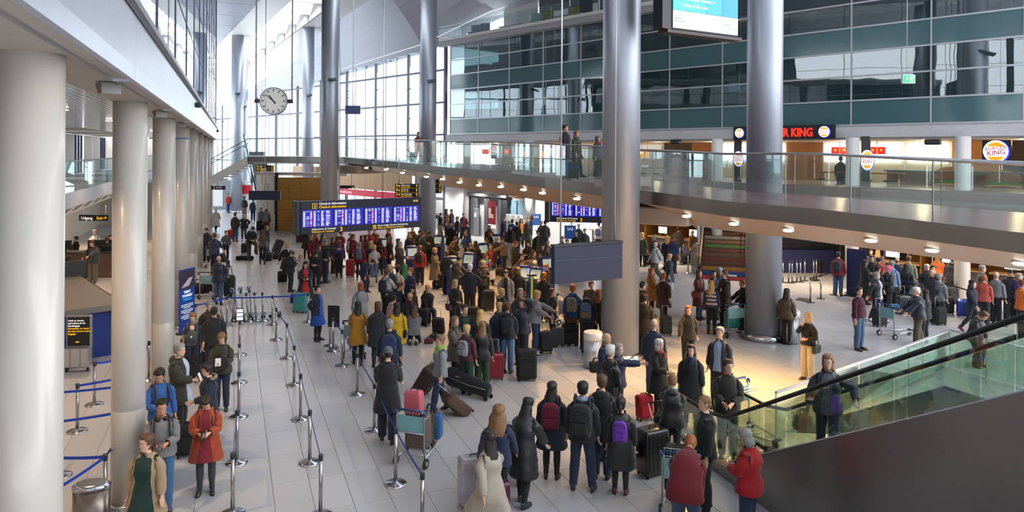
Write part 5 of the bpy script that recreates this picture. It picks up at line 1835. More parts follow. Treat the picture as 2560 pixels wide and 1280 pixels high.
def limb(S,T,la,lb,pole,d0,n0):
 """two-bone reach: returns joint positions and the two rotations"""
 st = T - S
 L = np.linalg.norm(st)
 L2 = min(L,(la + lb) * .998)
 u = nrm(st)
 T = S + u * L2
 ca = (la * la + L2 * L2 - lb * lb) / (2 * la * L2)
 ca = max(-1,min(1,ca))
 pp = nrm(pole - u * (pole @ u))
 E = S + u * la * ca + pp * la * math.sqrt(max(0,1 - ca * ca))
 a,b = nrm(E - S),nrm(T - E)
 n1 = nrm(np.cross(pp,u))
 B0 = np.stack([d0,n0,np.cross(d0,n0)],1)
 Ra = np.stack([a,n1,np.cross(a,n1)],1) @ B0.T
 Rb = np.stack([b,n1,np.cross(b,n1)],1) @ B0.T
 return E,T,Ra,Rb
def solve(P):
 """pose dict -> rotation and origin for each bone"""
 R,O = {},{}
 Rp = rz_(P.get('ptw', 0)) @ rx_(-P.get('plean', 0))
 pel = np.array(P.get('pel', (0, 0, .95)), float)
 R['pelvis'], O['pelvis'] = Rp, pel
 def child(b,par,Rl):
  R[b] = R[par] @ Rl
  O[b] = O[par] + R[par] @ (J[b] - J[par])
 ln = P.get('lean', 0)
 tw = P.get('tw', 0)
 child('spine', 'pelvis', rz_(tw * .5) @ rx_(-ln * .5))
 child('chest', 'spine', rz_(tw * .5) @ rx_(-ln * .5))
 hp, hy = P.get('hp', 0), P.get('hy', 0)
 child('neck', 'chest', rz_(hy * .4) @ rx_(-hp * .4))
 child('head', 'neck', rz_(hy * .6) @ rx_(-hp * .6) @ ry_(P.get('hr', 0)))
 for p, sg in (('l', 1), ('r', -1)):
  d0 = AD * np.array([sg,1,1])
  n0 = nrm(np.cross(d0,np.array([0,-1.0,0])))
  Sx = O['chest'] + R['chest'] @ (J[p + 'ua'] - J['chest'])
  T = np.array(P.get(p + 'hand', (sg * .25, -.04, .86)), float)
  T = O['chest'] + R['chest'] @ (T - J['chest']) if P.get('local', 1) else T
  pole = R['chest'] @ np.array(P.get(p + 'pole', (sg * .35, .9, -.3)), float)
  E_,T_,Ra,Rb = limb(Sx,T,UAL,FAL,pole,d0,n0)
  R[p + 'ua'], O[p + 'ua'], R[p + 'fa'], O[p + 'fa'], R[p + 'h'], O[p + 'h'] = Ra, Sx, Rb, E_, Rb, T_
  d0 = np.array([0,0,-1.0])
  n0 = np.array([1.0,0,0])
  Sx = O['pelvis'] + R['pelvis'] @ (J[p + 'th'] - J['pelvis'])
  ft = np.array(P.get(p + 'foot', (sg * .1, 0, .07)), float)
  kp = np.array(P.get(p + 'knee', (sg * .12, -1, 0)), float)
  E_,T_,Ra,Rb = limb(Sx,ft,THL,SHL,kp,d0,n0)
  R[p + 'th'], O[p + 'th'], R[p + 'sh'], O[p + 'sh'] = Ra, Sx, Rb, E_
  R[p + 'f'], O[p + 'f'] = rz_(P.get(p + 'fyaw', sg * .15)) @ rx_(-P.get(p + 'fpitch', 0)), T_
 RR = np.array([R[b] for b in BONES])
 OO = np.array([O[b] for b in BONES])
 return RR,OO
def apply_pose(V,Wt,RR,OO):
 out = np.zeros_like(V)
 for b in range(17):
  w_ = Wt[:,b]
  m = w_ > 1e-5
  if m.any():
   out[m] += w_[m,None] * ((V[m] - JR[b]) @ RR[b].T + OO[b])
 return out
CACHE = {}
def cached(key,fn):
 if key not in CACHE:
  CACHE[key] = fn()
 return CACHE[key]
EDG = {}
def skin_obj(name,data,RR,OO,sc,mats,parent):
 V,Wt,Fc,Mi = data
 P = apply_pose(V,Wt,RR,OO) * sc
 if name not in ('hair', 'shoe', 'scarf', 'body'):
  if id(data) not in EDG:
   ed = np.array(sorted({tuple(sorted((f[i],f[i - 1]))) for f in Fc for i in range(len(f))}))
   ua = Wt[:,5] + Wt[:,8]
   EDG[id(data)] = (ed,(ua > .05) & (Wt[:,2] > .36),np.bincount(ed.ravel(),minlength=len(V)))
  ed,mk,dg = EDG[id(data)]
  if mk.any():
   for _ in range(2):
    A_ = np.zeros_like(P)
    np.add.at(A_,ed[:,0],P[ed[:,1]])
    np.add.at(A_,ed[:,1],P[ed[:,0]])
    P[mk] = .4 * P[mk] + .6 * A_[mk] / np.maximum(dg[mk],1)[:,None]
 me = bpy.data.meshes.new(name)
 me.from_pydata(P.tolist(),[],Fc)
 for m in mats:
  me.materials.append(m)
 me.polygons.foreach_set('material_index', [min(x, len(mats) - 1) for x in Mi])
 me.polygons.foreach_set('use_smooth', [True] * len(Fc))
 me.update()
 return link(name,me,parent)
POSES = {
 'stand': {}, 
 'stand2': dict(lhand=(.24, -.08, .88), rhand=(-.22, -.14, .92), lfoot=(.12, -.06, .07), rfoot=(-.1, .05, .07), tw=.12),
 'walk': dict(pel=(0, 0, .93), lfoot=(.08, -.28, .08), rfoot=(-.08, .3, .13), rfpitch=-.5, rhand=(-.24, -.26, .93), lhand=(.25, .2, .9), lean=-.05),
 'phone': dict(lhand=(.06, -.3, 1.14), rhand=(-.07, -.29, 1.13), hp=-.45, lpole=(.6, .5, -.6), rpole=(-.6, .5, -.6)),
 'hips': dict(lhand=(.2, -.03, 1.03), rhand=(-.2, -.03, 1.03), lpole=(1, .45, 0), rpole=(-1, .45, 0)),
 'cross': dict(lhand=(-.12, -.19, 1.2), rhand=(.12, -.2, 1.17), lpole=(.5, -.1, -1), rpole=(-.5, -.1, -1)),
 'push': dict(lhand=(.22, -.42, 1.05), rhand=(-.22, -.42, 1.05), lean=-.12, lfoot=(.1, -.1, .07), rfoot=(-.1, .12, .07)),
 'hold': dict(rhand=(-.1, -.3, 1.1), rpole=(-.7, .5, -.5)),
 'hold2': dict(lhand=(.12, -.3, 1.08), lpole=(.7, .5, -.5), hp=-.2),
 'drag': dict(rhand=(-.28, .24, .84), lfoot=(.09, -.2, .07), rfoot=(-.09, .2, .1), rfpitch=-.35),
 'point': dict(rhand=(-.5, -.42, 1.42), rpole=(-.2, .3, -1), hy=-.2),
 'headhand': dict(lhand=(.08, -.06, 1.74), lpole=(1, -.1, .2), hp=-.2),
 'face': dict(rhand=(-.05, -.17, 1.47), rpole=(-.6, 0, -1), lhand=(.1, -.24, 1.12), lpole=(.6, .4, -.6)),
 'sit': dict(pel=(0, .1, .52), lfoot=(.14, -.36, .07), rfoot=(-.14, -.32, .07), lhand=(.06, -.32, .98), rhand=(-.06, -.34, .98), lean=-.18, hp=-.1),
 'kneel': dict(pel=(0, .12, .36), lfoot=(.1, .36, .08), rfoot=(-.1, .36, .08), lfpitch=-1.4, rfpitch=-1.4, lknee=(.2, -1, -.4), rknee=(-.2, -1, -.4), lean=-.3, lhand=(.1, -.34, 1.0), rhand=(-.1, -.34, 1.0), hp=-.25),
 'bend': dict(pel=(0, .14, .9), plean=-.55, lean=-.75, lhand=(.16, -.42, .98), rhand=(-.16, -.42, .98), hp=-.2, lfoot=(.12, 0, .07), rfoot=(-.12, .05, .07)),
 'raise': dict(lhand=(.08, -.24, 1.62), rhand=(-.08, -.24, 1.62), lpole=(1, 0, -.5), rpole=(-1, 0, -.5)),
 'read': dict(lhand=(.16, -.36, 1.22), rhand=(-.16, -.36, 1.22), hp=-.35, lpole=(.7, .3, -.7), rpole=(-.7, .3, -.7)),
 'behind': dict(lhand=(.05, .2, .98), rhand=(-.05, .2, .98), lpole=(1, .4, 0), rpole=(-1, .4, 0)),
 'reach': dict(lhand=(.12, -.5, 1.2), rhand=(-.15, -.42, 1.1), lean=-.25, hp=-.3),
}
SKIN = {'l': '#d9ab91', 'm': '#c48f70', 'd': '#6f4a35', 'p': '#e6bda6'}
HAIRC = {'blond': '#c9a468', 'brown': '#5b3d28', 'dark': '#241a16', 'black': '#14110f', 'ginger': '#9a5526', 'grey': '#8f8d8b', 'white': '#d5d3cf', 'lbrown': '#86623f'}
EYEW = mat('eye_white', '#e9e4df', .3, 0, 0)
LIPS = mat('lips', '#a8615a', .5, 0, .05)
def cloth(c, kind='cloth'):
 """procedural fabric by colour"""
 rough, bump, bs, coat = {'cloth': (.85, .25, 140, 0), 'denim': (.85, .35, 220, 0), 'puff': (.5, .12, 40, .1), 'leather': (.38, .2, 60, .1), 'knit': (.95, .5, 90, 0)}[kind]
 return mat('%s_%s' % (kind, c.lstrip('#')), c, rough, 0, .22 if kind != 'puff' else .12, 9, bump, bs, coat=coat, sheen=.15 if kind != 'leather' else 0)
TOPS = {
 'tee': (.90, .72, .014, 0, .05, 0, 0, 'cloth'), 'sweater': (.90, 1.97, .02, .012, .04, 0, 0, 'knit'), 'hoodie': (.88, 1.97, .026, .01, .02, 0, 1, 'cloth'),
 'jacket': (.84, 1.97, .03, .03, .06, 0, 0, 'cloth'), 'parka': (.66, 1.97, .042, .03, .12, 0, 1, 'cloth'), 'puffer': (.82, 1.97, .042, .03, .04, .035, 1, 'puff'),
 'longpuff': (.50, 1.97, .046, .03, .1, .03, 1, 'puff'), 'coat': (.60, 1.97, .034, .025, .16, 0, 0, 'cloth'), 'longcoat': (.40, 1.97, .036, .025, .17, 0, 0, 'cloth'),
 'leather': (.86, 1.97, .028, .03, .04, 0, 0, 'leather'), 'vest': (.86, .15, .045, .03, .03, .03, 0, 'puff'), 'shirt': (.86, 1.9, .018, .025, .05, 0, 0, 'cloth'), 'fur': (.66, 1.97, .042, .03, .12, 0, 1, 'cloth')}
PEOPLE = []
def person(px, py, h, face, top, tcol, bot, bcol, hair, hcol, pose, label, z0=0.0, inner=None, hat=None, hatc=None, scarf=None, shoe='#1d1c1e', skin='l', fem=None, g=1.0, curl=.35, group=None, stripes=None, d=None, cat='person', open_=1, **ov):
 """px, py: crown of the head in the photograph; face: 0 towards the viewer, 90 to the right, 180 away"""
 P = dict(POSES[pose])
 P.update(ov)
 sc = h / 1.75
 RR,OO = solve(P)
 if fem is None:
  fem = hair in ('long', 'pony', 'bun', 'bob', 'curly')
 if g == 1.0 and h > 1.3:
  g = 1.12 if fem else 1.2
 crown = (apply_pose(np.array([[0,.006,1.752]]),np.eye(17)[[4]],RR,OO) * sc)[0]
 q = gz(px,py,z0 + crown[2]) if d is None else at(px,py,d)
 a = math.radians(face) + math.atan2(-q.x,q.y) * 1.0
 ca,sa = math.cos(a),math.sin(a)
 loc = Vector((q.x - (crown[0] * ca - crown[1] * sa),q.y - (crown[0] * sa + crown[1] * ca),z0))
 r = thing('person', label, cat, loc, a, group)
 far_ = q.y > 26
 sk = mat('skin_' + skin, SKIN[skin], .5, 0, .06, 12)
 hm = mat('hair_' + hcol, HAIRC[hcol], .55, 0, .3, 30, .3, 120)
 skin_obj('body', cached(('b', fem, g, far_, curl, top != 'tee'), lambda: body_mesh(fem, g, far_, curl, top != 'tee')), RR, OO, sc, [sk, EYEW, LIPS, mat('hair_dark', HAIRC['dark'], .55, 0, .3, 30)], r)
 hem,slv,infl,collar,flare,ribs,hood,fab = TOPS[top]
 if fem and top in ('coat', 'longcoat'):
  flare += .04
 mats = [cloth(tcol, fab), cloth(inner or stripes or tcol, 'cloth'), mat('fur_trim', '#9c8a74', .95, 0, .4, 40, .6, 120)]
 op = 0 if not inner else open_
 if hair in ('long', 'curly', 'pony') and top != 'fur':
  hood = 0
 skin_obj({'tee': 't_shirt', 'sweater': 'sweater', 'hoodie': 'hooded_sweater', 'vest': 'padded_vest', 'shirt': 'shirt'}.get(top, 'coat' if hem < .7 else 'jacket'),
    cached(('t', top, fem, g, op, bool(stripes)), lambda: top_mesh(fem, g, hem, slv, infl, collar, flare, ribs, op, 0, bool(stripes))), RR, OO, sc, mats, r)
 if hood and not (hat == 'hood'):
  skin_obj('hood_back', cached(('hb', infl), lambda: hood_mesh(0, infl)), RR, OO, sc, mats[:1], r)
  if top == 'fur':
   skin_obj('fur_trim', cached(('hf', infl), lambda: hood_mesh(1, infl)), RR, OO, sc, mats[2:], r)
 if top == 'vest':
  skin_obj('shirt', cached(('t', 'shirt', fem, g, 0, False), lambda: top_mesh(fem, g, .86, 1.97, .016, .02, .05, 0, 0, 0)), RR, OO, sc, [cloth(inner or tcol)], r)
 if bot == 'skirt':
  skin_obj('skirt', cached(('s', fem, g), lambda: skirt_mesh(fem, g, .50, .16)), RR, OO, sc, [cloth(bcol)], r)
  skin_obj('tights', cached(('p', fem, g, 1.97, 0, .003), lambda: pants_mesh(fem, g, 1.97, 0, .003)), RR, OO, sc, [cloth('#2a2022')], r)
 else:
  fl, inf = {'jeans': (.012, .012), 'pants': (.03, .016), 'slim': (0, .008), 'wide': (.06, .02)}[bot]
  skin_obj('trousers', cached(('p', fem, g, 1.97, fl, inf), lambda: pants_mesh(fem, g, 1.97, fl, inf)), RR, OO, sc, [cloth(bcol, 'denim' if bot == 'jeans' else 'cloth')], r)
 bt = shoe == 'boot'
 for sg in (1,-1):
  skin_obj('shoe', cached(('sh', sg, bt), lambda: shoe_mesh(sg, bt, 1)), RR, OO, sc, [cloth('#1d1a1a' if bt else shoe, 'leather'), mat('shoe_sole', '#cfcdc8' if shoe in ('#e8e6e2', '#30343c') else '#26241f', .7)], r)
 if hat:
  skin_obj({'hood': 'hood', 'hijab': 'headscarf'}.get(hat, hat), cached(('hat', hat), lambda: hat_mesh(hat)), RR, OO, sc, [cloth(hatc, 'knit' if hat == 'beanie' else 'cloth')], r)
 if hair and hat not in ('hijab', 'hood'):
  st = hair if not hat or hair in ('long', 'pony', 'curly') else 'crop'
  skin_obj('hair', cached(('h', st), lambda: hair_mesh(st, .022 if st == 'curly' else .016)), RR, OO, sc, [hm], r)
 if scarf:
  skin_obj('scarf', cached(('sc',), scarf_mesh), RR, OO, sc, [cloth(scarf, 'knit')], r)
 info = dict(root=r,loc=loc,a=a,RR=RR,OO=OO,sc=sc)
 PEOPLE.append(info)
 return info
def pt(info,bone,p):
 """a rest-pose point carried by a bone -> world"""
 b = BI[bone]
 v = ((np.array(p, float) - JR[b]) @ info['RR'][b].T + info['OO'][b]) * info['sc']
 ca, sa = math.cos(info['a']), math.sin(info['a'])
 return Vector((v[0] * ca - v[1] * sa + info['loc'].x, v[0] * sa + v[1] * ca + info['loc'].y, v[2] + info['loc'].z))
def bone_mtx(info,bone,p):
 b = BI[bone]
 R = rz_(info['a']) @ info['RR'][b]
 M = Matrix(R.tolist()).to_4x4()
 M.translation = pt(info,bone,p)
 return M @ Matrix.Scale(info['sc'], 4)
BACKPACK = {}
def backpack(info,col,label,big=1.0,accent=None):
 """worn on the back, straps over the shoulders"""
 key = (col,accent)
 m1, m2 = cloth(col, 'cloth'), cloth(accent or '#22242a', 'cloth')
 t = tag(link('backpack', None), label, 'backpack', 'backpacks')
 t.matrix_world = bone_mtx(info, 'chest', (0, .145, 1.22)) @ Matrix.Scale(big, 4)
 if key not in BACKPACK:
  b = MB()
  V,Fc,n = [],[],12
  prof = [(-.21,.10,.05),(-.20,.135,.07),(-.10,.15,.085),(.05,.148,.08),(.14,.135,.07),(.19,.10,.05),(.205,.05,.03)]
  for z,rx,ry in prof:
   for k in range(n):
    a = 2 * math.pi * k / n
    sx,cx = math.sin(a),math.cos(a)
    V.append((rx * math.copysign(abs(sx) ** .6,sx),.07 + ry * math.copysign(abs(cx) ** .6,cx),z))
  for i in range(len(prof) - 1):
   for k in range(n):
    Fc.append((i * n + k,i * n + (k + 1) % n,(i + 1) * n + (k + 1) % n,(i + 1) * n + k))
  Fc += [tuple(range(n - 1,-1,-1)),tuple(range((len(prof) - 1) * n,len(prof) * n))]
  b.add(V,Fc,0,True)
  pk = MB().box((0,.155,-.09),(.2,.05,.17),bev=.02)
  s1 = [MB().tube([(x,.0,.16),(x,-.06,.25),(x * 1.05,-.17,.255),(x * 1.1,-.265,.19),(x * 1.15,-.315,.08),(x * 1.35,-.29,-.05),(x * 1.75,-.14,-.13),(x * 1.4,.0,-.16)],.018,6) for x in (-.1,.1)]
  hd = MB().tube([(-.03,.05,.2),(0,.05,.235),(.03,.05,.2)],.008,6)
  BACKPACK[key] = (b.mesh('pack', m1), pk.mesh('pocket', m1 if not accent else m2), [s.mesh('strap', m2) for s in s1], hd.mesh('grab_loop', m2), MB().tube([(-.12, .13, .08), (-.08, .16, .15), (0, .165, .17), (.08, .16, .15), (.12, .13, .08)], .006, 5).mesh('zip', m2))
 bp = BACKPACK[key]
 link('pack', bp[0], t)
 link('pocket', bp[1], t)
 for s in bp[2]:
  link('strap', s, t)
 link('grab_loop', bp[3], t)
 link('zip', bp[4], t)
 return t
def shoulder_bag(info,col,label,side=1,low=0.0,strap=True):
 m = cloth(col, 'leather')
 t = tag(link('shoulder_bag', None), label, 'bag', 'shoulder bags')
 t.matrix_world = bone_mtx(info, 'pelvis', (side * .22, .03, .98 - low))
 MB().box((0, 0, -.08), (.1, .28, .22), bev=.03).build('bag_body', m, t)
 MB().box((side * .045, 0, -.04), (.02, .27, .14), bev=.008).build('flap', m, t)
 if strap:
  MB().tube([(0, .1, .02), (-side * .04, .09, .3), (-side * .1, .03, .47), (-side * .12, -.05, .4), (-side * .06, -.12, .2), (0, -.1, .02)], .009, 6).build('strap', m, t)
 return t
def tote(info,hand_,col,label):
 m = cloth(col, 'cloth')
 t = tag(link('carrier_bag', None), label, 'bag', 'carried bags')
 p = pt(info, hand_ + 'h', J[hand_ + 'h'] + AD * np.array([1 if hand_ == 'l' else -1, 1, 1]) * .07)
 t.location = p
 t.rotation_euler = (0, 0, info['a'] + 1.2)
 MB().add([(-.14, -.05, -.2), (.14, -.05, -.2), (.14, .05, -.2), (-.14, .05, -.2), (-.16, -.06, -.48), (.16, -.06, -.48), (.16, .06, -.48), (-.16, .06, -.48)], [(0, 1, 5, 4), (1, 2, 6, 5), (2, 3, 7, 6), (3, 0, 4, 7), (4, 5, 6, 7), (3, 2, 1, 0)]).build('bag_body', m, t)
 for y in (-.04,.04):
  MB().tube([(-.09, y, -.2), (-.04, y * .4, -.02), (.04, y * .4, -.02), (.09, y, -.2)], .008, 6).build('handle', m, t)
 return t
PHONE = mat('phone_black', '#14161a', .2, 0, .05)
def held(info, kind, label, col='#f1efe9'):
 """thing between the hands"""
 a, b = (pt(info, s + 'h', J[s + 'h'] + AD * np.array([k, 1, 1]) * .1) for s, k in (('l', 1), ('r', -1)))
 if kind == 'phone':
  t = tag(link('phone', None, None, b, info['a']), label, 'phone', 'phones')
  MB().box((0, -.01, .02), (.075, .012, .15), bev=.004, mtx=Matrix.Rotation(-.6, 4, 'X')).build('case', PHONE, t)
  MB().box((0, .0, .02), (.066, .013, .135), mtx=Matrix.Rotation(-.6, 4, 'X')).build('screen', mat('phone_screen', '#39414e', .2, emit=.2), t)
 elif kind == 'paper':
  t = tag(link('paper', None, None, b, info['a']), label, 'paper', 'papers')
  MB().box((0, -.02, .06), (.11, .004, .17), mtx=Matrix.Rotation(-.4, 4, 'X')).build('sheet', mat('paper_' + col[1:], col, .7, 0, .05), t)
 else:
  t = tag(link('newspaper', None, None, (a + b) / 2, info['a']), label, 'newspaper')
  for s in (-1,1):
   MB().slab((0, -.06, -.12), (s * .2, 0, -.12), (s * .2, 0, .2), (0, -.06, .2), .004 * s).build('page', mat('newsprint', '#cfcac0', .8, 0, .25, 30), t)
  MB().box((.1, -.04, .15), (.14, .006, .03), rz=.3).build('headline', mat('headline_red', '#a22a2a', .7), t)
 return t
# WHO STANDS WHERE
A = person(367, 1087, 1.68, -25, 'coat', '#a3896a', 'slim', '#23262c', 'pony', 'brown', 'stand', 'woman in beige trench coat and green top looking left', inner='#12332d', open_=2, hy=.6 * -1, lhand=(.27, -.1, .87))
B = person(405, 1000, 1.74, 0, 'hoodie', '#777576', 'jeans', '#3a6790', 'short', 'black', 'phone', 'man in grey sweater and jeans holding a phone, headphones round neck', skin='m', g=1.2, shoe='#3a4a72', hp=-.1)
held(B, 'phone', 'dark phone in the hands of the grey sweater man')
hp_ = tag(link('headphones', None), 'black headphones around the neck of the grey sweater man', 'headphones')
hp_.matrix_world = bone_mtx(B, 'chest', (0, 0, 1.47))
MB().tube([(.09 * math.sin(t), .03 - .1 * math.cos(t), .01 - .02 * math.cos(t)) for t in np.linspace(.5, 2 * math.pi - .5, 14)], .014, 8).build('band', BLACK, hp_)
for s in (-1,1):
 MB().ell((s * .055, -.085, .0), (.04, .03, .04), 10, 6).build('ear_cup', BLACK, hp_)
backpack(B, '#3c3f46', 'dark grey backpack on the grey sweater man')
C = person(398, 926, 1.78, 15, 'shirt', '#2f5c9e', 'jeans', '#2a3550', 'short', 'black', 'hold', 'bearded man in bright blue shirt beside the second column', skin='m', hp=-.45, hy=-.5, g=1.1)
backpack(C, '#34344a', 'dark blue rucksack of the bearded man in the blue shirt', .95)
C = person(514, 998, 1.66, -5, 'coat', '#a3431f', 'slim', '#3b3b41', 'bun', 'dark', 'phone', 'woman in rust orange coat bowing over her phone', inner='#7c1f2c', shoe='#30343c', hp=-.75)
held(C, 'phone', 'white phone of the woman in the rust orange coat')
backpack(C, '#2d3a44', 'small backpack worn with the rust orange coat', .9)
C = person(449, 860, 1.84, 70, 'parka', '#37342a', 'pants', '#24252a', 'short', 'grey', 'hold', 'grey-haired man in dark olive parka holding a paper', inner='#b8c4d6', hp=-.05)
held(C, 'paper', 'white boarding paper of the man in the olive parka')
C = person(516, 912, 1.64, -80, 'fur', '#222a3b', 'slim', '#1d1f26', 'bun', 'dark', 'hold2', 'woman in navy fur-hooded coat turned left in the queue')
shoulder_bag(C, '#77777b', 'grey shoulder bag of the fur-hooded navy coat woman', -1)
C = person(553, 836, 1.70, -10, 'jacket', '#3d3c29', 'jeans', '#24304a', 'bun', 'lbrown', 'phone', 'woman in olive jacket with a black coat over her arm', inner='#33332a', shoe='#25272d')
held(C, 'paper', 'folded white slip of the woman in the olive jacket')
dc = tag(link('draped_coat', None), 'black coat draped over the arm of the olive jacket woman', 'coat')
dc.matrix_world = bone_mtx(C, 'lfa', J['lfa'] + AD * .12)
MB().ell((0, 0, -.05), (.1, .16, .1), 12, 8).build('fold', cloth('#17171a'), dc)
MB().lathe([(.13, -.55), (.15, -.3), (.12, -.05), (.05, .02)], 14, (.03, 0, 0), sx=.6).build('hanging_cloth', cloth('#17171a'), dc)
C = person(482, 784, 1.68, -15, 'tee', '#5c5e68', 'jeans', '#2a3146', 'pony', 'lbrown', 'stand2', 'woman in grey top carrying a baby in a front sling', hp=-.35)
bc = tag(link('baby_carrier', None), 'grey baby carrier on the chest of the grey top woman', 'carrier')
bc.matrix_world = bone_mtx(C, 'chest', (0, -.13, 1.2))
MB().ell((0, -.07, -.03), (.13, .11, .19), 14, 10).build('pouch', cloth('#4a4b50'), bc)
MB().box((0, -.15, -.13), (.22, .08, .03), bev=.01).build('belt', cloth('#2c2d31'), bc)
MB().box((0, -.185, .0), (.04, .01, .05)).build('badge', WHITE, bc)
for s in (-1,1):
 MB().tube([(s * .1, -.06, .1), (s * .11, .02, .26), (s * .11, .14, .29), (s * .1, .25, .15)], .022, 6).build('strap', cloth('#4a4b50'), bc)
bb = tag(link('baby', None), 'sleeping baby with bare head in the front carrier', 'baby')
bb.matrix_world = bone_mtx(C, 'chest', (0, -.18, 1.36))
MB().ell((0, 0, .03), (.06, .068, .075), 14, 10).ell((0, .02, -.12), (.07, .06, .1), 10, 6).ell((0, -.066, .02), (.008, .01, .009), 6, 4).build('body', mat('skin_p', SKIN['p'], .5, 0, .06), bb)
MB().ell((0, .014, .055), (.058, .06, .056), 12, 8).build('hair', mat('hair_lbrown', HAIRC['lbrown'], .55, 0, .3, 30, .3, 120), bb)
MB().ell((0, -.01, -.07), (.09, .06, .025), 12, 6).build('muslin', cloth('#d9d4c8'), bb)
C = person(535, 770, 1.82, -12, 'jacket', '#1b1c21', 'pants', '#23242a', 'crop', 'dark', 'stand2', 'man in black jacket and black cap looking down', hat='cap', hatc='#131418', hp=-.4)
C = person(523, 755, 1.80, -10, 'jacket', '#4a3d2c', 'pants', '#26262a', 'short', 'grey', 'stand', 'grey-haired man in brown jacket behind the black cap', hp=-.4, d=None)
backpack(C, '#2c5a7c', 'blue-strapped backpack of the man in the brown jacket', .9)
person(190, 591, 1.66, -75, 'jacket', '#1a1a20', 'slim', '#18181c', 'bun', 'black', 'hold', 'woman in black with dark bun at the exit sign desk')
person(237, 575, 1.80, -20, 'shirt', '#c7cbd6', 'pants', '#2a2a30', 'short', 'grey', 'stand', 'grey-haired man in pale shirt behind the desk monitors')
C = person(228, 603, 1.82, -35, 'puffer', '#2d3336', 'pants', '#5c574d', 'short', 'brown', 'reach', 'man with glasses in dark green puffer at the desk', lean=-.1)
backpack(C, '#33363a', 'grey backpack of the man in the green puffer at the desk')
person(268, 592, 1.78, 170, 'jacket', '#191a22', 'pants', '#17181f', 'short', 'brown', 'stand', 'man in dark suit seen from behind at the desk')
person(275, 589, 1.78, 20, 'jacket', '#20202a', 'pants', '#1c1c22', 'short', 'dark', 'stand', 'person in dark jacket half behind the second column')
person(172, 640, 1.7, 170, 'jacket', '#3a2f2b', 'slim', '#222226', 'long', 'dark', 'stand', 'person in brown jacket half hidden by the nearest column')
person(540, 521, 1.64, 165, 'longcoat', '#d6d2cb', 'slim', '#23232b', 'short', 'white', 'walk', 'woman in long white coat walking away', hat='beanie', hatc='#e6e2da', shoe='boot')
person(588, 532, 1.80, 150, 'jacket', '#2a2c2d', 'jeans', '#2e3f66', 'short', 'brown', 'stand', 'man in dark jacket and jeans seen from behind far away', shoe='#3b2a20')
C = person(610, 535, 1.68, 0, 'jacket', '#20222a', 'slim', '#24382a', 'long', 'blond', 'hips', 'blonde woman in black jacket and green trousers', scarf='#a09468', shoe='#e8e6e2')
shoulder_bag(C, '#1d1d20', 'black bag of the blonde woman in green trousers', 1)
person(565, 577, 1.52, 0, 'sweater', '#5b5f60', 'jeans', '#232a48', 'short', 'brown', 'hold', 'boy in grey sweater and dark jeans standing alone')
person(536, 583, 1.82, 165, 'puffer', '#1f2a4a', 'jeans', '#232c4c', 'short', 'brown', 'push', 'man in navy quilted jacket pushing a trolley', lean=-.05)
person(516, 570, 1.74, 10, 'jacket', '#23262a', 'pants', '#1d1e22', 'crop', 'dark', 'stand', 'person in dark cap and uniform by the far columns', hat='cap', hatc='#1b1c20')
C = person(547, 640, 1.80, 165, 'puffer', '#1b2133', 'jeans', '#41587c', 'bald', 'grey', 'push', 'bald man in navy jacket and jeans with a loaded trolley', g=1.15, lean=-.02, lhand=(.22, -.3, 1.0), rhand=(-.22, -.3, 1.0))
person(561, 626, 1.08, 60, 'puffer', '#20232a', 'jeans', '#262b3a', 'short', 'blond', 'sit', 'small child in dark jacket sitting on luggage')
C = person(633, 569, 1.82, 20, 'jacket', '#1e2025', 'pants', '#3b4038', 'short', 'dark', 'phone', 'man in black jacket with one foot up typing on his phone', lfoot=(.14, -.3, .4), lean=-.35)
backpack(C, '#2f6fb0', 'bright blue backpack of the man typing with one foot up')
C = person(657, 576, 1.70, 175, 'tee', '#55565a', 'slim', '#17171a', 'curly', 'brown', 'stand2', 'woman in grey top and black trousers seen from behind', shoe='boot')
person(667, 564, 1.70, 80, 'jacket', '#27304a', 'jeans', '#2d3b5c', 'long', 'lbrown', 'stand', 'woman with long hair in navy jacket beside the large case')
person(653, 520, 1.66, 30, 'jacket', '#5a7a9c', 'slim', '#1f2230', 'pony', 'brown', 'hold', 'woman in pale blue jacket by the bronze wall')
C = person(666, 523, 1.80, 160, 'jacket', '#6b2d30', 'pants', '#2b2b2b', 'short', 'brown', 'stand', 'man in dark red jacket by the bronze wall')
backpack(C, '#6f7276', 'grey travel backpack of the man by the bronze wall', 1.25)
person(611, 491, 1.80, 150, 'jacket', '#23252b', 'pants', '#7a6a55', 'short', 'dark', 'stand', 'man in black jacket and tan trousers behind the far column')
person(633, 497, 1.80, 170, 'jacket', '#39425a', 'jeans', '#2d3a58', 'short', 'brown', 'stand', 'man in dark blue under the small blank sign', shoe='#22222a')
person(570, 484, 1.75, 40, 'jacket', '#c8402c', 'jeans', '#2d4a7c', 'short', 'dark', 'stand', 'person in bright red jacket at the far left end')
C = person(717, 607, 1.70, 25, 'coat', '#1c1d21', 'slim', '#1b1b1f', 'long', 'blond', 'drag', 'blonde woman in black coat pulling a small case', scarf='#d8d2c8')
C = person(732, 628, 1.66, 70, 'jacket', '#202227', 'slim', '#1d1a28', 'crop', 'brown', 'phone', 'young person in camouflage cap with a furry black pack', hat='cap', hatc='#4c4b3b')
backpack(C, '#26272b', 'bulky black backpack below the camouflage cap', 1.1)
person(752, 636, 1.42, 60, 'sweater', '#cfcac4', 'slim', '#5a5f6b', 'pony', 'blond', 'stand', 'girl in pale blue cap and white top', hat='cap', hatc='#a9b9cc')
C = person(764, 655, 1.72, 5, 'longcoat', '#25262a', 'jeans', '#4f6d8c', 'long', 'black', 'phone', 'woman in long black cardigan and red shirt reading her phone', inner='#c92a24', shoe='#b3202a', fem=True)
held(C, 'phone', 'phone of the woman in the red shirt and black cardigan')
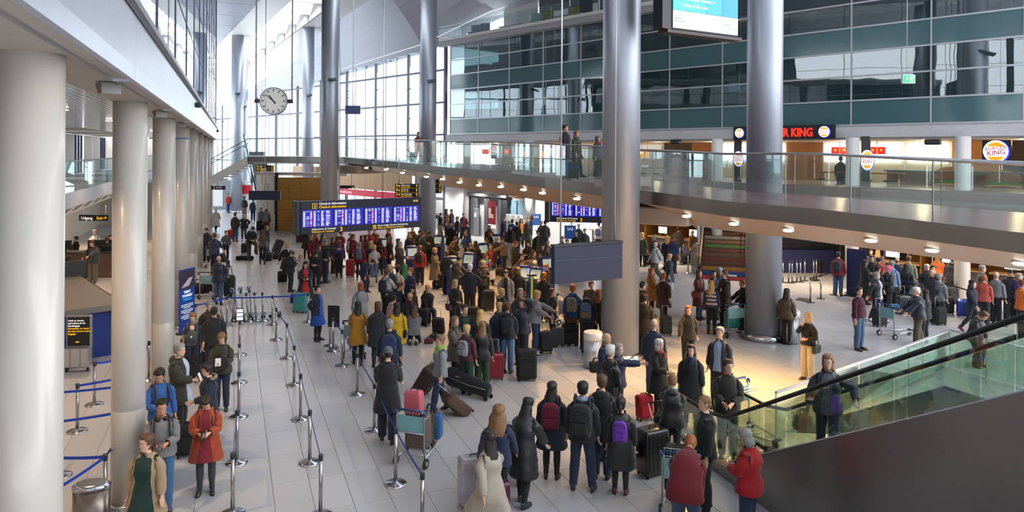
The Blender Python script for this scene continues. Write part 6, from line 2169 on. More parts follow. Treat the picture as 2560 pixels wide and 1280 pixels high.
C = person(794, 715, 1.64, 55, 'jacket', '#1b2236', 'skirt', '#1d4a9e', 'bun', 'black', 'behind', 'uniformed woman in navy jacket and royal blue skirt', inner='#2c55ae')
grp = 'school group in red hoodies'
def red(px,py,h,f,hair,hc,pose,lab,bp=None,bpl=None,**k):
 c = person(px, py, h, f, k.pop('top', 'hoodie'), k.pop('tc', '#7d1a30'), k.pop('bot', 'slim'), k.pop('bc', '#1f2026'), hair, hc, pose, lab, group=k.pop('group', grp), **k)
 if bp:
  backpack(c,bp,bpl)
 return c
red(777, 586, 1.76, 75, 'short', 'lbrown', 'stand', 'boy in red hoodie with a black backpack at the group edge', '#26282c', 'black backpack of the red hoodie boy at the group edge')
red(789, 580, 1.68, 130, 'long', 'ginger', 'stand', 'girl with ginger hair in red hoodie under the board')
red(810, 577, 1.76, 80, 'short', 'black', 'stand', 'dark-haired boy in red hoodie facing right under the board')
red(806, 587, 1.66, 165, 'long', 'dark', 'stand', 'dark-haired girl in red hoodie seen from behind')
red(811, 592, 1.66, 150, 'long', 'blond', 'stand', 'long blonde girl in red hoodie behind the pointing man')
C = person(814, 599, 1.86, 80, 'jacket', '#24272e', 'pants', '#20263c', 'short', 'grey', 'point', 'tall man in dark jacket stretching out his arm', shoe='#2a3a30', g=1.1, rhand=(-.2, -.62, 1.38))
C = person(797, 613, 1.64, 70, 'jacket', '#2c2d30', 'slim', '#1d1d21', 'curly', 'brown', 'hold', 'curly-haired woman in dark jacket with a grey scarf', scarf='#77777a')
C = person(789, 628, 1.62, -15, 'hoodie', '#1c1c20', 'slim', '#17171b', 'crop', 'dark', 'phone', 'boy in black print hoodie and cap looking down', hat='cap', hatc='#1d1d20', shoe='#d0cfcc')
backpack(C, '#4c4e52', 'grey backpack of the boy in the black print hoodie')
red(832, 594, 1.66, 70, 'long', 'brown', 'stand', 'smiling long-haired girl facing right in the red group', tc='#3b2c33')
red(844, 591, 1.70, 140, 'bob', 'brown', 'stand', 'brown-haired girl in red seen from behind beside the smiling one')
red(853, 577, 1.78, 80, 'short', 'black', 'stand', 'tall dark boy in red hoodie facing right below the board', '#2b3144', 'navy backpack of the tall dark boy in red')
red(877, 581, 1.78, 60, 'bald', 'grey', 'stand', 'bald man in red jacket amid the group', top='jacket')
red(883, 586, 1.78, 75, 'short', 'brown', 'stand', 'boy in red hoodie with pale pack straps', '#c3c6cc', 'pale grey backpack with straps over a red hoodie')
C = red(848, 601, 1.68, 175, 'short', 'ginger', 'stand', 'ginger person dwarfed by a purple and black rucksack', tc='#2c2d34')
backpack(C, '#4b2a86', 'large purple and black hiking rucksack', 1.45, '#1c1c22')
red(899, 606, 1.66, 170, 'long', 'grey', 'stand', 'woman with long grey hair in red jacket', '#5e7a90', 'pale blue backpack of the grey-haired woman in red', top='jacket', shoe='#8a6a4a')
red(905, 589, 1.66, 60, 'curly', 'brown', 'stand', 'curly brown girl in red hoodie facing right')
red(915, 588, 1.66, 60, 'long', 'dark', 'stand', 'long-haired woman in dark jacket beside the curly girl', tc='#2b2a2e', top='jacket')
red(928, 603, 1.66, 165, 'long', 'blond', 'stand', 'long blonde girl in dark red jacket from behind', '#2a3147', 'navy backpack below long blonde hair', top='jacket')
red(936, 613, 1.62, 175, 'pony', 'blond', 'hold', 'girl with blonde ponytail in white top', tc='#b9bcc6', top='tee', bot='jeans', bc='#5b7794')
red(944, 585, 1.70, 150, 'long', 'ginger', 'stand', 'woman with long ginger hair in dark red coat', top='coat', tc='#5c1c24')
red(950, 596, 1.68, 170, 'long', 'dark', 'stand', 'dark auburn girl in red with black rucksack', '#222226', 'black rucksack below dark auburn hair')
red(924, 574, 1.74, 20, 'short', 'brown', 'stand', 'brown-haired boy in red at the rear of the group')
red(936, 571, 1.74, -30, 'short', 'lbrown', 'stand', 'fair boy in navy at the rear of the group', tc='#232c48')
red(971, 571, 1.78, -70, 'short', 'ginger', 'hold', 'ginger man in black coat with red scarf', top='coat', tc='#1d1c20', scarf='#a32433')
red(975, 592, 1.66, -70, 'bob', 'brown', 'hold', 'woman with glasses in black coat and red collar', top='coat', tc='#241f22', scarf='#a32433')
C = person(936, 652, 1.60, 60, 'jacket', '#222b48', 'jeans', '#232c46', 'short', 'dark', 'bend', 'boy in navy jacket bending to the floor', plean=-.35, lean=-.55)
person(767, 566, 1.72, 170, 'coat', '#1d1d22', 'slim', '#1a1a1f', 'long', 'dark', 'stand', 'person in black behind the left end of the flight board')
def cr(px,py,h,f,top,tc,hair,hc,pose,lab,**k):
 return person(px, py, h, f, top, tc, k.pop('bot', 'pants'), k.pop('bc', '#222226'), hair, hc, pose, lab, group=k.pop('group', 'travellers around the check-in kiosks'), **k)
cr(1000, 605, 1.76, 75, 'coat', '#3a3936', 'short', 'grey', 'hold', 'grey-haired man in dark coat with tan scarf', scarf='#a08a68')
cr(996, 597, 1.70, 75, 'jacket', '#2b2620', 'bob', 'brown', 'stand', 'brown-haired person behind the tan scarf man')
cr(1024, 580, 1.80, -30, 'jacket', '#2c2624', 'short', 'brown', 'hold2', 'broad man in dark jacket with open collar', g=1.15, scarf='#6a5a4c')
cr(1031, 568, 1.72, 0, 'fur', '#4a4038', 'short', 'blond', 'stand', 'person in fur-hooded coat at the board end', hat='beanie', hatc='#b7a58c')
cr(1050, 577, 1.74, 20, 'jacket', '#1d1e22', 'short', 'dark', 'phone', 'young man in black top left of the teal jacket')
cr(1060, 580, 1.74, 120, 'jacket', '#234144', 'short', 'brown', 'phone', 'man in teal jacket at a blue kiosk')
cr(1073, 577, 1.72, 160, 'jacket', '#2c2422', 'short', 'brown', 'stand', 'dark brown jacket person beside the teal jacket')
C = cr(1050, 614, 1.68, 170, 'puffer', '#a8202a', 'short', 'ginger', 'stand', 'boy in bright red jacket seen from behind', bc='#23252e', shoe='#4a3a2e')
backpack(C, '#3d332f', 'dark brown backpack on the bright red jacket')
cr(1087, 620, 1.68, 80, 'longcoat', '#8a7050', 'short', 'blond', 'hold', 'woman in long camel coat with black scarf', scarf='#17171a', fem=True, bot='slim', shoe='boot')
cr(1117, 628, 1.72, 165, 'jacket', '#1b1b1f', 'bun', 'brown', 'hold', 'woman in black belted jacket from behind', bc='#1d1d20')
cr(1151, 643, 1.74, 70, 'fur', '#453d3a', 'short', 'dark', 'reach', 'man in grey-brown coat with pale fur hood')
C = cr(1175, 661, 1.82, 175, 'jacket', '#20242e', 'short', 'white', 'hips', 'white-haired man with hands on hips from behind', g=1.2, bc='#2c2220')
cr(1101, 563, 1.68, 80, 'coat', '#a08d74', 'bob', 'grey', 'hold', 'woman in beige coat with short grey hair')
cr(1116, 523, 1.82, 75, 'coat', '#6b4023', 'curly', 'black', 'stand', 'dark curly-haired man with an orange scarf', fem=False, scarf='#a85a24')
cr(1129, 523, 1.88, 80, 'coat', '#222c42', 'crop', 'brown', 'stand', 'tall man in long navy coat by the white wall')
cr(1101, 533, 1.66, -60, 'jacket', '#1b1b20', 'bun', 'black', 'raise', 'woman in black raising a camera by the wall')
cr(1143, 542, 1.74, -80, 'jacket', '#2a2d35', 'short', 'grey', 'stand', 'grey-haired man in dark jacket facing left')
cr(1159, 533, 1.74, 15, 'jacket', '#1f2027', 'short', 'brown', 'push', 'man in dark coat and red shirt with a trolley', inner='#8e2233')
cr(1127, 558, 1.78, 160, 'coat', '#1e1e22', 'bald', 'grey', 'stand', 'bald man in black coat from behind')
cr(1168, 568, 1.66, -50, 'coat', '#59534e', 'long', 'black', 'stand', 'woman in grey coat and black cap', hat='cap', hatc='#1b1b1e')
cr(1162, 578, 1.76, -60, 'jacket', '#2c5284', 'bald', 'brown', 'reach', 'balding man in blue jacket leaning to a kiosk')
cr(1141, 593, 1.68, 75, 'jacket', '#2e2420', 'bun', 'brown', 'phone', 'brown-haired woman at a kiosk holding her phone')
cr(1134, 606, 1.66, 100, 'jacket', '#33271f', 'long', 'brown', 'reach', 'long-haired woman in dark brown jacket reaching forward')
cr(1177, 610, 1.66, 0, 'fur', '#241f1c', 'long', 'brown', 'phone', 'woman in dark coat with big fur hood looking down')
cr(1189, 603, 1.66, 170, 'jacket', '#2b211d', 'long', 'dark', 'stand', 'long dark hair person beside the fur hood')
cr(1213, 597, 1.64, -60, 'jacket', '#3a2c22', 'bob', 'lbrown', 'bend', 'brown-haired woman hunched over a kiosk', plean=-.1, lean=-.4)
cr(1226, 580, 1.68, 70, 'jacket', '#201d1d', 'bob', 'ginger', 'stand', 'short ginger-haired woman in black jacket')
cr(1223, 564, 1.64, 0, 'jacket', '#4a3b2e', 'bob', 'brown', 'stand', 'woman in brown jacket facing the camera by the slim column')
cr(1241, 592, 1.72, -60, 'jacket', '#4a3020', 'bald', 'brown', 'hold', 'balding man in brown suit')
cr(1254, 593, 1.80, -80, 'sweater', '#9a8468', 'short', 'brown', 'reach', 'man in tan sweater gesturing to the left', bc='#3c3d42', lean=-.08)
cr(1226, 610, 1.74, 10, 'jacket', '#1f1d20', 'short', 'dark', 'hold', 'man in black with a red vest', inner='#b0222b')
cr(1213, 631, 1.62, 165, 'jacket', '#5d8690', 'bob', 'lbrown', 'stand', 'woman in teal patterned cardigan from behind', stripes='#b7c4be')
cr(1217, 640, 1.50, 150, 'sweater', '#a82a2a', 'long', 'blond', 'reach', 'blonde girl in red and white sweater with blue scarf', scarf='#2c5f8c', stripes='#d8cfc8')
C = cr(1209, 652, 1.76, 60, 'jacket', '#2b2521', 'bald', 'brown', 'read', 'balding man in brown jacket holding a newspaper')
held(C, 'news', 'folded newspaper with red headline in the crowd')
cr(1259, 544, 1.80, 80, 'coat', '#1f2d52', 'short', 'grey', 'stand', 'grey-haired man in navy blue coat by the poster')
cr(1281, 549, 1.76, 170, 'jacket', '#1f3f9a', 'short', 'brown', 'stand', 'man in royal blue jacket from behind')
cr(1276, 563, 1.78, 0, 'jacket', '#44413a', 'short', 'grey', 'stand', 'man in beret and olive jacket with white trousers', inner='#1c1c24', hat='beret', hatc='#23242c', bc='#c9c3b6')
cr(1292, 555, 1.72, 160, 'jacket', '#1e2028', 'short', 'dark', 'stand', 'dark jacket person behind the beret man')
cr(1303, 547, 1.68, 10, 'jacket', '#b0392a', 'curly', 'brown', 'stand', 'curly-haired woman in red and yellow jacket', inner='#d2b12c')
cr(1320, 553, 1.66, 165, 'coat', '#51555b', 'bob', 'grey', 'stand', 'grey-haired woman in grey wool coat from behind', bc='#1d1d22')
cr(1321, 543, 1.78, -20, 'jacket', '#3c3330', 'short', 'brown', 'stand', 'person carrying a child on the shoulders')
cr(1330, 533, 0.95, -20, 'sweater', '#8a7a74', 'short', 'blond', 'sit', 'small child riding on shoulders above the crowd', z0=1.42, bot='jeans', bc='#20508c', pel=(0, .05, .62), d=None)
cr(1353, 553, 1.74, -40, 'jacket', '#5d5e52', 'short', 'grey', 'cross', 'grey-haired man in khaki facing left by the desks')
cr(1363, 552, 1.80, 160, 'puffer', '#232630', 'short', 'dark', 'stand', 'man in dark puffer from behind by the desks', g=1.1)
cr(1345, 578, 1.76, -5, 'coat', '#26282d', 'short', 'dark', 'walk', 'man in dark coat walking towards the camera', inner='#5a5a40')
cr(1293, 604, 1.80, 75, 'jacket', '#33291f', 'short', 'ginger', 'phone', 'bearded man in brown jacket reading a slip')
C = cr(1319, 603, 1.76, -30, 'jacket', '#53402a', 'short', 'brown', 'phone', 'man in tan jacket with pack straps looking left')
backpack(C, '#2e2a26', 'dark backpack of the man in the tan jacket')
cr(1334, 627, 1.66, 70, 'coat', '#8a7c6c', 'bun', 'brown', 'stand', 'woman in beige coat near the blank blue sign')
cr(1370, 601, 1.74, 0, 'coat', '#2a2520', 'bald', 'white', 'stand', 'bald old man in dark coat left of the blank sign', inner='#8d8470')
C = cr(1357, 611, 1.74, 0, 'jacket', '#3a3029', 'short', 'brown', 'read', 'man bowing over an open brochure')
held(C, 'paper', 'open brochure of the bowing man', '#8d8478')
cr(1330, 642, 1.64, 80, 'jacket', '#5a5149', 'bun', 'black', 'bend', 'person with black bun bending over a kiosk', plean=-.1, lean=-.4)
cr(1337, 653, 1.64, 5, 'jacket', '#2a2526', None, 'black', 'phone', 'woman in white headscarf looking down', hat='hijab', hatc='#d9cdbb', skin='m', fem=True)
cr(1363, 661, 1.70, -60, 'jacket', '#2b2622', 'short', 'lbrown', 'phone', 'fair-haired boy in dark jacket beside the headscarf')
cr(1305, 650, 1.62, 60, 'jacket', '#4d4232', 'bob', 'brown', 'bend', 'woman in khaki bending to a glowing kiosk', plean=-.1, lean=-.4)
cr(1295, 669, 1.68, 175, 'coat', '#1b1a1c', 'bob', 'lbrown', 'stand', 'woman in black coat from behind before the glowing kiosk')
cr(1273, 668, 1.66, 150, 'jacket', '#2a201b', 'curly', 'dark', 'stand', 'dark curly-haired person beside the grey coat woman')
C = cr(1265, 677, 1.70, -10, 'coat', '#7f8083', 'bun', 'dark', 'hold', 'woman in open grey coat with crossbody bag', inner='#1a1a1c', hp=-.3)
cr(1360, 681, 1.66, 165, 'jacket', '#191719', 'pony', 'ginger', 'stand', 'red-haired woman in black left of the blank sign')
cr(1405, 592, 1.76, 30, 'jacket', '#22242c', 'short', 'dark', 'stand', 'dark-haired staff member at the far desks')
cr(1418, 599, 1.72, -20, 'jacket', '#26272e', 'short', 'lbrown', 'stand', 'fair-haired staff member at the far desks')
cr(1447, 560, 1.74, 160, 'jacket', '#2a2b32', 'short', 'grey', 'stand', 'man in dark jacket below the second flight board', d=None)
C = cr(1497, 556, 1.74, 165, 'jacket', '#c9cbd0', 'short', 'dark', 'stand', 'man in white top left of the huge column')
backpack(C, '#2a3f78', 'blue backpack on the white top left of the huge column')
cr(1462, 572, 1.72, 20, 'jacket', '#30313a', 'short', 'brown', 'stand', 'brown-haired man in grey jacket under the second flight board')
cr(1440, 580, 1.70, 150, 'coat', '#282a30', 'bald', 'grey', 'stand', 'balding man in grey coat behind the blank sign')
C = person(967, 672, 1.78, 140, 'tee', '#b9b9be', 'pants', '#17171a', 'short', 'brown', 'hold', 'young man in white print t-shirt with black backpack')
backpack(C, '#26282c', 'black backpack slung on the white t-shirt man')
person(975, 662, 1.74, 150, 'hoodie', '#2d4048', 'jeans', '#26303c', 'short', 'blond', 'stand', 'blond boy half hidden behind the white t-shirt')
person(996, 666, 1.66, 150, 'tee', '#d8c3ad', 'slim', '#23242a', 'bun', 'black', 'headhand', 'girl in cream top lifting her arm to her head')
person(1026, 670, 1.80, -60, 'jacket', '#1d2547', 'pants', '#1d1d24', 'short', 'ginger', 'stand', 'fair man in navy jacket facing left')
person(1002, 708, 1.76, 60, 'jacket', '#1d2029', 'pants', '#1b1c22', 'short', 'brown', 'sit', 'young man in dark jacket sitting and looking right', hy=.3)
person(1032, 714, 1.70, 40, 'jacket', '#1c1f27', 'slim', '#1b1c22', 'crop', 'dark', 'sit', 'person in black beret sitting in the group', hat='beret', hatc='#16171a')
person(986, 738, 1.64, 150, 'puffer', '#b98a92', 'slim', '#1d1d22', 'crop', 'black', 'sit', 'person in pink jacket and dark beanie sitting', hat='beanie', hatc='#262a33')
person(1026, 737, 1.60, 10, 'jacket', '#24232a', 'slim', '#1d1d22', 'bun', 'blond', 'sit', 'blonde girl with rust scarf sitting and reading', scarf='#7c2f26', hp=-.5)
person(1070, 713, 1.70, 15, 'hoodie', '#191a20', 'jeans', '#1f2438', 'short', 'blond', 'sit', 'blond boy in black hoodie sitting on a suitcase')
person(1037, 765, 1.66, 175, 'hoodie', '#7d8187', 'slim', '#191a1d', 'long', 'brown', 'kneel', 'girl in grey sweatshirt kneeling with soles towards us', shoe='#cfcac0')
C = person(1138, 700, 1.70, 35, 'sweater', '#16171b', 'wide', '#17171b', 'long', 'blond', 'hold', 'long blonde woman all in black beside a small case')
shoulder_bag(C, '#6d2a52', 'magenta bag of the long blonde woman in black', -1)
person(902, 707, 1.68, 200, 'coat', '#8b8d90', 'slim', '#3a3a40', 'bob', 'ginger', 'hold', 'woman in light grey coat with short ginger hair')
person(895, 755, 1.66, 178, 'coat', '#b07c22', 'slim', '#17171a', 'long', 'black', 'push', 'woman in mustard coat with very long black hair')
person(945, 755, 1.72, 178, 'coat', '#26282d', 'slim', '#2b2c31', 'bob', 'brown', 'stand', 'person in dark hooded coat between mustard and yellow coats', fem=False)
C = person(992, 757, 1.68, 178, 'parka', '#d6aa12', 'slim', '#20242c', 'long', 'dark', 'stand', 'woman in bright yellow raincoat from behind')
shoulder_bag(C, '#1c1c1e', 'small black bag on the yellow raincoat', -1)
C = person(974, 799, 1.78, 175, 'jacket', '#242c3e', 'pants', '#22252c', 'short', 'grey', 'stand', 'grey-haired man in navy jacket from behind')
backpack(C, '#23315a', 'navy backpack of the grey-haired man', 1.15)
C = person(970, 868, 1.84, 176, 'coat', '#1b1c20', 'pants', '#222838', 'crop', 'dark', 'push', 'man in grey beanie and black coat with a luggage cart', hat='beanie', hatc='#5c6268', shoe='#3c261c', g=1.1)
C = person(1101, 839, 1.66, -75, 'jacket', '#85898c', 'jeans', '#22304c', 'short', 'lbrown', 'drag', 'woman in grey blazer and lime scarf pulling a brown case', scarf='#8fc02c', fem=True, rhand=(-.25, .18, .85))
shoulder_bag(C, '#2a2a2e', 'black handbag of the woman with the lime scarf', -1)
person(1162, 763, 1.76, 15, 'hoodie', '#1c2226', 'pants', '#1d2026', 'short', 'dark', 'hold', 'dark-haired young man with green hood lining', inner='#2c4a35', hy=.3)
person(1201, 775, 1.68, 175, 'jacket', '#2a2a2e', 'slim', '#1d2026', 'long', 'blond', 'stand', 'girl with long pale blonde hair from behind')
person(1137, 792, 1.66, 70, 'parka', '#6f685c', 'slim', '#23242a', 'long', 'lbrown', 'hold', 'girl in grey-brown coat with green hood', scarf='#27452f')
C = person(1167, 813, 1.62, 150, 'hoodie', '#542832', 'pants', '#25402c', 'bun', 'blond', 'stand', 'blonde girl with bun in burgundy jacket and green trousers', scarf='#2a4d38')
backpack(C, '#8a8c8f', 'grey and black backpack of the blonde girl with bun', .95)
C = person(1206, 805, 1.66, 175, 'puffer', '#1b1c20', 'pants', '#27452f', 'long', 'lbrown', 'stand', 'girl in black jacket and green trousers from behind')
person(1249, 757, 1.78, 15, 'hoodie', '#1d2430', 'jeans', '#25304a', 'short', 'blond', 'stand', 'smiling blond man with green hood', scarf='#2c4a35')
C = person(1268, 757, 1.80, 172, 'hoodie', '#1c2230', 'jeans', '#54759e', 'short', 'brown', 'stand2', 'man in dark hoodie and light blue jeans from behind')
backpack(C, '#1a1d26', 'black backpack of the man in light blue jeans')
person(1304, 747, 1.76, -20, 'puffer', '#1f2636', 'pants', '#1d1e24', 'short', 'brown', 'headhand', 'man in navy puffer with one hand on his head')
C = person(1345, 728, 1.78, 75, 'hoodie', '#8d9095', 'jeans', '#2d4062', 'short', 'blond', 'reach', 'young man in light grey hoodie holding a purple passport', shoe='#e8e6e2', lean=0)
held(C, 'paper', 'purple passport of the grey hoodie man', '#8d6ab0')
person(1380, 722, 1.68, 80, 'jacket', '#17181c', 'slim', '#17171b', 'bun', 'brown', 'stand', 'woman in black with brown bun facing right')
person(1254, 722, 1.66, 75, 'fur', '#23242c', 'slim', '#1d1d22', 'bun', 'blond', 'hold', 'blonde woman in black fur-hooded jacket facing right')
C = person(1301, 722, 1.70, 20, 'jacket', '#3a3f44', 'slim', '#24242a', 'bob', 'grey', 'stand', 'grey-haired woman in dark grey behind the puffer man')
C = person(1432, 712, 1.78, 170, 'jacket', '#2453a0', 'jeans', '#1e2533', 'short', 'ginger', 'stand', 'man in bright blue jacket under the blank sign')
backpack(C, '#8c8466', 'patterned khaki backpack on the bright blue jacket')
C = person(1467, 725, 1.78, 172, 'hoodie', '#22242a', 'pants', '#1c1c20', 'short', 'brown', 'stand', 'person in dark hoodie with grey hood left of the huge column', scarf='#8b8d92')
backpack(C, '#3b5a7e', 'blue backpack with leather straps by the huge column', 1.05, '#6b4a2c')
person(1478, 704, 1.74, 20, 'jacket', '#33302c', 'pants', '#222226', 'short', 'brown', 'stand', 'brown-haired man in dark jacket beside the huge column')
person(1496, 724, 1.68, 160, 'jacket', '#26221f', 'slim', '#1d1d20', 'long', 'ginger', 'stand', 'ginger-haired woman touching the huge column')
person(1516, 833, 1.76, 60, 'jacket', '#202f55', 'pants', '#22242c', 'bald', 'white', 'stand', 'bald man with glasses in blue jacket beside the bin')
C = person(1526, 863, 1.80, 130, 'leather', '#17181a', 'pants', '#22242a', 'short', 'white', 'stand', 'white-haired man in black leather jacket')
shoulder_bag(C, '#1a1a1c', 'black bag of the man in the leather jacket', -1)
person(1546, 860, 1.66, 85, 'puffer', '#22304f', 'jeans', '#23304c', 'bob', 'grey', 'point', 'grey-haired woman in blue puffer pointing right', rhand=(-.22, -.55, 1.42), rpole=(-.2, .2, -1))
person(1505, 939, 1.80, 175, 'parka', '#17181b', 'jeans', '#2a3a5a', 'short', 'brown', 'stand', 'man in black hooded coat from behind')
C = person(1457, 956, 1.82, 172, 'jacket', '#1c1e21', 'jeans', '#1f2b45', 'short', 'black', 'stand', 'man in black jacket and jeans with checked scarf', scarf='#7f95b8', shoe='#30343c', rfoot=(-.17, 0, .07), lfoot=(.15, 0, .07))
backpack(C, '#191b1e', 'large black backpack of the man with the checked scarf', 1.2)
C = person(1380, 956, 1.68, 172, 'coat', '#1e2536', 'slim', '#1a1a1e', 'long', 'dark', 'stand', 'woman with long dark hair in navy coat')
backpack(C, '#70142f', 'burgundy backpack of the woman in the navy coat', 1.1)
person(1322, 995, 1.70, 150, 'longpuff', '#191b1f', 'slim', '#17181b', 'long', 'black', 'push', 'woman with very long black hair in black padded coat', lean=-.3, shoe='#30343c')
C = person(1247, 1015, 1.72, 165, 'jacket', '#1d2746', 'slim', '#17181c', 'curly', 'lbrown', 'walk', 'woman with long curly hair in navy jacket')
shoulder_bag(C, '#b9905f', 'tan strap bag of the curly-haired woman', 1)
person(1222, 1080, 1.68, 215, 'longcoat', '#b3a797', 'slim', '#2a2226', 'long', 'dark', 'walk', 'woman in cream wool coat walking left in front')
C = person(1552, 995, 1.60, 176, 'longpuff', '#17191c', 'slim', '#1d1e22', 'pony', 'dark', 'stand', 'girl in long black coat with pink shoes', shoe='#7a2450')
backpack(C, '#6a34a8', 'bright purple backpack of the girl in the black coat', .9)
person(1628, 671, 1.66, 100, 'coat', '#8a5a2c', 'slim', '#2a2420', 'long', 'ginger', 'hold', 'woman in camel coat right of the huge column')
C = person(1659, 684, 1.68, 165, 'coat', '#2f141d', 'slim', '#1c1418', 'short', 'ginger', 'drag', 'ginger-haired woman in burgundy coat from behind', fem=True)
shoulder_bag(C, '#6b563a', 'tan canvas bag on the burgundy coat', 1)
C = person(1674, 635, 1.66, -80, 'coat', '#3a3f49', 'slim', '#23262e', 'bun', 'blond', 'hold', 'woman in slate coat facing left with a white bag')
tote(C, 'l', '#d8d4cc', 'white carrier bag of the slate coat woman')
person(1639, 605, 1.76, -70, 'jacket', '#b9bcbc', 'pants', '#4b4f4a', 'bald', 'white', 'walk', 'old man in white jacket walking left')
person(1606, 582, 1.68, 150, 'coat', '#3a4030', 'slim', '#22242a', 'long', 'blond', 'stand', 'blonde woman in olive coat far right of the huge column')
person(1668, 590, 1.70, 175, 'jacket', '#1d222c', 'jeans', '#2b3a5a', 'long', 'blond', 'stand', 'woman with very long blonde hair at the desks')
person(1682, 589, 1.78, 150, 'jacket', '#1e2a48', 'pants', '#22242c', 'short', 'brown', 'stand', 'man in navy and red jacket at the desks', scarf='#6a1f2c')
person(1696, 567, 1.80, 160, 'jacket', '#2b2422', 'pants', '#232226', 'short', 'dark', 'stand', 'man in dark brown jacket at the desks')
person(1636, 588, 1.72, 160, 'jacket', '#22262e', 'pants', '#23252b', 'short', 'grey', 'stand', 'dark jacket traveller half hidden by the old man')
person(1730, 576, 1.74, 60, 'jacket', '#6b4220', 'jeans', '#1e2230', 'short', 'white', 'stand', 'white-haired man in brown jacket by the logo drum')
person(1741, 596, 1.66, 150, 'longcoat', '#8a7a68', 'slim', '#23232a', 'bun', 'brown', 'stand', 'woman in long beige coat by the logo drum')
C = person(1748, 676, 1.68, 60, 'longpuff', '#56161d', 'slim', '#3a4250', 'long', 'brown', 'hold', 'woman in long burgundy puffer coat')
shoulder_bag(C, '#9a4a1e', 'orange-brown bag beside the burgundy puffer', -1)
person(1785, 677, 1.66, 20, 'jacket', '#2b3040', 'pants', '#23252b', 'short', 'dark', 'face', 'dark-haired woman with hand at her chin', fem=True)
person(1799, 670, 1.74, 30, 'jacket', '#24304c', 'pants', '#22252c', None, 'brown', 'stand', 'person in pale blue hood behind the olive coat', hat='hood', hatc='#8ea4bd')
person(1812, 677, 1.82, -60, 'parka', '#2c241d', 'pants', '#1d1b1b', 'short', 'brown', 'cross', 'man in dark olive parka with folded arms')
C = person(1779, 702, 1.68, 172, 'sweater', '#34405e', 'slim', '#141416', 'long', 'blond', 'stand', 'blonde woman in striped sweater from behind', stripes='#c9bfb2', shoe='boot')
shoulder_bag(C, '#1d1a18', 'black bag on the striped sweater', 1)
person(1855, 700, 1.66, -70, 'jacket', '#1a191b', 'wide', '#4d4d50', 'bun', 'ginger', 'push', 'woman in black jacket and grey trousers with a cart', shoe='#b9a99a')
person(1967, 722, 1.66, 160, 'puffer', '#4d3d2d', 'slim', '#2a2420', 'long', 'dark', 'stand', 'woman in brown puffer behind the second huge column')
C = person(2021, 783, 1.68, -35, 'sweater', '#141416', 'pants', '#b9ac96', 'bob', 'blond', 'face', 'blonde woman in black cardigan and cream trousers eating', shoe='#3a2418')
shoulder_bag(C, '#2a2a24', 'large dark bag of the blonde woman eating', 1, .05)
person(1721, 765, 1.70, 5, 'jacket', '#2d2a20', 'slim', '#1c1c22', 'long', 'ginger', 'walk', 'ginger woman in olive jacket with black print top', inner='#17171a')
person(1800, 819, 1.80, -20, 'jacket', '#1c2436', 'pants', '#23242a', 'short', 'grey', 'stand', 'man with glasses in navy jacket and pale blue shirt', inner='#8fa6c9')
person(1648, 849, 1.68, 55, 'coat', '#17171a', 'slim', '#1a1a1d', 'bob', 'white', 'hold', 'woman with pale grey bob and red tartan scarf', scarf='#8a3a2c')
person(1728, 863, 1.70, -10, 'longcoat', '#191b20', 'slim', '#1a1b1f', 'long', 'dark', 'stand', 'woman in long black leather coat and blue scarf', scarf='#2d3a5a')
person(1820, 900, 1.84, 0, 'jacket', '#2b2b25', 'jeans', '#3d413c', 'short', 'dark', 'phone', 'bearded man in dark olive jacket facing us', hp=.0, hy=.5, lhand=(.08, -.25, 1.06), rhand=(-.06, -.26, 1.05))
person(1682, 939, 1.66, 175, 'puffer', '#16171b', 'slim', '#1c1d22', 'short', 'lbrown', 'reach', 'woman in black puffer with turquoise hood lining', fem=True, scarf='#2a7f8c', lean=-.1)
person(1763, 990, 1.80, -75, 'jacket', '#15181c', 'pants', '#1e2026', 'crop', 'lbrown', 'stand', 'man in black jacket with lime piping turned left', inner='#5d7a1e')
person(1728, 1097, 1.78, 172, 'jacket', '#6a1220', 'jeans', '#2f4a6c', 'short', 'ginger', 'bend', 'man in red and black jacket bending over luggage', plean=-.3, lean=-.6, hp=-.3, g=1.42)
person(1858, 1075, 1.68, -110, 'jacket', '#a3121c', 'jeans', '#26304c', 'bob', 'grey', 'phone', 'grey-haired woman in bright red jacket', g=1.32)
person(1635, 798, 1.80, 172, 'jacket', '#1d2a44', 'jeans', '#25365a', 'bald', 'grey', 'stand', 'bald man in blue jacket with shoulder strap from behind')
person(1612, 735, 1.74, 160, 'parka', '#2a231d', 'pants', '#1f1c1b', 'short', 'dark', 'stand', 'traveller in dark brown parka beside the huge column')
person(1606, 705, 1.72, 120, 'jacket', '#26201c', 'pants', '#1d1b1b', 'short', 'dark', 'stand', 'dark clothed traveller just right of the huge column')
E_ = person(2070, 888, 1.68, -5, 'puffer', '#1a1f2e', 'jeans', '#25324c', 'bob', 'lbrown', 'hold', 'woman with glasses riding up the escalator', z0=.86, inner='#5c5f68', rhand=(-.3, -.05, .86), lhand=(.42, -.1, 1.1), lpole=(.6, .4, -.4))
def rq(px,py,h,f,top,tc,hair,hc,pose,lab,**k):
 return person(px, py, h, f, top, tc, k.pop('bot', 'pants'), k.pop('bc', '#22232a'), hair, hc, pose, lab, group='travellers queuing at the far right desks', **k)
rq(2147, 718, 1.82, 60, 'sweater', '#45162a', 'short', 'dark', 'stand', 'man in burgundy sweater and jeans with jacket over arm', bot='jeans', bc='#4d6788', shoe='#3a2418')
rq(2192, 681, 1.68, 70, 'puffer', '#191b20', 'bob', 'grey', 'drag', 'grey-blonde woman in black puffer with orange bag', inner='#b9bcc4', bot='slim', bc='#1e2538', shoe='#e8e6e2')
rq(2221, 665, 1.70, -60, 'puffer', '#17181c', None, 'brown', 'face', 'person in pink hood and black puffer', hat='hood', hatc='#e0607c')
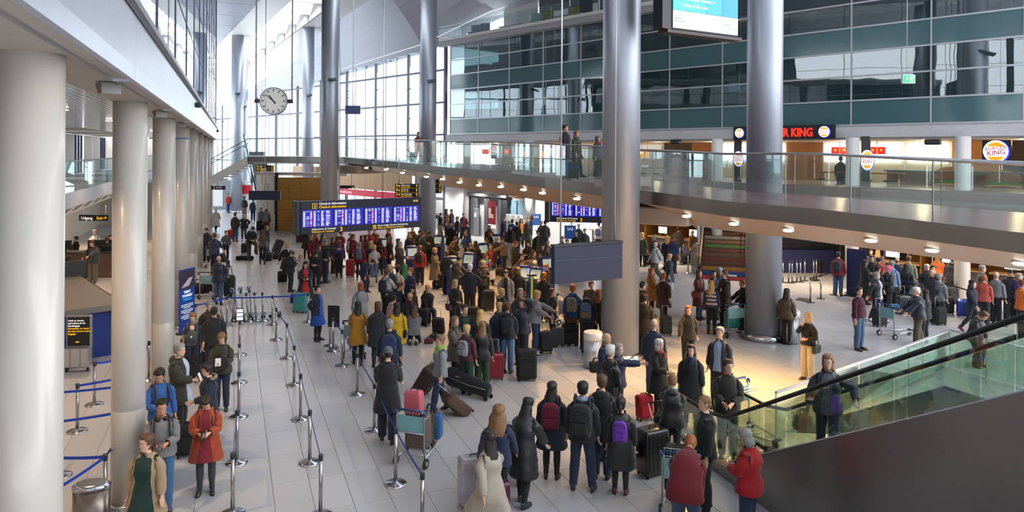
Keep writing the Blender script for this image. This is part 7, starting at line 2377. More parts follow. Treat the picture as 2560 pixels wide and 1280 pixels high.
rq(2230, 652, 1.80, 160, 'shirt', '#7f97bd', 'short', 'grey', 'stand', 'grey-haired man in light blue shirt from behind')
rq(2195, 664, 1.70, 130, 'jacket', '#1c1d22', 'short', 'dark', 'stand', 'dark jacket person behind the grey-blonde woman')
rq(2265, 660, 1.68, 165, 'jacket', '#1a1c24', 'long', 'dark', 'stand', 'woman with long dark hair in black in the queue')
rq(2272, 640, 1.78, 170, 'jacket', '#6a7464', 'short', 'brown', 'stand', 'man in grey-green jacket at the queue front')
rq(2243, 644, 1.78, 165, 'jacket', '#22305a', 'bald', 'brown', 'stand', 'balding man in blue beside the light blue shirt')
rq(2180, 640, 1.70, 10, 'jacket', '#17181c', 'short', 'black', 'hold', 'smiling dark-haired person in black facing us')
rq(2162, 650, 1.68, 120, 'coat', '#1d1e24', 'long', 'dark', 'stand', 'woman in black coat beside the blue panel')
rq(2197, 643, 1.66, 160, 'jacket', '#9a2a30', 'short', 'dark', 'stand', 'person in red jacket in the middle of the queue')
rq(2290, 719, 1.74, -70, 'vest', '#191e30', 'short', 'white', 'push', 'white-haired man in navy vest pushing an empty cart', inner='#1d2338', bc='#4f4836', shoe='#6a5a44')
C = rq(2313, 724, 1.64, -120, 'jacket', '#1b1a1e', 'long', 'dark', 'stand', 'dark-haired woman behind the navy vest', bot='slim')
shoulder_bag(C, '#7d7060', 'beige bag of the dark-haired woman behind the vest', 1)
rq(2332, 674, 1.78, -40, 'fur', '#20242a', 'bald', 'white', 'hold', 'bald man in dark coat with fur hood')
rq(2348, 685, 1.66, 150, 'puffer', '#5d626c', 'short', 'grey', 'stand', 'person in grey puffer beside the fur hood')
rq(2317, 661, 1.68, 20, 'jacket', '#2a2d36', 'bob', 'white', 'stand', 'white-haired woman in the middle of the queue')
rq(2333, 664, 1.72, 0, 'jacket', '#23252c', 'short', 'dark', 'stand', 'man with glasses behind the bald man')
C = rq(2096, 630, 1.76, 165, 'jacket', '#7a1f2c', 'crop', 'dark', 'stand', 'man in red jacket and blue beanie from behind', hat='beanie', hatc='#22365c', bot='jeans', bc='#30507c')
backpack(C, '#22343a', 'dark teal backpack of the man in the blue beanie')
rq(2432, 702, 1.68, 70, 'jacket', '#1b2334', 'curly', 'dark', 'walk', 'curly-haired woman in navy with pink shoes', bot='slim', shoe='#8a2a5c')
rq(2460, 688, 1.66, 170, 'jacket', '#a8483f', 'short', 'ginger', 'stand', 'woman in coral jacket from behind', fem=True)
rq(2491, 680, 1.76, 160, 'sweater', '#6a6f74', 'bald', 'grey', 'stand', 'bald man in grey sweater from behind')
rq(2525, 674, 1.78, 20, 'jacket', '#191b20', 'crop', 'grey', 'stand', 'man in black cap and black jacket', hat='cap', hatc='#15161a')
rq(2547, 684, 1.68, 100, 'jacket', '#54307c', 'short', 'grey', 'stand', 'grey-haired woman in purple jacket', fem=True)
rq(2556, 700, 1.76, 120, 'jacket', '#d0641c', 'short', 'brown', 'stand', 'person in bright orange jacket at the picture edge')
rq(2456, 664, 1.76, 100, 'jacket', '#4a4e52', 'short', 'grey', 'stand', 'grey-haired man in grey jacket behind the coral jacket')
rq(2467, 783, 1.62, 70, 'puffer', '#1c1e20', 'bun', 'brown', 'bend', 'woman in black puffer stooping over a buggy', plean=-.1, lean=-.4)
rq(2381, 640, 1.76, 172, 'longpuff', '#1d2030', 'short', 'dark', 'stand', 'person in long navy quilted coat from behind')
rq(2345, 634, 1.72, 160, 'jacket', '#c8642c', 'long', 'lbrown', 'stand', 'person with orange vest and light hair at the desks')
rq(2177, 624, 1.72, 20, 'jacket', '#23304c', 'short', 'dark', 'stand', 'staff member behind the desk near the blue panel')
rq(2195, 620, 1.68, 165, 'jacket', '#8a6a6a', 'long', 'blond', 'stand', 'woman with long blonde hair at the desks')
def deckz(px):
 k = max(j for j in range(len(NE) - 1) if NE[j][0] <= px)
 f = (px - NE[k][0]) / (NE[k + 1][0] - NE[k][0])
 return near[k].z + (near[k + 1].z - near[k].z) * f
def on_deck(px,py,feet,h,*a,**k):
 z = deckz(px) + .005
 x,y = unroll(px,feet)
 d = F * h / (feet - py)
 return person(px,py,h,*a,z0=z,d=d,**k)
on_deck(1046, 321, 398, 1.70, 20, 'jacket', '#8a1c2c', 'pants', '#5b5f66', 'crop', 'dark', 'walk', 'person in red jacket walking alone on the walkway', hat='beanie', hatc='#6a6668', scarf='#77777a')
on_deck(1413, 307, 440, 1.84, 70, 'parka', '#17191f', 'jeans', '#3d5878', 'short', 'dark', 'stand', 'man in black parka standing on the walkway')
C = on_deck(1441, 319, 436, 1.70, 60, 'parka', '#454840', 'slim', '#4a4d55', 'long', 'lbrown', 'drag', 'long-haired woman in olive parka on the walkway', rhand=(-.2, -.1, .9))
on_deck(1494, 330, 438, 1.56, 60, 'puffer', '#1c2440', 'wide', '#17181c', None, 'brown', 'stand', 'boy in grey hood and navy puffer on the walkway', hat='hood', hatc='#77787c', scarf='#a3242c')
for i, (px, c, lab) in enumerate(((896, '#c01f38', 'person in red uniform at the far red counter, left one'), (905, '#23222a', 'dark clothed traveller at the far red counter'), (912, '#d02c44', 'person in pink-red uniform at the far red counter, right one'), (930, '#2a2a30', 'dark-haired traveller in the middle of the far red counter'), (944, '#1d1d22', 'person in black at the far red counter'), (958, '#5a4a44', 'brown jacket traveller at the far red counter'), (975, '#22242c', 'rightmost dark traveller at the far red counter'))):
 person(px, 473 + (i % 3) * 2, 1.72, (20, 160)[i % 2], 'jacket', c, 'pants', '#22232a', ('short', 'long')[i % 2], ('dark', 'brown', 'blond')[i % 3], 'stand', lab, d=None if False else 57, group='travellers at the far red counters')
t_,_ = fz(1300,430,-.6)
person(1300, 392, 1.2, 80, 'jacket', '#2c3036', 'pants', '#26272c', 'short', 'dark', 'sit', 'guest sitting in the far restaurant part', z0=SF, d=fac(t_, 0, -.6).y)
t_,_ = fz(2102,400,-1.6)
person(2102, 392, 1.72, 160, 'jacket', '#1c1d24', 'pants', '#1d2030', 'short', 'dark', 'stand', 'guest in black standing at the bar table', z0=SF, d=fac(t_, 0, -1.6).y)
t_,_ = fz(1335,270,-.8)
person(1334, 268, 1.72, 170, 'jacket', '#7fbf2a', 'pants', '#2a2b30', 'short', 'dark', 'stand', 'person in lime green vest in the office window', z0=7.96, d=fac(t_, 0, -1.0).y)
# STANCHIONS AND BELTS
POST = mat('post_steel', '#aba8a6', .25, .95, .05, 20)
PST = {}
def stanchion(p, label, lean=0.0, rz=0.0, black=False, h=.96, group='belt posts'):
 t = thing('belt_post', label, 'post', p, rz, group)
 if 'b' not in PST:
  PST['b'] = MB().lathe([(.195, 0), (.195, .012), (.17, .028), (.05, .045), (.035, .065)], 24).mesh('base', CHROME)
  PST['p'] = MB().lathe([(.03, .03), (.03, .88)], 14).mesh('pole', POST)
  PST['h'] = MB().lathe([(.036, .87), (.038, .955), (.033, .965)], 14).mesh('belt_head', DGREY)
  PST['bb'] = MB().lathe([(.17, 0), (.17, .01), (.03, .025)], 20).mesh('base', DGREY)
 for nm, me in (('base', PST['bb' if black else 'b']), ('pole', PST['p']), ('belt_head', PST['h'])):
  o = link(nm,me,t)
  if lean and nm != 'base':
   o.rotation_euler = (0,lean,0)
 return t
def belt(a,b,label,m=BELT,sag=.02,z=.92):
 a,b = Vector(a),Vector(b)
 mb = MB()
 n = 8
 pts = [a.lerp(b,i / n) + Vector((0,0,z - sag * 4 * (i / n) * (1 - i / n))) for i in range(n + 1)]
 s = (b - a).cross(Vector((0,0,1))).normalized() * .002
 for i in range(n):
  u = Vector((0,0,.024))
  p,q = pts[i],pts[i + 1]
  mb.add([p - u - s,q - u - s,q + u - s,p + u - s,p - u + s,q - u + s,q + u + s,p + u + s],[(0,1,2,3),(7,6,5,4),(3,2,6,7),(0,4,5,1)])
 o = mb.build('belt', m)
 tag(o, label, 'belt', 'barrier belts')
 return o
ORD = ['first', 'second', 'third', 'fourth', 'fifth', 'sixth', 'seventh', 'eighth', 'ninth', 'tenth']
lines = [('middle belt row', [(690, 850), (717, 896), (735, 963), (751, 1048), (774, 1157), (801, 1290)]),
   ('belt row beside the luggage cart', [(825, 865), (832, 879), (855, 915), (893, 986), (936, 1077), (989, 1210), (1055, 1345)]),
   ('belt row beside the waiting queue', [(599, 888), (598, 957), (597, 1042), (592, 1157), (581, 1285)])]
for nm,L in lines:
 P = [gz(*q) for q in L]
 for i,p in enumerate(P):
  stanchion(p, 'steel belt post in the %s, %s from the far end' % (nm, ORD[i]))
 for i in range(len(P) - 1):
  if nm.startswith('belt row beside the l') and i == 0:
   continue
  belt(P[i], P[i + 1], 'blue belt of the %s, %s span from the far end' % (nm, ORD[i]))
P = [gz(489,838),gz(567,815),gz(681,812),gz(770,805)]
for i,p in enumerate(P):
 stanchion(p, 'steel post of the cross belt before the nested carts, %s from the banner' % ORD[i])
for i in range(3):
 belt(P[i], P[i + 1], 'blue cross belt before the nested carts, %s span from the banner' % ORD[i])
belt(gz(681, 812), gz(690, 850), 'short blue belt joining cross belt and middle row')
for i,(x,y,l) in enumerate(((560,806,-.28),(588,806,-.26),(600,804,-.22),(622,804,-.1),(641,803,-.08),(658,803,-.04))):
 stanchion(gz(x, y), 'parked leaning belt post beside the nested carts, %s from the banner' % ORD[i], l)
P = [gz(193,1078),gz(236,1012),gz(283,985)]
stanchion(P[0], 'belt post behind the colonnade next to the steel bin path')
stanchion(P[1], 'belt post behind the colonnade before the sign trolley')
Q = [gz(262,1290),gz(150,1190)]
stanchion(Q[0], 'belt post at the oval steel bin behind the colonnade')
stanchion(Q[1], 'belt post half hidden by the nearest column')
far_ = uv(14.6,-3.2)
stanchion(gz(372, 950), 'belt post between second and third column')
for i,(a,b) in enumerate(((P[0],gz(330,1045)),(gz(120,1100),gz(330,1075)),(gz(110,1190),gz(330,1150)),(gz(100,1290),Q[0]),(gz(120,1400),Q[0]),(Q[0],gz(340,1150)),(P[1],gz(330,990)))):
 belt(a, b, 'blue belt behind the colonnade, %s one from the sign trolley downwards' % ORD[i])
P = [gz(2026,756),gz(2052,747),gz(2084,737),gz(2121,732)]
BB = mat('black_yellow_belt', '#1d1c1a', .7, 0, .1)
for i,p in enumerate(P):
 stanchion(p, 'slim post with dark base near the red jacket man, %s one from the column' % ORD[i], black=True)
 if i:
  belt(P[i - 1], p, 'black belt near the red jacket man, %s span from the column' % ORD[i - 1], BB, 0)
for i,(x,y) in enumerate(((1957,706),(1971,707),(1980,707),(1992,705),(2001,705),(2012,702),(2034,702),(2041,700))):
 stanchion(gz(x, y), 'bare post of the group before the dark flank, %s from the column' % ORD[i], .06 if i == 1 else 0, black=True)
P = [gz(2150,735),gz(2262,752),gz(2360,770),gz(2445,800),gz(2505,815),gz(2575,835)]
for i,p in enumerate(P):
 stanchion(p, 'post of the black belt queue at the right, %s from the blue panel' % ORD[i], black=True)
 if i:
  belt(P[i - 1], p, 'black belt of the right queue, %s span from the blue panel' % ORD[i - 1], BB, 0)
P2 = [gz(2150,712),gz(2280,722),gz(2400,735),gz(2560,752)]
for i in range(3):
 belt(P2[i], P2[i + 1], 'rear black belt of the right queue, %s span' % ORD[i], BB, 0)
 stanchion(P2[i + 1], 'rear post of the right queue, %s from the blue panel' % ORD[i], black=True)
P = [gz(1720,684),gz(1700,662),gz(1640,655)]
for i in range(3):
 stanchion(P[i], 'post of the blue belt by the logo drum, %s one' % ORD[i])
 if i:
  belt(P[i - 1], P[i], 'blue belt by the logo drum, %s span' % ORD[i - 1])
s1 = thing('queue_sign', 'small white notice frame on a belt post by the queue', 'sign', gz(599, 888) + Vector((0, 0, .93)), .3)
MB().box((0, 0, .2), (.2, .02, .36), bev=.004).build('frame', BLACK, s1)
for k in range(3):
 MB().box((0, -.012, .31 - k * .11), (.17, .006, .09)).build('sheet', WTXT, s1)
MB().tube([(-.03, 0, -.05), (-.03, 0, .05)], .01, 6).build('clamp', DGREY, s1)
s2 = thing('black_panel', 'black blank panel standing on posts by the uniformed woman', 'panel', gz(829, 873), -.2)
MB().box((0, .12, .92), (.36, .02, .62), bev=.004).build('panel', BLACK, s2)
MB().tube([(0, .14, 0), (0, .14, .9)], .012, 6).build('stem', DGREY, s2)
MB().lathe([(.15, 0), (.15, .012)], 16, (0, .14, 0)).build('foot', DGREY, s2)
# LUGGAGE
SUIT = {}
def suitcase(p, w_, h, d, col, label, rz=0.0, tilt=0.0, handle=True, hard=False, group='suitcases', z=0.0):
 """upright case, face towards local -y; tilt leans it back over its rear wheels"""
 t = thing('suitcase', label, 'suitcase', p + Vector((0, 0, z)), rz, group)
 body = mat(('hard_' if hard else 'soft_') + col[1:], col, .3 if hard else .75, 0, .15, 7, .05 if hard else .25, 50, coat=.3 if hard else 0)
 b = MB().rbox((0, 0, .05 + h / 2), (w_, d, h), .05).build('shell', body, t)
 parts = [b]
 if hard:
  for k in range(5):
   parts.append(MB().box((-w_ * .36 + k * w_ * .18, -d / 2 - .003, .05 + h / 2), (w_ * .06, .012, h * .8), bev=.005).build('rib', body, t))
 else:
  parts.append(MB().box((0, -d / 2 - .012, .05 + h * .36), (w_ * .8, .035, h * .5), bev=.012).build('pocket', body, t))
  parts.append(MB().box((0, -d / 2 - .008, .05 + h * .8), (w_ * .78, .03, h * .2), bev=.01).build('pocket', body, t))
 parts.append(MB().tube([(-.07, 0, h + .05), (-.06, 0, h + .08), (.06, 0, h + .08), (.07, 0, h + .05)], .011, 6).build('carry_handle', BLACK, t))
 if handle:
  parts.append(MB().tube([(-.09, d * .3, h), (-.09, d * .3, h + .36), (.09, d * .3, h + .36), (.09, d * .3, h)], .009, 6).build('pull_handle', ALU, t))
 for sx in (-1,1):
  for sy in (-1,1):
   parts.append(MB().tube([(sx * w_ * .38 - .015, sy * d * .36, .027), (sx * w_ * .38 + .015, sy * d * .36, .027)], .027, 10).build('wheel', RUBBER, t))
 if tilt:
  t.rotation_euler = (tilt,0,rz)
 return t
K = '#17181b'
CASES = [
 (1316, 950, .50, .72, .30, K, 'large black soft suitcase standing alone behind the blue jeans man', .1, 0, 0, 0),
 (1238, 948, .40, .62, .26, '#8e1b2c', 'red hard suitcase beside the green trousers girls', .2, 0, 1, 1),
 (1044, 985, .50, .74, .30, '#3a2a28', 'dark brown suitcase leaning back beside the beanie man', 1.2, .55, 1, 0),
 (1170, 1032, .42, .62, .26, '#5a4334', 'brown suitcase pulled by the lime scarf woman', -1.1, .85, 1, 0),
 (1364, 882, .36, .56, .24, '#2a2c30', 'dark case beside the grey hoodie man', .2, 0, 1, 0),
 (1392, 866, .40, .55, .26, '#37383c', 'charcoal case behind the grey hoodie man', .1, 0, 0, 1),
 (1425, 862, .50, .60, .32, '#1d1a18', 'broad black case at the foot of the huge column crowd', 0, 0, 0, 0),
 (1098, 836, .36, .50, .22, '#202226', 'small black cabin case of the long blonde woman', -.3, .25, 1, 0),
 (1219, 776, .48, .70, .30, '#24211f', 'tall dark hard case behind the white-haired man', .1, 0, 0, 1),
 (1185, 1262, .50, .74, .32, '#a9a3ab', 'large silver hard suitcase beside the cream coat', .3, 0, 0, 1),
 (1242, 1300, .38, .56, .24, '#5a1838', 'maroon case behind the cream coat woman', .3, 0, 0, 1),
 (1612, 1050, .34, .48, .22, '#b01526', 'bright red cabin case beside the handrail loop', .3, -.1, 0, 0),
 (1630, 1185, .52, .78, .36, '#1b1c1f', 'huge black ribbed suitcase behind the bending man', .5, 0, 0, 1),
 (1664, 838, .36, .55, .24, '#2a2724', 'dark cabin case of the burgundy coat woman', .1, 0, 1, 0),
 (2199, 816, .42, .56, .26, '#1d1e21', 'black suitcase of the grey-blonde woman in black puffer', .2, 0, 1, 0),
 (2258, 785, .44, .62, .26, '#4c4f5c', 'slate grey hard suitcase in the right queue', .1, 0, 1, 1),
 (2166, 752, .40, .60, .26, '#a3192b', 'red suitcase leaning by the blue panel', .3, .2, 0, 0),
 (2333, 800, .44, .66, .28, '#1f2227', 'tall black suitcase beside the dark-haired woman in the queue', .1, 0, 1, 0),
 (2367, 786, .42, .60, .26, '#191a1e', 'black suitcase right of the fur hood man', -.1, 0, 0, 0),
 (2408, 790, .46, .58, .28, '#1f46b4', 'bright blue suitcase in the right queue', -.3, .3, 0, 1),
 (2348, 812, .40, .55, .26, '#202126', 'second black suitcase below the fur hood man', .2, 0, 1, 0),
 (2236, 770, .40, .58, .26, '#16171a', 'black suitcase beside the pink hood', .1, 0, 0, 0),
 (578, 600, .40, .62, .26, '#b3172a', 'red suitcase beside the far jeans man', .2, 0, 0, 1),
 (650, 578, .46, .66, .28, '#1d2846', 'navy suitcase by the bronze wall', .1, 0, 0, 0),
 (688, 634, .52, .74, .32, '#2c2e30', 'large charcoal suitcase leaning near the navy jacket woman', -.9, -.4, 0, 0),
 (613, 634, .40, .52, .26, '#1c1d20', 'small black case behind the phone typing man', .1, 0, 0, 0),
 (749, 608, .40, .56, .24, '#4a1a38', 'plum cabin case left of the flight board', .1, 0, 1, 1),
 (706, 706, .40, .46, .24, '#1b1b1e', 'small black case pulled by the blonde in black coat', .3, .3, 1, 0),
 (750, 782, .50, .66, .30, '#3f9690', 'big turquoise suitcase behind the red shirt woman', -.3, -.2, 0, 1),
 (875, 692, .36, .74, .26, '#b01428', 'tall red suitcase in the school group', .1, 0, 0, 1),
 (800, 690, .36, .56, .26, '#7a1526', 'dark red suitcase behind the print hoodie boy', .1, 0, 0, 0),
 (1007, 706, .38, .74, .26, '#1f9a6a', 'tall green suitcase in the seated group', .1, 0, 0, 1),
 (1104, 722, .42, .60, .28, '#1d1c1e', 'black suitcase behind the camel coat', .1, 0, 0, 0),
 (1062, 812, .40, .50, .26, '#191a1d', 'black case used as a seat by the blond boy', .2, 0, 0, 0),
 (470, 1140, .42, .56, .26, '#17181c', 'black case between grey sweater and rust coat', .3, 0, 0, 0),
 (476, 905, .46, .62, .30, '#1f2434', 'navy case pushed by the baby carrier woman', .1, 0, 1, 0),
 (488, 950, .40, .60, .26, '#1b1c20', 'black trolley case beside the olive parka', .1, 0, 1, 0),
 (1230, 672, .40, .62, .26, '#2c2522', 'dark brown case among the kiosk crowd', .1, 0, 1, 0),
 (1290, 672, .40, .60, .26, '#211d1c', 'black case before the brown jacket beard man', .1, 0, 1, 0),
 (1180, 812, .40, .55, .26, '#24201f', 'dark case hidden behind the green hood group', .1, 0, 0, 0),
 (198, 700, .42, .6, .26, '#2a1f22', 'patterned dark case at the exit sign desk', .1, 0, 0, 0),
 (2443, 800, .40, .55, .26, '#2b2d34', 'grey case beside the stooping woman', .2, 0, 0, 0),
 (2380, 760, .42, .6, .26, '#23252b', 'black case in the rear of the right queue', .1, 0, 0, 0),
 (1622, 665, .40, .58, .26, '#1d1e22', 'black case by the olive coat at the desks', .1, 0, 1, 0),
 (1710, 660, .46, .5, .3, '#26272b', 'dark case pile end by the logo drum', .6, .3, 0, 0),
]
for (x,y,a,b,c,col,lab,rz,ti,hd,hard) in CASES:
 suitcase(gz(x,y),a,b,c,col,lab,rz,ti,bool(hd),bool(hard))
z_ = deckz(1434)
C_ = at(1434,441,24.2)
C_.z = z_
sc_ = suitcase(C_, .36, .56, .24, '#1e2a2e', 'dark cabin case with a blue band on the walkway', .1, 0, True, False)
MB().box((0, 0, .42), (.375, .255, .05)).build('blue_band', BELT, sc_)
C_ = at(1032,390,38.0)
C_.z = deckz(1032)
suitcase(C_, .34, .5, .22, '#3b4654', 'slate cabin case of the red jacket person on the walkway', .2, .3, True, False)
def soft_bag(p, dims, col, label, rz=0.0, cat='bag', z=0.0, name='holdall', strap=True):
 t = thing(name, label, cat, p + Vector((0, 0, z)), rz, 'loose bags')
 w_,d,h = dims
 m = cloth(col, 'cloth')
 MB().rbox((0, 0, h / 2), (w_, d, h), min(dims) * .35, e=.4).build('bag_body', m, t)
 if strap:
  for sy in (-.2,.2):
   MB().tube([(-w_ * .25, d * sy, h * .95), (-w_ * .15, d * sy * .5, h * 1.3), (w_ * .15, d * sy * .5, h * 1.3), (w_ * .25, d * sy, h * .95)], .01, 6).build('handle', BLACK, t)
  MB().box((0, 0, h * .99), (w_ * .8, .02, .012)).build('zip', DGREY, t)
 return t
soft_bag(gz(1243, 735), (.5, .35, .3), '#201c1a', 'black hand bag standing on the tall dark case', .1, z=.75)
soft_bag(gz(1264, 735), (.3, .25, .7), '#c25a1c', 'orange suitcase edge behind the dark bag', .1, strap=False, name='orange_case')
soft_bag(gz(737, 757), (.34, .2, .34), '#1c3f8c', 'blue carrier bag with yellow print on the floor', .2)
bag_ = bpy.context.scene.objects[-1] if False else None
soft_bag(gz(930, 716), (.28, .16, .38), '#cfc4ae', 'cream paper bag beside the bending boy', .3)
soft_bag(gz(612, 650), (.9, .3, .22), '#191a1d', 'long black holdall lying near the phone typing man', .1)
soft_bag(gz(668, 652), (.55, .45, .45), '#1d1e22', 'round black bag beside the grey top woman', .1)
soft_bag(gz(687, 647), (.5, .3, .3), '#2a2026', 'dark bag with red trim on the floor', -.2)
soft_bag(gz(1072, 858), (.28, .2, .14), '#6a3028', 'red-brown handbag on the floor by the kneeling girl', .1)
soft_bag(gz(1085, 850), (.32, .22, .16), '#1f222a', 'dark handbag on the floor behind the red-brown one', .1)
soft_bag(gz(1430, 862), (.5, .35, .32), '#5d3a20', 'brown leather holdall on the broad black case', .1, z=.65)
soft_bag(gz(1500, 1150), (.42, .2, .36), '#1e2636', 'navy sports bag held beside the checked scarf man', .2)
soft_bag(gz(1565, 1190), (.3, .15, .35), '#191a1c', 'black bag hanging beside the purple backpack girl', .2, z=.25)
soft_bag(gz(2005, 1075, .55), (.36, .2, .3), '#7a4a22', 'brown leather handbag of the woman on the escalator', .3)
soft_bag(gz(1490, 990), (.34, .2, .26), '#17181a', 'black handbag left of the black hooded coat', .1, z=.55)
soft_bag(gz(1163, 855), (.4, .3, .3), '#2a2c30', 'grey rucksack on the floor amid the green hood group', .1, z=.3)
soft_bag(gz(1620, 866), (.3, .2, .3), '#4a1a20', 'dark red bag behind the pale grey bob', .1, z=.6)
gb = thing('golf_bag', 'long black golf travel bag with beige piping on the floor', 'bag', gz(1225, 1000), 2.62)
GBM = cloth('#1a1b20', 'cloth')
MB().lathe([(.10, 0), (.15, .05), (.17, .45), (.19, .85), (.2, 1.12), (.15, 1.22)], 16, sx=1.15, sy=.85).build('bag_body', GBM, gb).matrix_basis = Matrix.Translation((0, 0, .19)) @ Matrix.Rotation(math.radians(80), 4, 'Y')
for sy in (-1,1):
 MB().tube([(.05, sy * .13, .26), (.5, sy * .15, .3), (1.15, sy * .17, .42)], .008, 6).build('piping', cloth('#a8957c'), gb)
MB().box((.95, 0, .43), (.45, .3, .12), bev=.05).build('pocket', cloth('#7c6c5c'), gb)
MB().box((1.22, 0, .48), (.25, .26, .1), bev=.04).build('cap_pocket', cloth('#9aa0a6'), gb)
for sy in (-.12,.12):
 MB().tube([(.05, sy - .015, .05), (.05, sy + .015, .05)], .05, 12).build('wheel', RUBBER, gb)
soft_bag(gz(1150, 965), (.5, .35, .3), '#24262b', 'grey and black holdall at the top end of the golf bag', .4, z=.1)
# LUGGAGE CARTS
BLUEP = mat('cart_blue', '#23406f', .45)
ADV = mat('cart_advert', '#7fb6bd', .5, 0, .4, 4)
def cart(p, rz, label, group='luggage carts'):
 """three wheeled cart; handle at +y, load deck towards -y"""
 t = thing('luggage_cart', label, 'cart', p, rz, group)
 for sx in (-1,1):
  MB().tube([(sx * .27, .33, .14), (sx * .27, .36, 1.0), (sx * .27, .45, 1.05)], .018, 8).build('upright', ALU, t)
  MB().tube([(sx * .27, .33, .16), (sx * .20, -.2, .16), (sx * .08, -.62, .16)], .018, 8).build('side_rail', ALU, t)
  w_ = MB().tube([(sx * .3 - .02, .33, .09), (sx * .3 + .02, .33, .09)], .09, 16).build('wheel', RUBBER, t)
  MB().tube([(sx * .3 - .025, .33, .09), (sx * .3 + .025, .33, .09)], .035, 10).build('hub', ALU, w_)
  MB().ell((sx * .29, .38, 1.0), (.035, .05, .06), 8, 6).build('knob', BLUEP, t)
 MB().tube([(-.28, .45, 1.06), (.28, .45, 1.06)], .022, 10).build('handle', BLUEP, t)
 MB().tube([(-.27, .36, .62), (.27, .36, .62)], .012, 6).build('cross_bar', ALU, t)
 MB().box((0, .345, .77), (.5, .012, .3)).build('advert_panel', ADV, t)
 bk = MB()
 for k in range(6):
  bk.tube([(-.25 + .1 * k,.32,.86),(-.25 + .1 * k,.12,.86),(-.25 + .1 * k,.1,.98)],.005,4)
 for y,z in ((.12,.86),(.1,.98),(.22,.86)):
  bk.tube([(-.26,y,z),(.26,y,z)],.006,4)
 tag(bk.build('basket', ALU, t), 'thin wire basket', kind='stuff')
 for y in (.2,0,-.2,-.4):
  MB().tube([(-.2 - y * .3, y, .17), (.2 + y * .3, y, .17)], .012, 6).build('deck_bar', ALU, t)
 MB().box((0, -.62, .17), (.22, .06, .05), bev=.01).build('bumper', BLUEP, t)
 w_ = MB().tube([(-.02, -.58, .07), (.02, -.58, .07)], .07, 14).build('wheel', RUBBER, t)
 return t
CARTS = [(1048, 1148, 2.8, 'loaded luggage cart of the grey beanie man'), (893, 888, 3.1, 'luggage cart of the mustard coat woman'), (1828, 838, 3.3, 'luggage cart with a turquoise case'),
   (2238, 842, 1.9, 'empty luggage cart pushed by the navy vest man'), (1880, 1095, .5, 'luggage cart parked at the escalator end'), (1287, 1190, 2.7, 'cart pushed by the long black hair woman'),
   (528, 745, 3.0, 'loaded cart of the bald man in navy'), (612, 800, 1.9, 'nested cart left of the three'), (632, 798, 1.9, 'nested cart in the middle of the three'), (653, 796, 1.9, 'nested cart right of the three'),
   (538, 668, 3.1, 'cart of the navy quilted jacket man'), (1163, 598, 2.9, 'cart with red luggage by the info post'), (2290, 775, 2.2, 'cart with pale bags in the right queue'), (2525, 800, 2.6, 'cart with folded buggy at the right edge'), (1700, 1270, 2.9, 'cart with black bags behind the bending man'), (1408, 805, 2.0, 'cart with a striped bag right of the woman with a brown bun')]
CT = {}
for (x,y,rz,lab) in CARTS:
 CT[lab] = cart(gz(x,y),rz,lab)
def on_cart(lab,dx,dy,z,w_,h,d,col,label,hard=False,lay=False):
 t = CT[lab]
 p = t.matrix_basis @ Vector((dx,dy,z))
 r = t.rotation_euler[2]
 s = suitcase(Vector((p.x,p.y,p.z)),w_,h,d,col,label,r,0,False,hard)
 if lay:
  s.rotation_euler = (math.pi / 2,0,r)
  s.location.z += d / 2
 return s
for c in CT.values():
 c.matrix_basis = Matrix.Translation(c.location) @ Matrix.Rotation(c.rotation_euler[2], 4, 'Z')
L0 = 'loaded luggage cart of the grey beanie man'
on_cart(L0, 0, .05, .2, .44, .62, .26, '#6a5a50', 'plastic wrapped brown case on the beanie man cart')
on_cart(L0, .05, -.24, .2, .42, .55, .24, '#191a1c', 'black case strapped on the beanie man cart', True)
on_cart(L0, 0, .22, .86, .32, .44, .2, '#c25a68', 'pink hard case on top of the beanie man cart', True)
b_ = soft_bag(CT[L0].matrix_basis @ Vector((0, -.5, .2)), (.44, .24, .5), '#2b5f93', 'glossy blue printed shopping bag on the cart front', 2.9)
MB().box((.02, .125, .33), (.3, .01, .16)).build('green_print', mat('bag_green', '#6c9a3c', .5, 0, .3, 8), b_)
on_cart('luggage cart with a turquoise case', 0, .05, .2, .44, .52, .26, '#178a8a', 'turquoise suitcase standing on a cart', True)
on_cart('luggage cart of the mustard coat woman', 0, 0, .2, .44, .5, .28, '#2f9c94', 'teal suitcase on the mustard coat cart', True)
on_cart('cart pushed by the long black hair woman', 0, 0, .2, .46, .6, .3, '#23292f', 'dark case on the cart of the long black hair woman')
on_cart('loaded cart of the bald man in navy', -.1, -.1, .2, .5, .62, .34, '#1c1d20', 'big black case on the bald man cart')
soft_bag(gz(497, 742), (.8, .5, .42), '#1b1b1f', 'wide black duffel on the bald man cart', .2, z=.12)
soft_bag(gz(574, 742), (.4, .35, .85), '#18191d', 'tall black kit bag beside the bald man', .1)
on_cart('cart of the navy quilted jacket man', 0, -.1, .2, .46, .4, .3, '#2a4f9a', 'blue case on the quilted jacket cart')
on_cart('cart with red luggage by the info post', 0, 0, .2, .44, .5, .28, '#7a1a2e', 'dark red case on the far cart')
on_cart('cart with pale bags in the right queue', 0, -.1, .2, .44, .4, .3, '#a9a093', 'pale beige case on a cart in the right queue')
on_cart('cart with folded buggy at the right edge', 0, -.1, .2, .46, .45, .3, '#3f5a8a', 'denim blue case on the cart at the right edge')
on_cart('cart with black bags behind the bending man', 0, -.1, .2, .5, .7, .34, '#1b1c20', 'black suitcase on the cart of the bending man')
on_cart('cart with a striped bag right of the woman with a brown bun', 0, -.05, .2, .46, .5, .3, '#8a86a0', 'striped lilac case on a crowd cart')
soft_bag(gz(2235, 770, .95), (.3, .2, .12), '#23648c', 'blue folded jacket on the empty cart handle', .1, strap=False, name='folded_jacket', cat='jacket')
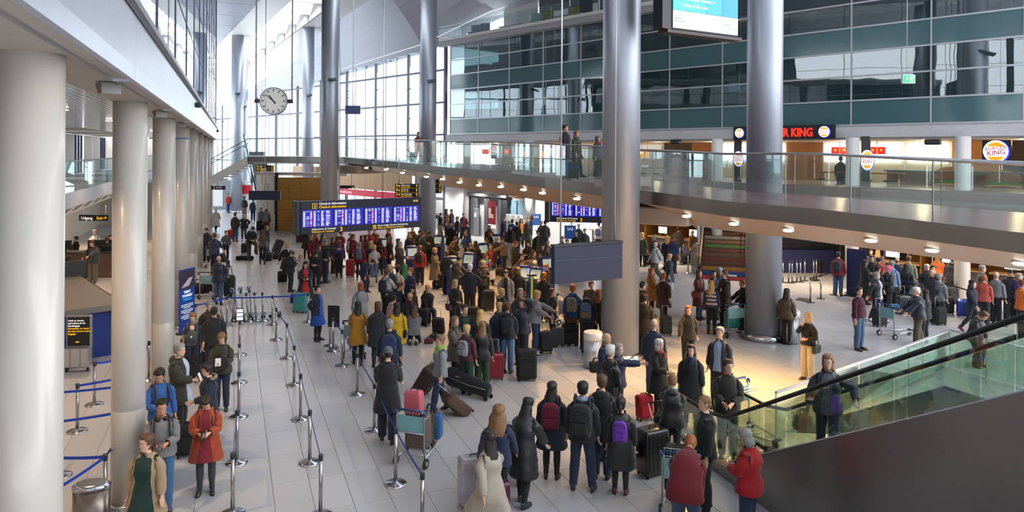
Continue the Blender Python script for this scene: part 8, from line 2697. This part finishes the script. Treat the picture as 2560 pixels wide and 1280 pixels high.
bg = thing('buggy', 'black folding buggy with white stripes by the bending man', 'buggy', gz(1668, 1160), .4)
MB().box((0, 0, .75), (.4, .5, .3), bev=.1, mtx=Matrix.Rotation(.4, 4, 'X')).build('seat', cloth('#1c1d21'), bg)
MB().box((0, -.22, .88), (.06, .2, .32), bev=.02).build('stripe', WTXT, bg)
for sx in (-.22,.22):
 MB().tube([(sx, .3, 1.05), (sx, .05, .6), (sx, -.3, .08)], .014, 6).build('frame_tube', ALU, bg)
 MB().tube([(sx, -.25, .6), (sx, .3, .08)], .014, 6).build('frame_tube', ALU, bg)
 for y in (-.3,.3):
  MB().tube([(sx - .02, y, .085), (sx + .02, y, .085)], .085, 14).build('wheel', RUBBER, bg)
MB().tube([(-.22, .3, 1.05), (.22, .3, 1.05)], .018, 8).build('handle', BLACK, bg)
# BINS,KIOSKS,STANDS
def bin_(p,r,h,label,white=True):
 t = thing('waste_bin', label, 'bin', p, 0, 'waste bins')
 MB().lathe([(r, 0), (r, h * .78)], 28).build('drum', STEEL, t)
 for k in range(28):
  a = 2 * math.pi * k / 28
  MB().box((math.cos(a) * r, math.sin(a) * r, h * .4), (.012, .02, h * .72), rz=a).build('rib', ALU, t)
 MB().lathe([(r * 1.04, h * .78), (r * 1.06, h * .97), (r * .95, h), (r * .8, h * .985)], 28).build('rim', WHITE if white else STEEL, t)
 return t
bin_(gz(1482, 918), .24, .95, 'white topped steel bin left of the huge column')
bin_(gz(1975, 856), .27, .98, 'white topped striped steel bin by the second huge column')
bin_(gz(1740, 683), .2, .95, 'plain steel bin under the logo drum', False)
ob = thing('oval_bin', 'oval brushed steel bin behind the colonnade', 'bin', gz(228, 1375), .2)
MB().lathe([(.21, 0), (.21, .88)], 28, sx=1.15, sy=.75).build('drum', mat('bin_brown_steel', '#8a7f76', .3, .9, .05, 20), ob)
MB().lathe([(.22, .88), (.22, .93), (.17, .97)], 28, sx=1.15, sy=.75).build('lid', CHROME, ob)
KB = mat('kiosk_blue', '#1d2c6e', .35, 0, .06, coat=.3)
KSC = mat('kiosk_screen', '#b9cabf', .3, 0, .35, 6, emit=.25)
KGL = mat('kiosk_glow', '#2a35ff', .4, 0, 0, emit=2.5)
for i, (x, y, rz, lab) in enumerate(((1030, 700, .3, 'blue self-service kiosk left of the red jacket'), (1095, 662, -.4, 'blue kiosk behind the beige coat'), (1131, 735, .2, 'blue kiosk with lit screen right of the black belted jacket'), (1172, 722, -.3, 'blue kiosk before the fur hood man'), (1207, 690, .5, 'blue kiosk before the big fur hood'), (1315, 765, 0, 'kiosk glowing bright blue in the crowd'), (1368, 735, .2, 'blue kiosk near the blank sign'), (1340, 770, -.5, 'second glowing blue kiosk beside the headscarf'), (1240, 660, .3, 'blue kiosk behind the balding men'), (955, 672, .1, 'blue kiosk behind the school group'))):
 k = thing('checkin_kiosk', lab, 'kiosk', gz(x, y), rz, 'self-service kiosks')
 MB().extrude_x([(-.18, 0), (.2, 0), (.2, .9), (.12, 1.42), (.02, 1.45), (-.12, 1.05), (-.2, .95)], -.26, .26).build('body', KB, k)
 MB().slab((-.2, -.125, 1.08), (.2, -.125, 1.08), (.2, .005, 1.4), (-.2, .005, 1.4), .012).build('screen', KSC, k)
 MB().ell((0, .06, 1.46), (.27, .14, .07), 14, 6).build('hood', KB, k)
 MB().box((0, -.2, .8), (.3, .04, .12), bev=.01).build('printer_slot', DGREY, k)
 if 'glowing' in lab:
  MB().tube([(-.27, -.02, 1.05), (-.27, .1, 1.45), (.27, .1, 1.45), (.27, -.02, 1.05)], .02, 8).build('light_strip', KGL, k)
lp = thing('ribbon_stand', 'turquoise and yellow ribbon pole among the kiosks', 'stand', gz(1329, 800), 0)
MB().box((0, 0, .75), (.12, .06, 1.5), bev=.01).build('turquoise_strip', mat('turq', '#3a9aa0', .6), lp)
MB().box((0, -.035, .75), (.03, .01, 1.5)).build('yellow_strip', YEL, lp)
MB().box((0, 0, 1.52), (.34, .1, .05)).build('top', DGREY, lp)
pa,pb = gz(447,838),gz(486,824)
bn_ = thing('roll_banner', 'tall blue roll-up banner lettered treat yourself today', 'banner', (pa + pb) / 2, math.atan2(pb.y - pa.y, pb.x - pa.x))
bw = (pb - pa).length
BBL = mat('banner_blue', '#1d4a9c', .5, 0, .04)
MB().box((0, 0, 1.0), (bw, .015, 2.0)).build('sheet', BBL, bn_)
MB().box((0, -.01, 1.66), (bw * .96, .006, .56)).build('photo', mat('banner_photo', '#3a3440', .5, 0, .7, 4), bn_)
MB().add([(-bw * .4, -.016, 1.42), (bw * .1, -.016, 1.45), (bw * .35, -.016, 1.7), (bw * .1, -.016, 1.7)], [(0, 1, 2, 3)]).build('photo_seat', mat('photo_pale', '#c6c2cc', .5, 0, .2), bn_)
for i, (tx, m_) in enumerate((('TREAT', WTXT), ('YOURSELF', WTXT), ('TODAY!', mat('banner_cyan', '#28a8e8', .5, emit=.3)))):
 text(tx, .105 if i != 1 else .1, m_, bn_, (0, -.012, 1.24 - .115 * i), align='CENTER', bold=.004)
for i in range(9):
 MB().box((0, -.011, .88 - i * .05 - (i // 3) * .02), (bw * (.75 if i % 3 < 2 else .45), .004, .018)).build('text_line', WTXT, bn_)
text('SAS', .13, WTXT, bn_, (bw * .12, -.012, .18), align='CENTER', bold=.004)
MB().box((0, 0, 2.01), (bw + .02, .04, .03)).build('top_bar', ALU, bn_)
MB().box((0, 0, .03), (bw + .06, .2, .06), bev=.01).build('foot', DGREY, bn_)
bd = struct('wall_bag_drop', 'grey sloping bag drop island with blue panels')
a0,a1 = gz(130,925),gz(330,888)
rzb = math.atan2(a1.y - a0.y,a1.x - a0.x)
bd.location = (a0 + a1) / 2
bd.rotation_euler = (0,0,rzb)
GB = mat('island_grey', '#77726e', .5, .1, .06)
MB().extrude_x([(.5, 0), (4.2, 0), (4.2, 1.75), (.75, 1.5), (.1, 1.46), (.1, 1.3), (.5, 1.3)], -2.4, .75).build('island_roof', GB, bd)
MB().box((-.9, .45, .65), (2.9, .06, 1.3)).build('blue_front', mat('island_blue', '#1c3a86', .4), bd)
MB().add([(.78, .1, 1.46), (.78, 3.8, 1.72), (1.45, 3.8, .1), (1.45, .3, .0)], [(0, 1, 2, 3)]).build('blue_side', mat('island_blue_side', '#5c6fb8', .35, 0, .08), bd)
MB().slab((.6, .05, 1.46), (.85, .05, 1.46), (1.5, .25, 0), (1.25, .25, 0), .06).build('edge_frame', GB, bd)
MB().box((-.8, 4.1, 1.95), (3.4, .3, .5)).build('black_back', BLACK, bd)
text('SAS', .3, WTXT, bd, (.95, .7, 1.0), (math.radians(65), 0, 1.4), bold=.01)
for i in range(2):
 MB().add([(1.0 + .1 * i, 1.0, .82 - .22 * i), (1.0 + .1 * i, 1.9, .88 - .22 * i), (1.07 + .1 * i, 1.9, .72 - .22 * i), (1.07 + .1 * i, 1.0, .66 - .22 * i)], [(0, 1, 2, 3)]).build('cyan_line', mat('banner_cyan', '#28a8e8', .5, emit=.3), bd)
st_ = thing('sign_trolley', 'steel sign stand asking to check hand baggage size', 'sign', gz(198, 926), .12)
MB().box((0, 0, .78), (.62, .1, 1.3), bev=.02).build('frame', STEEL, st_)
MB().box((0, -.055, 1.02), (.54, .012, .74)).build('black_sheet', BLACK, st_)
for i, (tx, m_) in enumerate((('Husk at checke', WTXT), ('størrelsen på din', WTXT), ('håndbagage', WTXT), ('Remember to check', YEL), ('the size of your hand', YEL), ('baggage', YEL))):
 text(tx,.062,m_,st_,(-.25,-.065,1.28 - .068 * i),bold=.0015)
MB().box((-.02, -.065, .75), (.08, .006, .03)).build('bag_mark', YEL, st_)
MB().box((0, -.1, .38), (.62, .26, .5), bev=.02).build('gauge_box', STEEL, st_)
for x in (-.12,.12):
 MB().box((x, -.235, .38), (.015, .01, .46)).build('gauge_slot', MGREY, st_)
for x in (-.25,.25):
 MB().tube([(x - .02, -.1, .05), (x + .02, -.1, .05)], .05, 10).build('wheel', RUBBER, st_)
ds = thing('service_desk', 'dark service desk with monitors below the exit sign', 'desk', gz(225, 692), .2)
MB().box((0, 0, .55), (2.6, .7, 1.1), bev=.02).build('body', mat('desk_brown', '#6a5444', .5), ds)
MB().box((0, 0, 1.12), (2.8, .85, .05)).build('worktop', DGREY, ds)
for i,(x,w_) in enumerate(((-1.0,.5),(.2,.6),(.7,.6))):
 m_ = thing('desk_screen', 'black backed monitor on the service desk, %s from the nearest column' % ORD[i], 'monitor', ds.location + Vector((x * .98, x * .2, 1.145)), .2, 'service desk monitors')
 MB().box((0, 0, .3), (w_, .05, .4), bev=.01).build('casing', BLACK, m_)
 MB().box((0, 0, .06), (.08, .06, .14)).build('stand', BLACK, m_)
qp = thing('queue_panel', 'tall navy panel at the start of the right queue', 'panel', gz(2141, 742), -.8)
qp.name = 'queue_display'
MB().box((0, 0, .95), (.75, .05, 1.9)).build('panel', mat('panel_navy', '#1b2852', .45), qp)
MB().box((0, 0, .03), (.85, .35, .06)).build('foot', DGREY, qp)
for i, (x, y, lab) in enumerate(((1425, 655, 'blue and white standing banner at the far desks'), (1340, 612, 'slim blue banner beside the child on shoulders'))):
 f = thing('standing_banner', lab, 'banner', gz(x, y), 0)
 MB().box((0, 0, 1.55), (.6, .04, .7)).build('blue_field', mat('banner_blue2', '#2b5fb0', .5), f)
 MB().box((0, 0, .75), (.6, .04, .9)).build('white_field', WTXT, f)
 MB().box((0, 0, .17), (.6, .04, .3)).build('green_field', mat('banner_green', '#9ac43c', .5), f)
 text('SAS', .2, WTXT, f, (0, -.03, 1.65), align='CENTER')
 MB().box((0, 0, .02), (.7, .3, .04)).build('foot', DGREY, f)
# ESCALATOR (front right)
es = thing('escalator', 'steel sided escalator with black handrails rising to the right', 'escalator', (3.77, 12.9, 0), 0)
ED = Vector((.311,-.95,0))
EN = Vector((.95,.311,0))
PAN = mat('escalator_steel', '#8e8a88', .3, .7, .1, 1.2)
EGL = glass('escalator_glass', '#e9f3ec', .05, .01, 0, .4)
def ep(s,n_,z):
 v = ED * s + EN * n_
 return (v.x,v.y,z)
def ez(s):
 return max(0,s) * .556
S_ = [-1.6,-.5,.2,1.2,2.6,4,5.4,6.8,8.2]
for side in (0.0,1.25):
 for i in range(1,len(S_) - 1):
  a,b = S_[i],S_[i + 1]
  za,zb = ez(a),ez(b)
  off = -.1 if side == 0 else .1
  MB().slab(ep(a, side + off, -.05), ep(b, side + off, -.05 if zb < 1.5 else zb - 3.2), ep(b, side + off, zb + .12), ep(a, side + off, za + .12), .06 if side else -.06).build('side_panel', PAN, es)
  g0 = a + .015
  MB().slab(ep(g0, side, za + .1), ep(b - .015, side, zb + .1), ep(b - .015, side, zb + .88), ep(g0, side, za + .88), .012).build('glass_pane', EGL, es)
 MB().slab(ep(-1.9, side, .05), ep(-.51, side, .05), ep(-.51, side, .88), ep(-1.85, side, .9), .012).build('glass_pane', EGL, es)
 loop = [ep(-1.8 - .33 * math.sin(t),side,.53 - .40 * math.cos(t)) for t in np.linspace(0,math.pi,9)]
 hr = [ep(-.4,side,.1)] + loop + [ep(-.35,side,.93)] + [ep(s,side,ez(s) + .93) for s in S_[2:]]
 MB().tube(hr, .035, 10).build('handrail', RUBBER, es)
 MB().tube([ep(-.3, side, .12)] + [ep(s, side, ez(s) + .12) for s in S_[2:]], .025, 6).build('trim_rail', ALU, es)
for i in range(22):
 s = .1 + i * .4
 z = ez(s)
 MB().box(Vector(ep(s, .62, z - .1)), (1.0, .42, .2), rz=math.atan2(EN.y, EN.x)).build('step', DGREY, es)
MB().box(Vector(ep(-.9, .62, .005)), (1.1, 1.5, .03), rz=math.atan2(EN.y, EN.x)).build('landing_plate', STEEL, es)
gb_ = thing('glass_barrier', 'steel topped glass barrier beyond the escalator', 'barrier', (0, 0, 0))
R_ = [gz(1940,982,1.0),gz(2375,825,1.0),gz(2570,872,1.0)]
for i in range(2):
 a,b = R_[i].copy(),R_[i + 1].copy()
 a.z = b.z = 0
 nseg = 5 if i == 0 else 2
 for q in range(nseg):
  c,d = a.lerp(b,q / nseg),a.lerp(b,(q + .98) / nseg)
  MB().slab(c + Vector((0, 0, .06)), d + Vector((0, 0, .06)), d + Vector((0, 0, .96)), c + Vector((0, 0, .96)), .014).build('glass_pane', EGL, gb_)
  MB().box(c + Vector((0, 0, .5)), (.03, .03, 1.0)).build('post', ALU, gb_)
MB().tube(R_, .03, 10).build('top_rail', ALU, gb_)
mt = MB().prism([(p.x, p.y) for p in (gz(1960, 1080), gz(2200, 1092), gz(2465, 998), gz(2362, 966))], .002, .012).build('floor_mat', mat('mat_dark', '#2b2b2d', .7, 0, .15, 20))
tag(mt, 'dark entrance mat beside the escalator glass', 'mat')
mt2 = MB().prism([(p.x, p.y) for p in (gz(1987, 750), gz(2020, 756), gz(2028, 748), gz(1998, 744))], .002, .012).build('floor_mat', mat('mat_dark', '#2b2b2d', .7, 0, .15, 20))
tag(mt2, 'small dark mat beside the slim posts', 'mat')
# lettering becomes plain mesh
bpy.context.view_layer.update()
_dg = bpy.context.evaluated_depsgraph_get()
for o in [o for o in SC.objects if o.type == 'FONT']:
 me = bpy.data.meshes.new_from_object(o.evaluated_get(_dg))
 n = link('lettering', me, o.parent)
 n.matrix_basis = o.matrix_basis.copy()
 bpy.data.objects.remove(o)
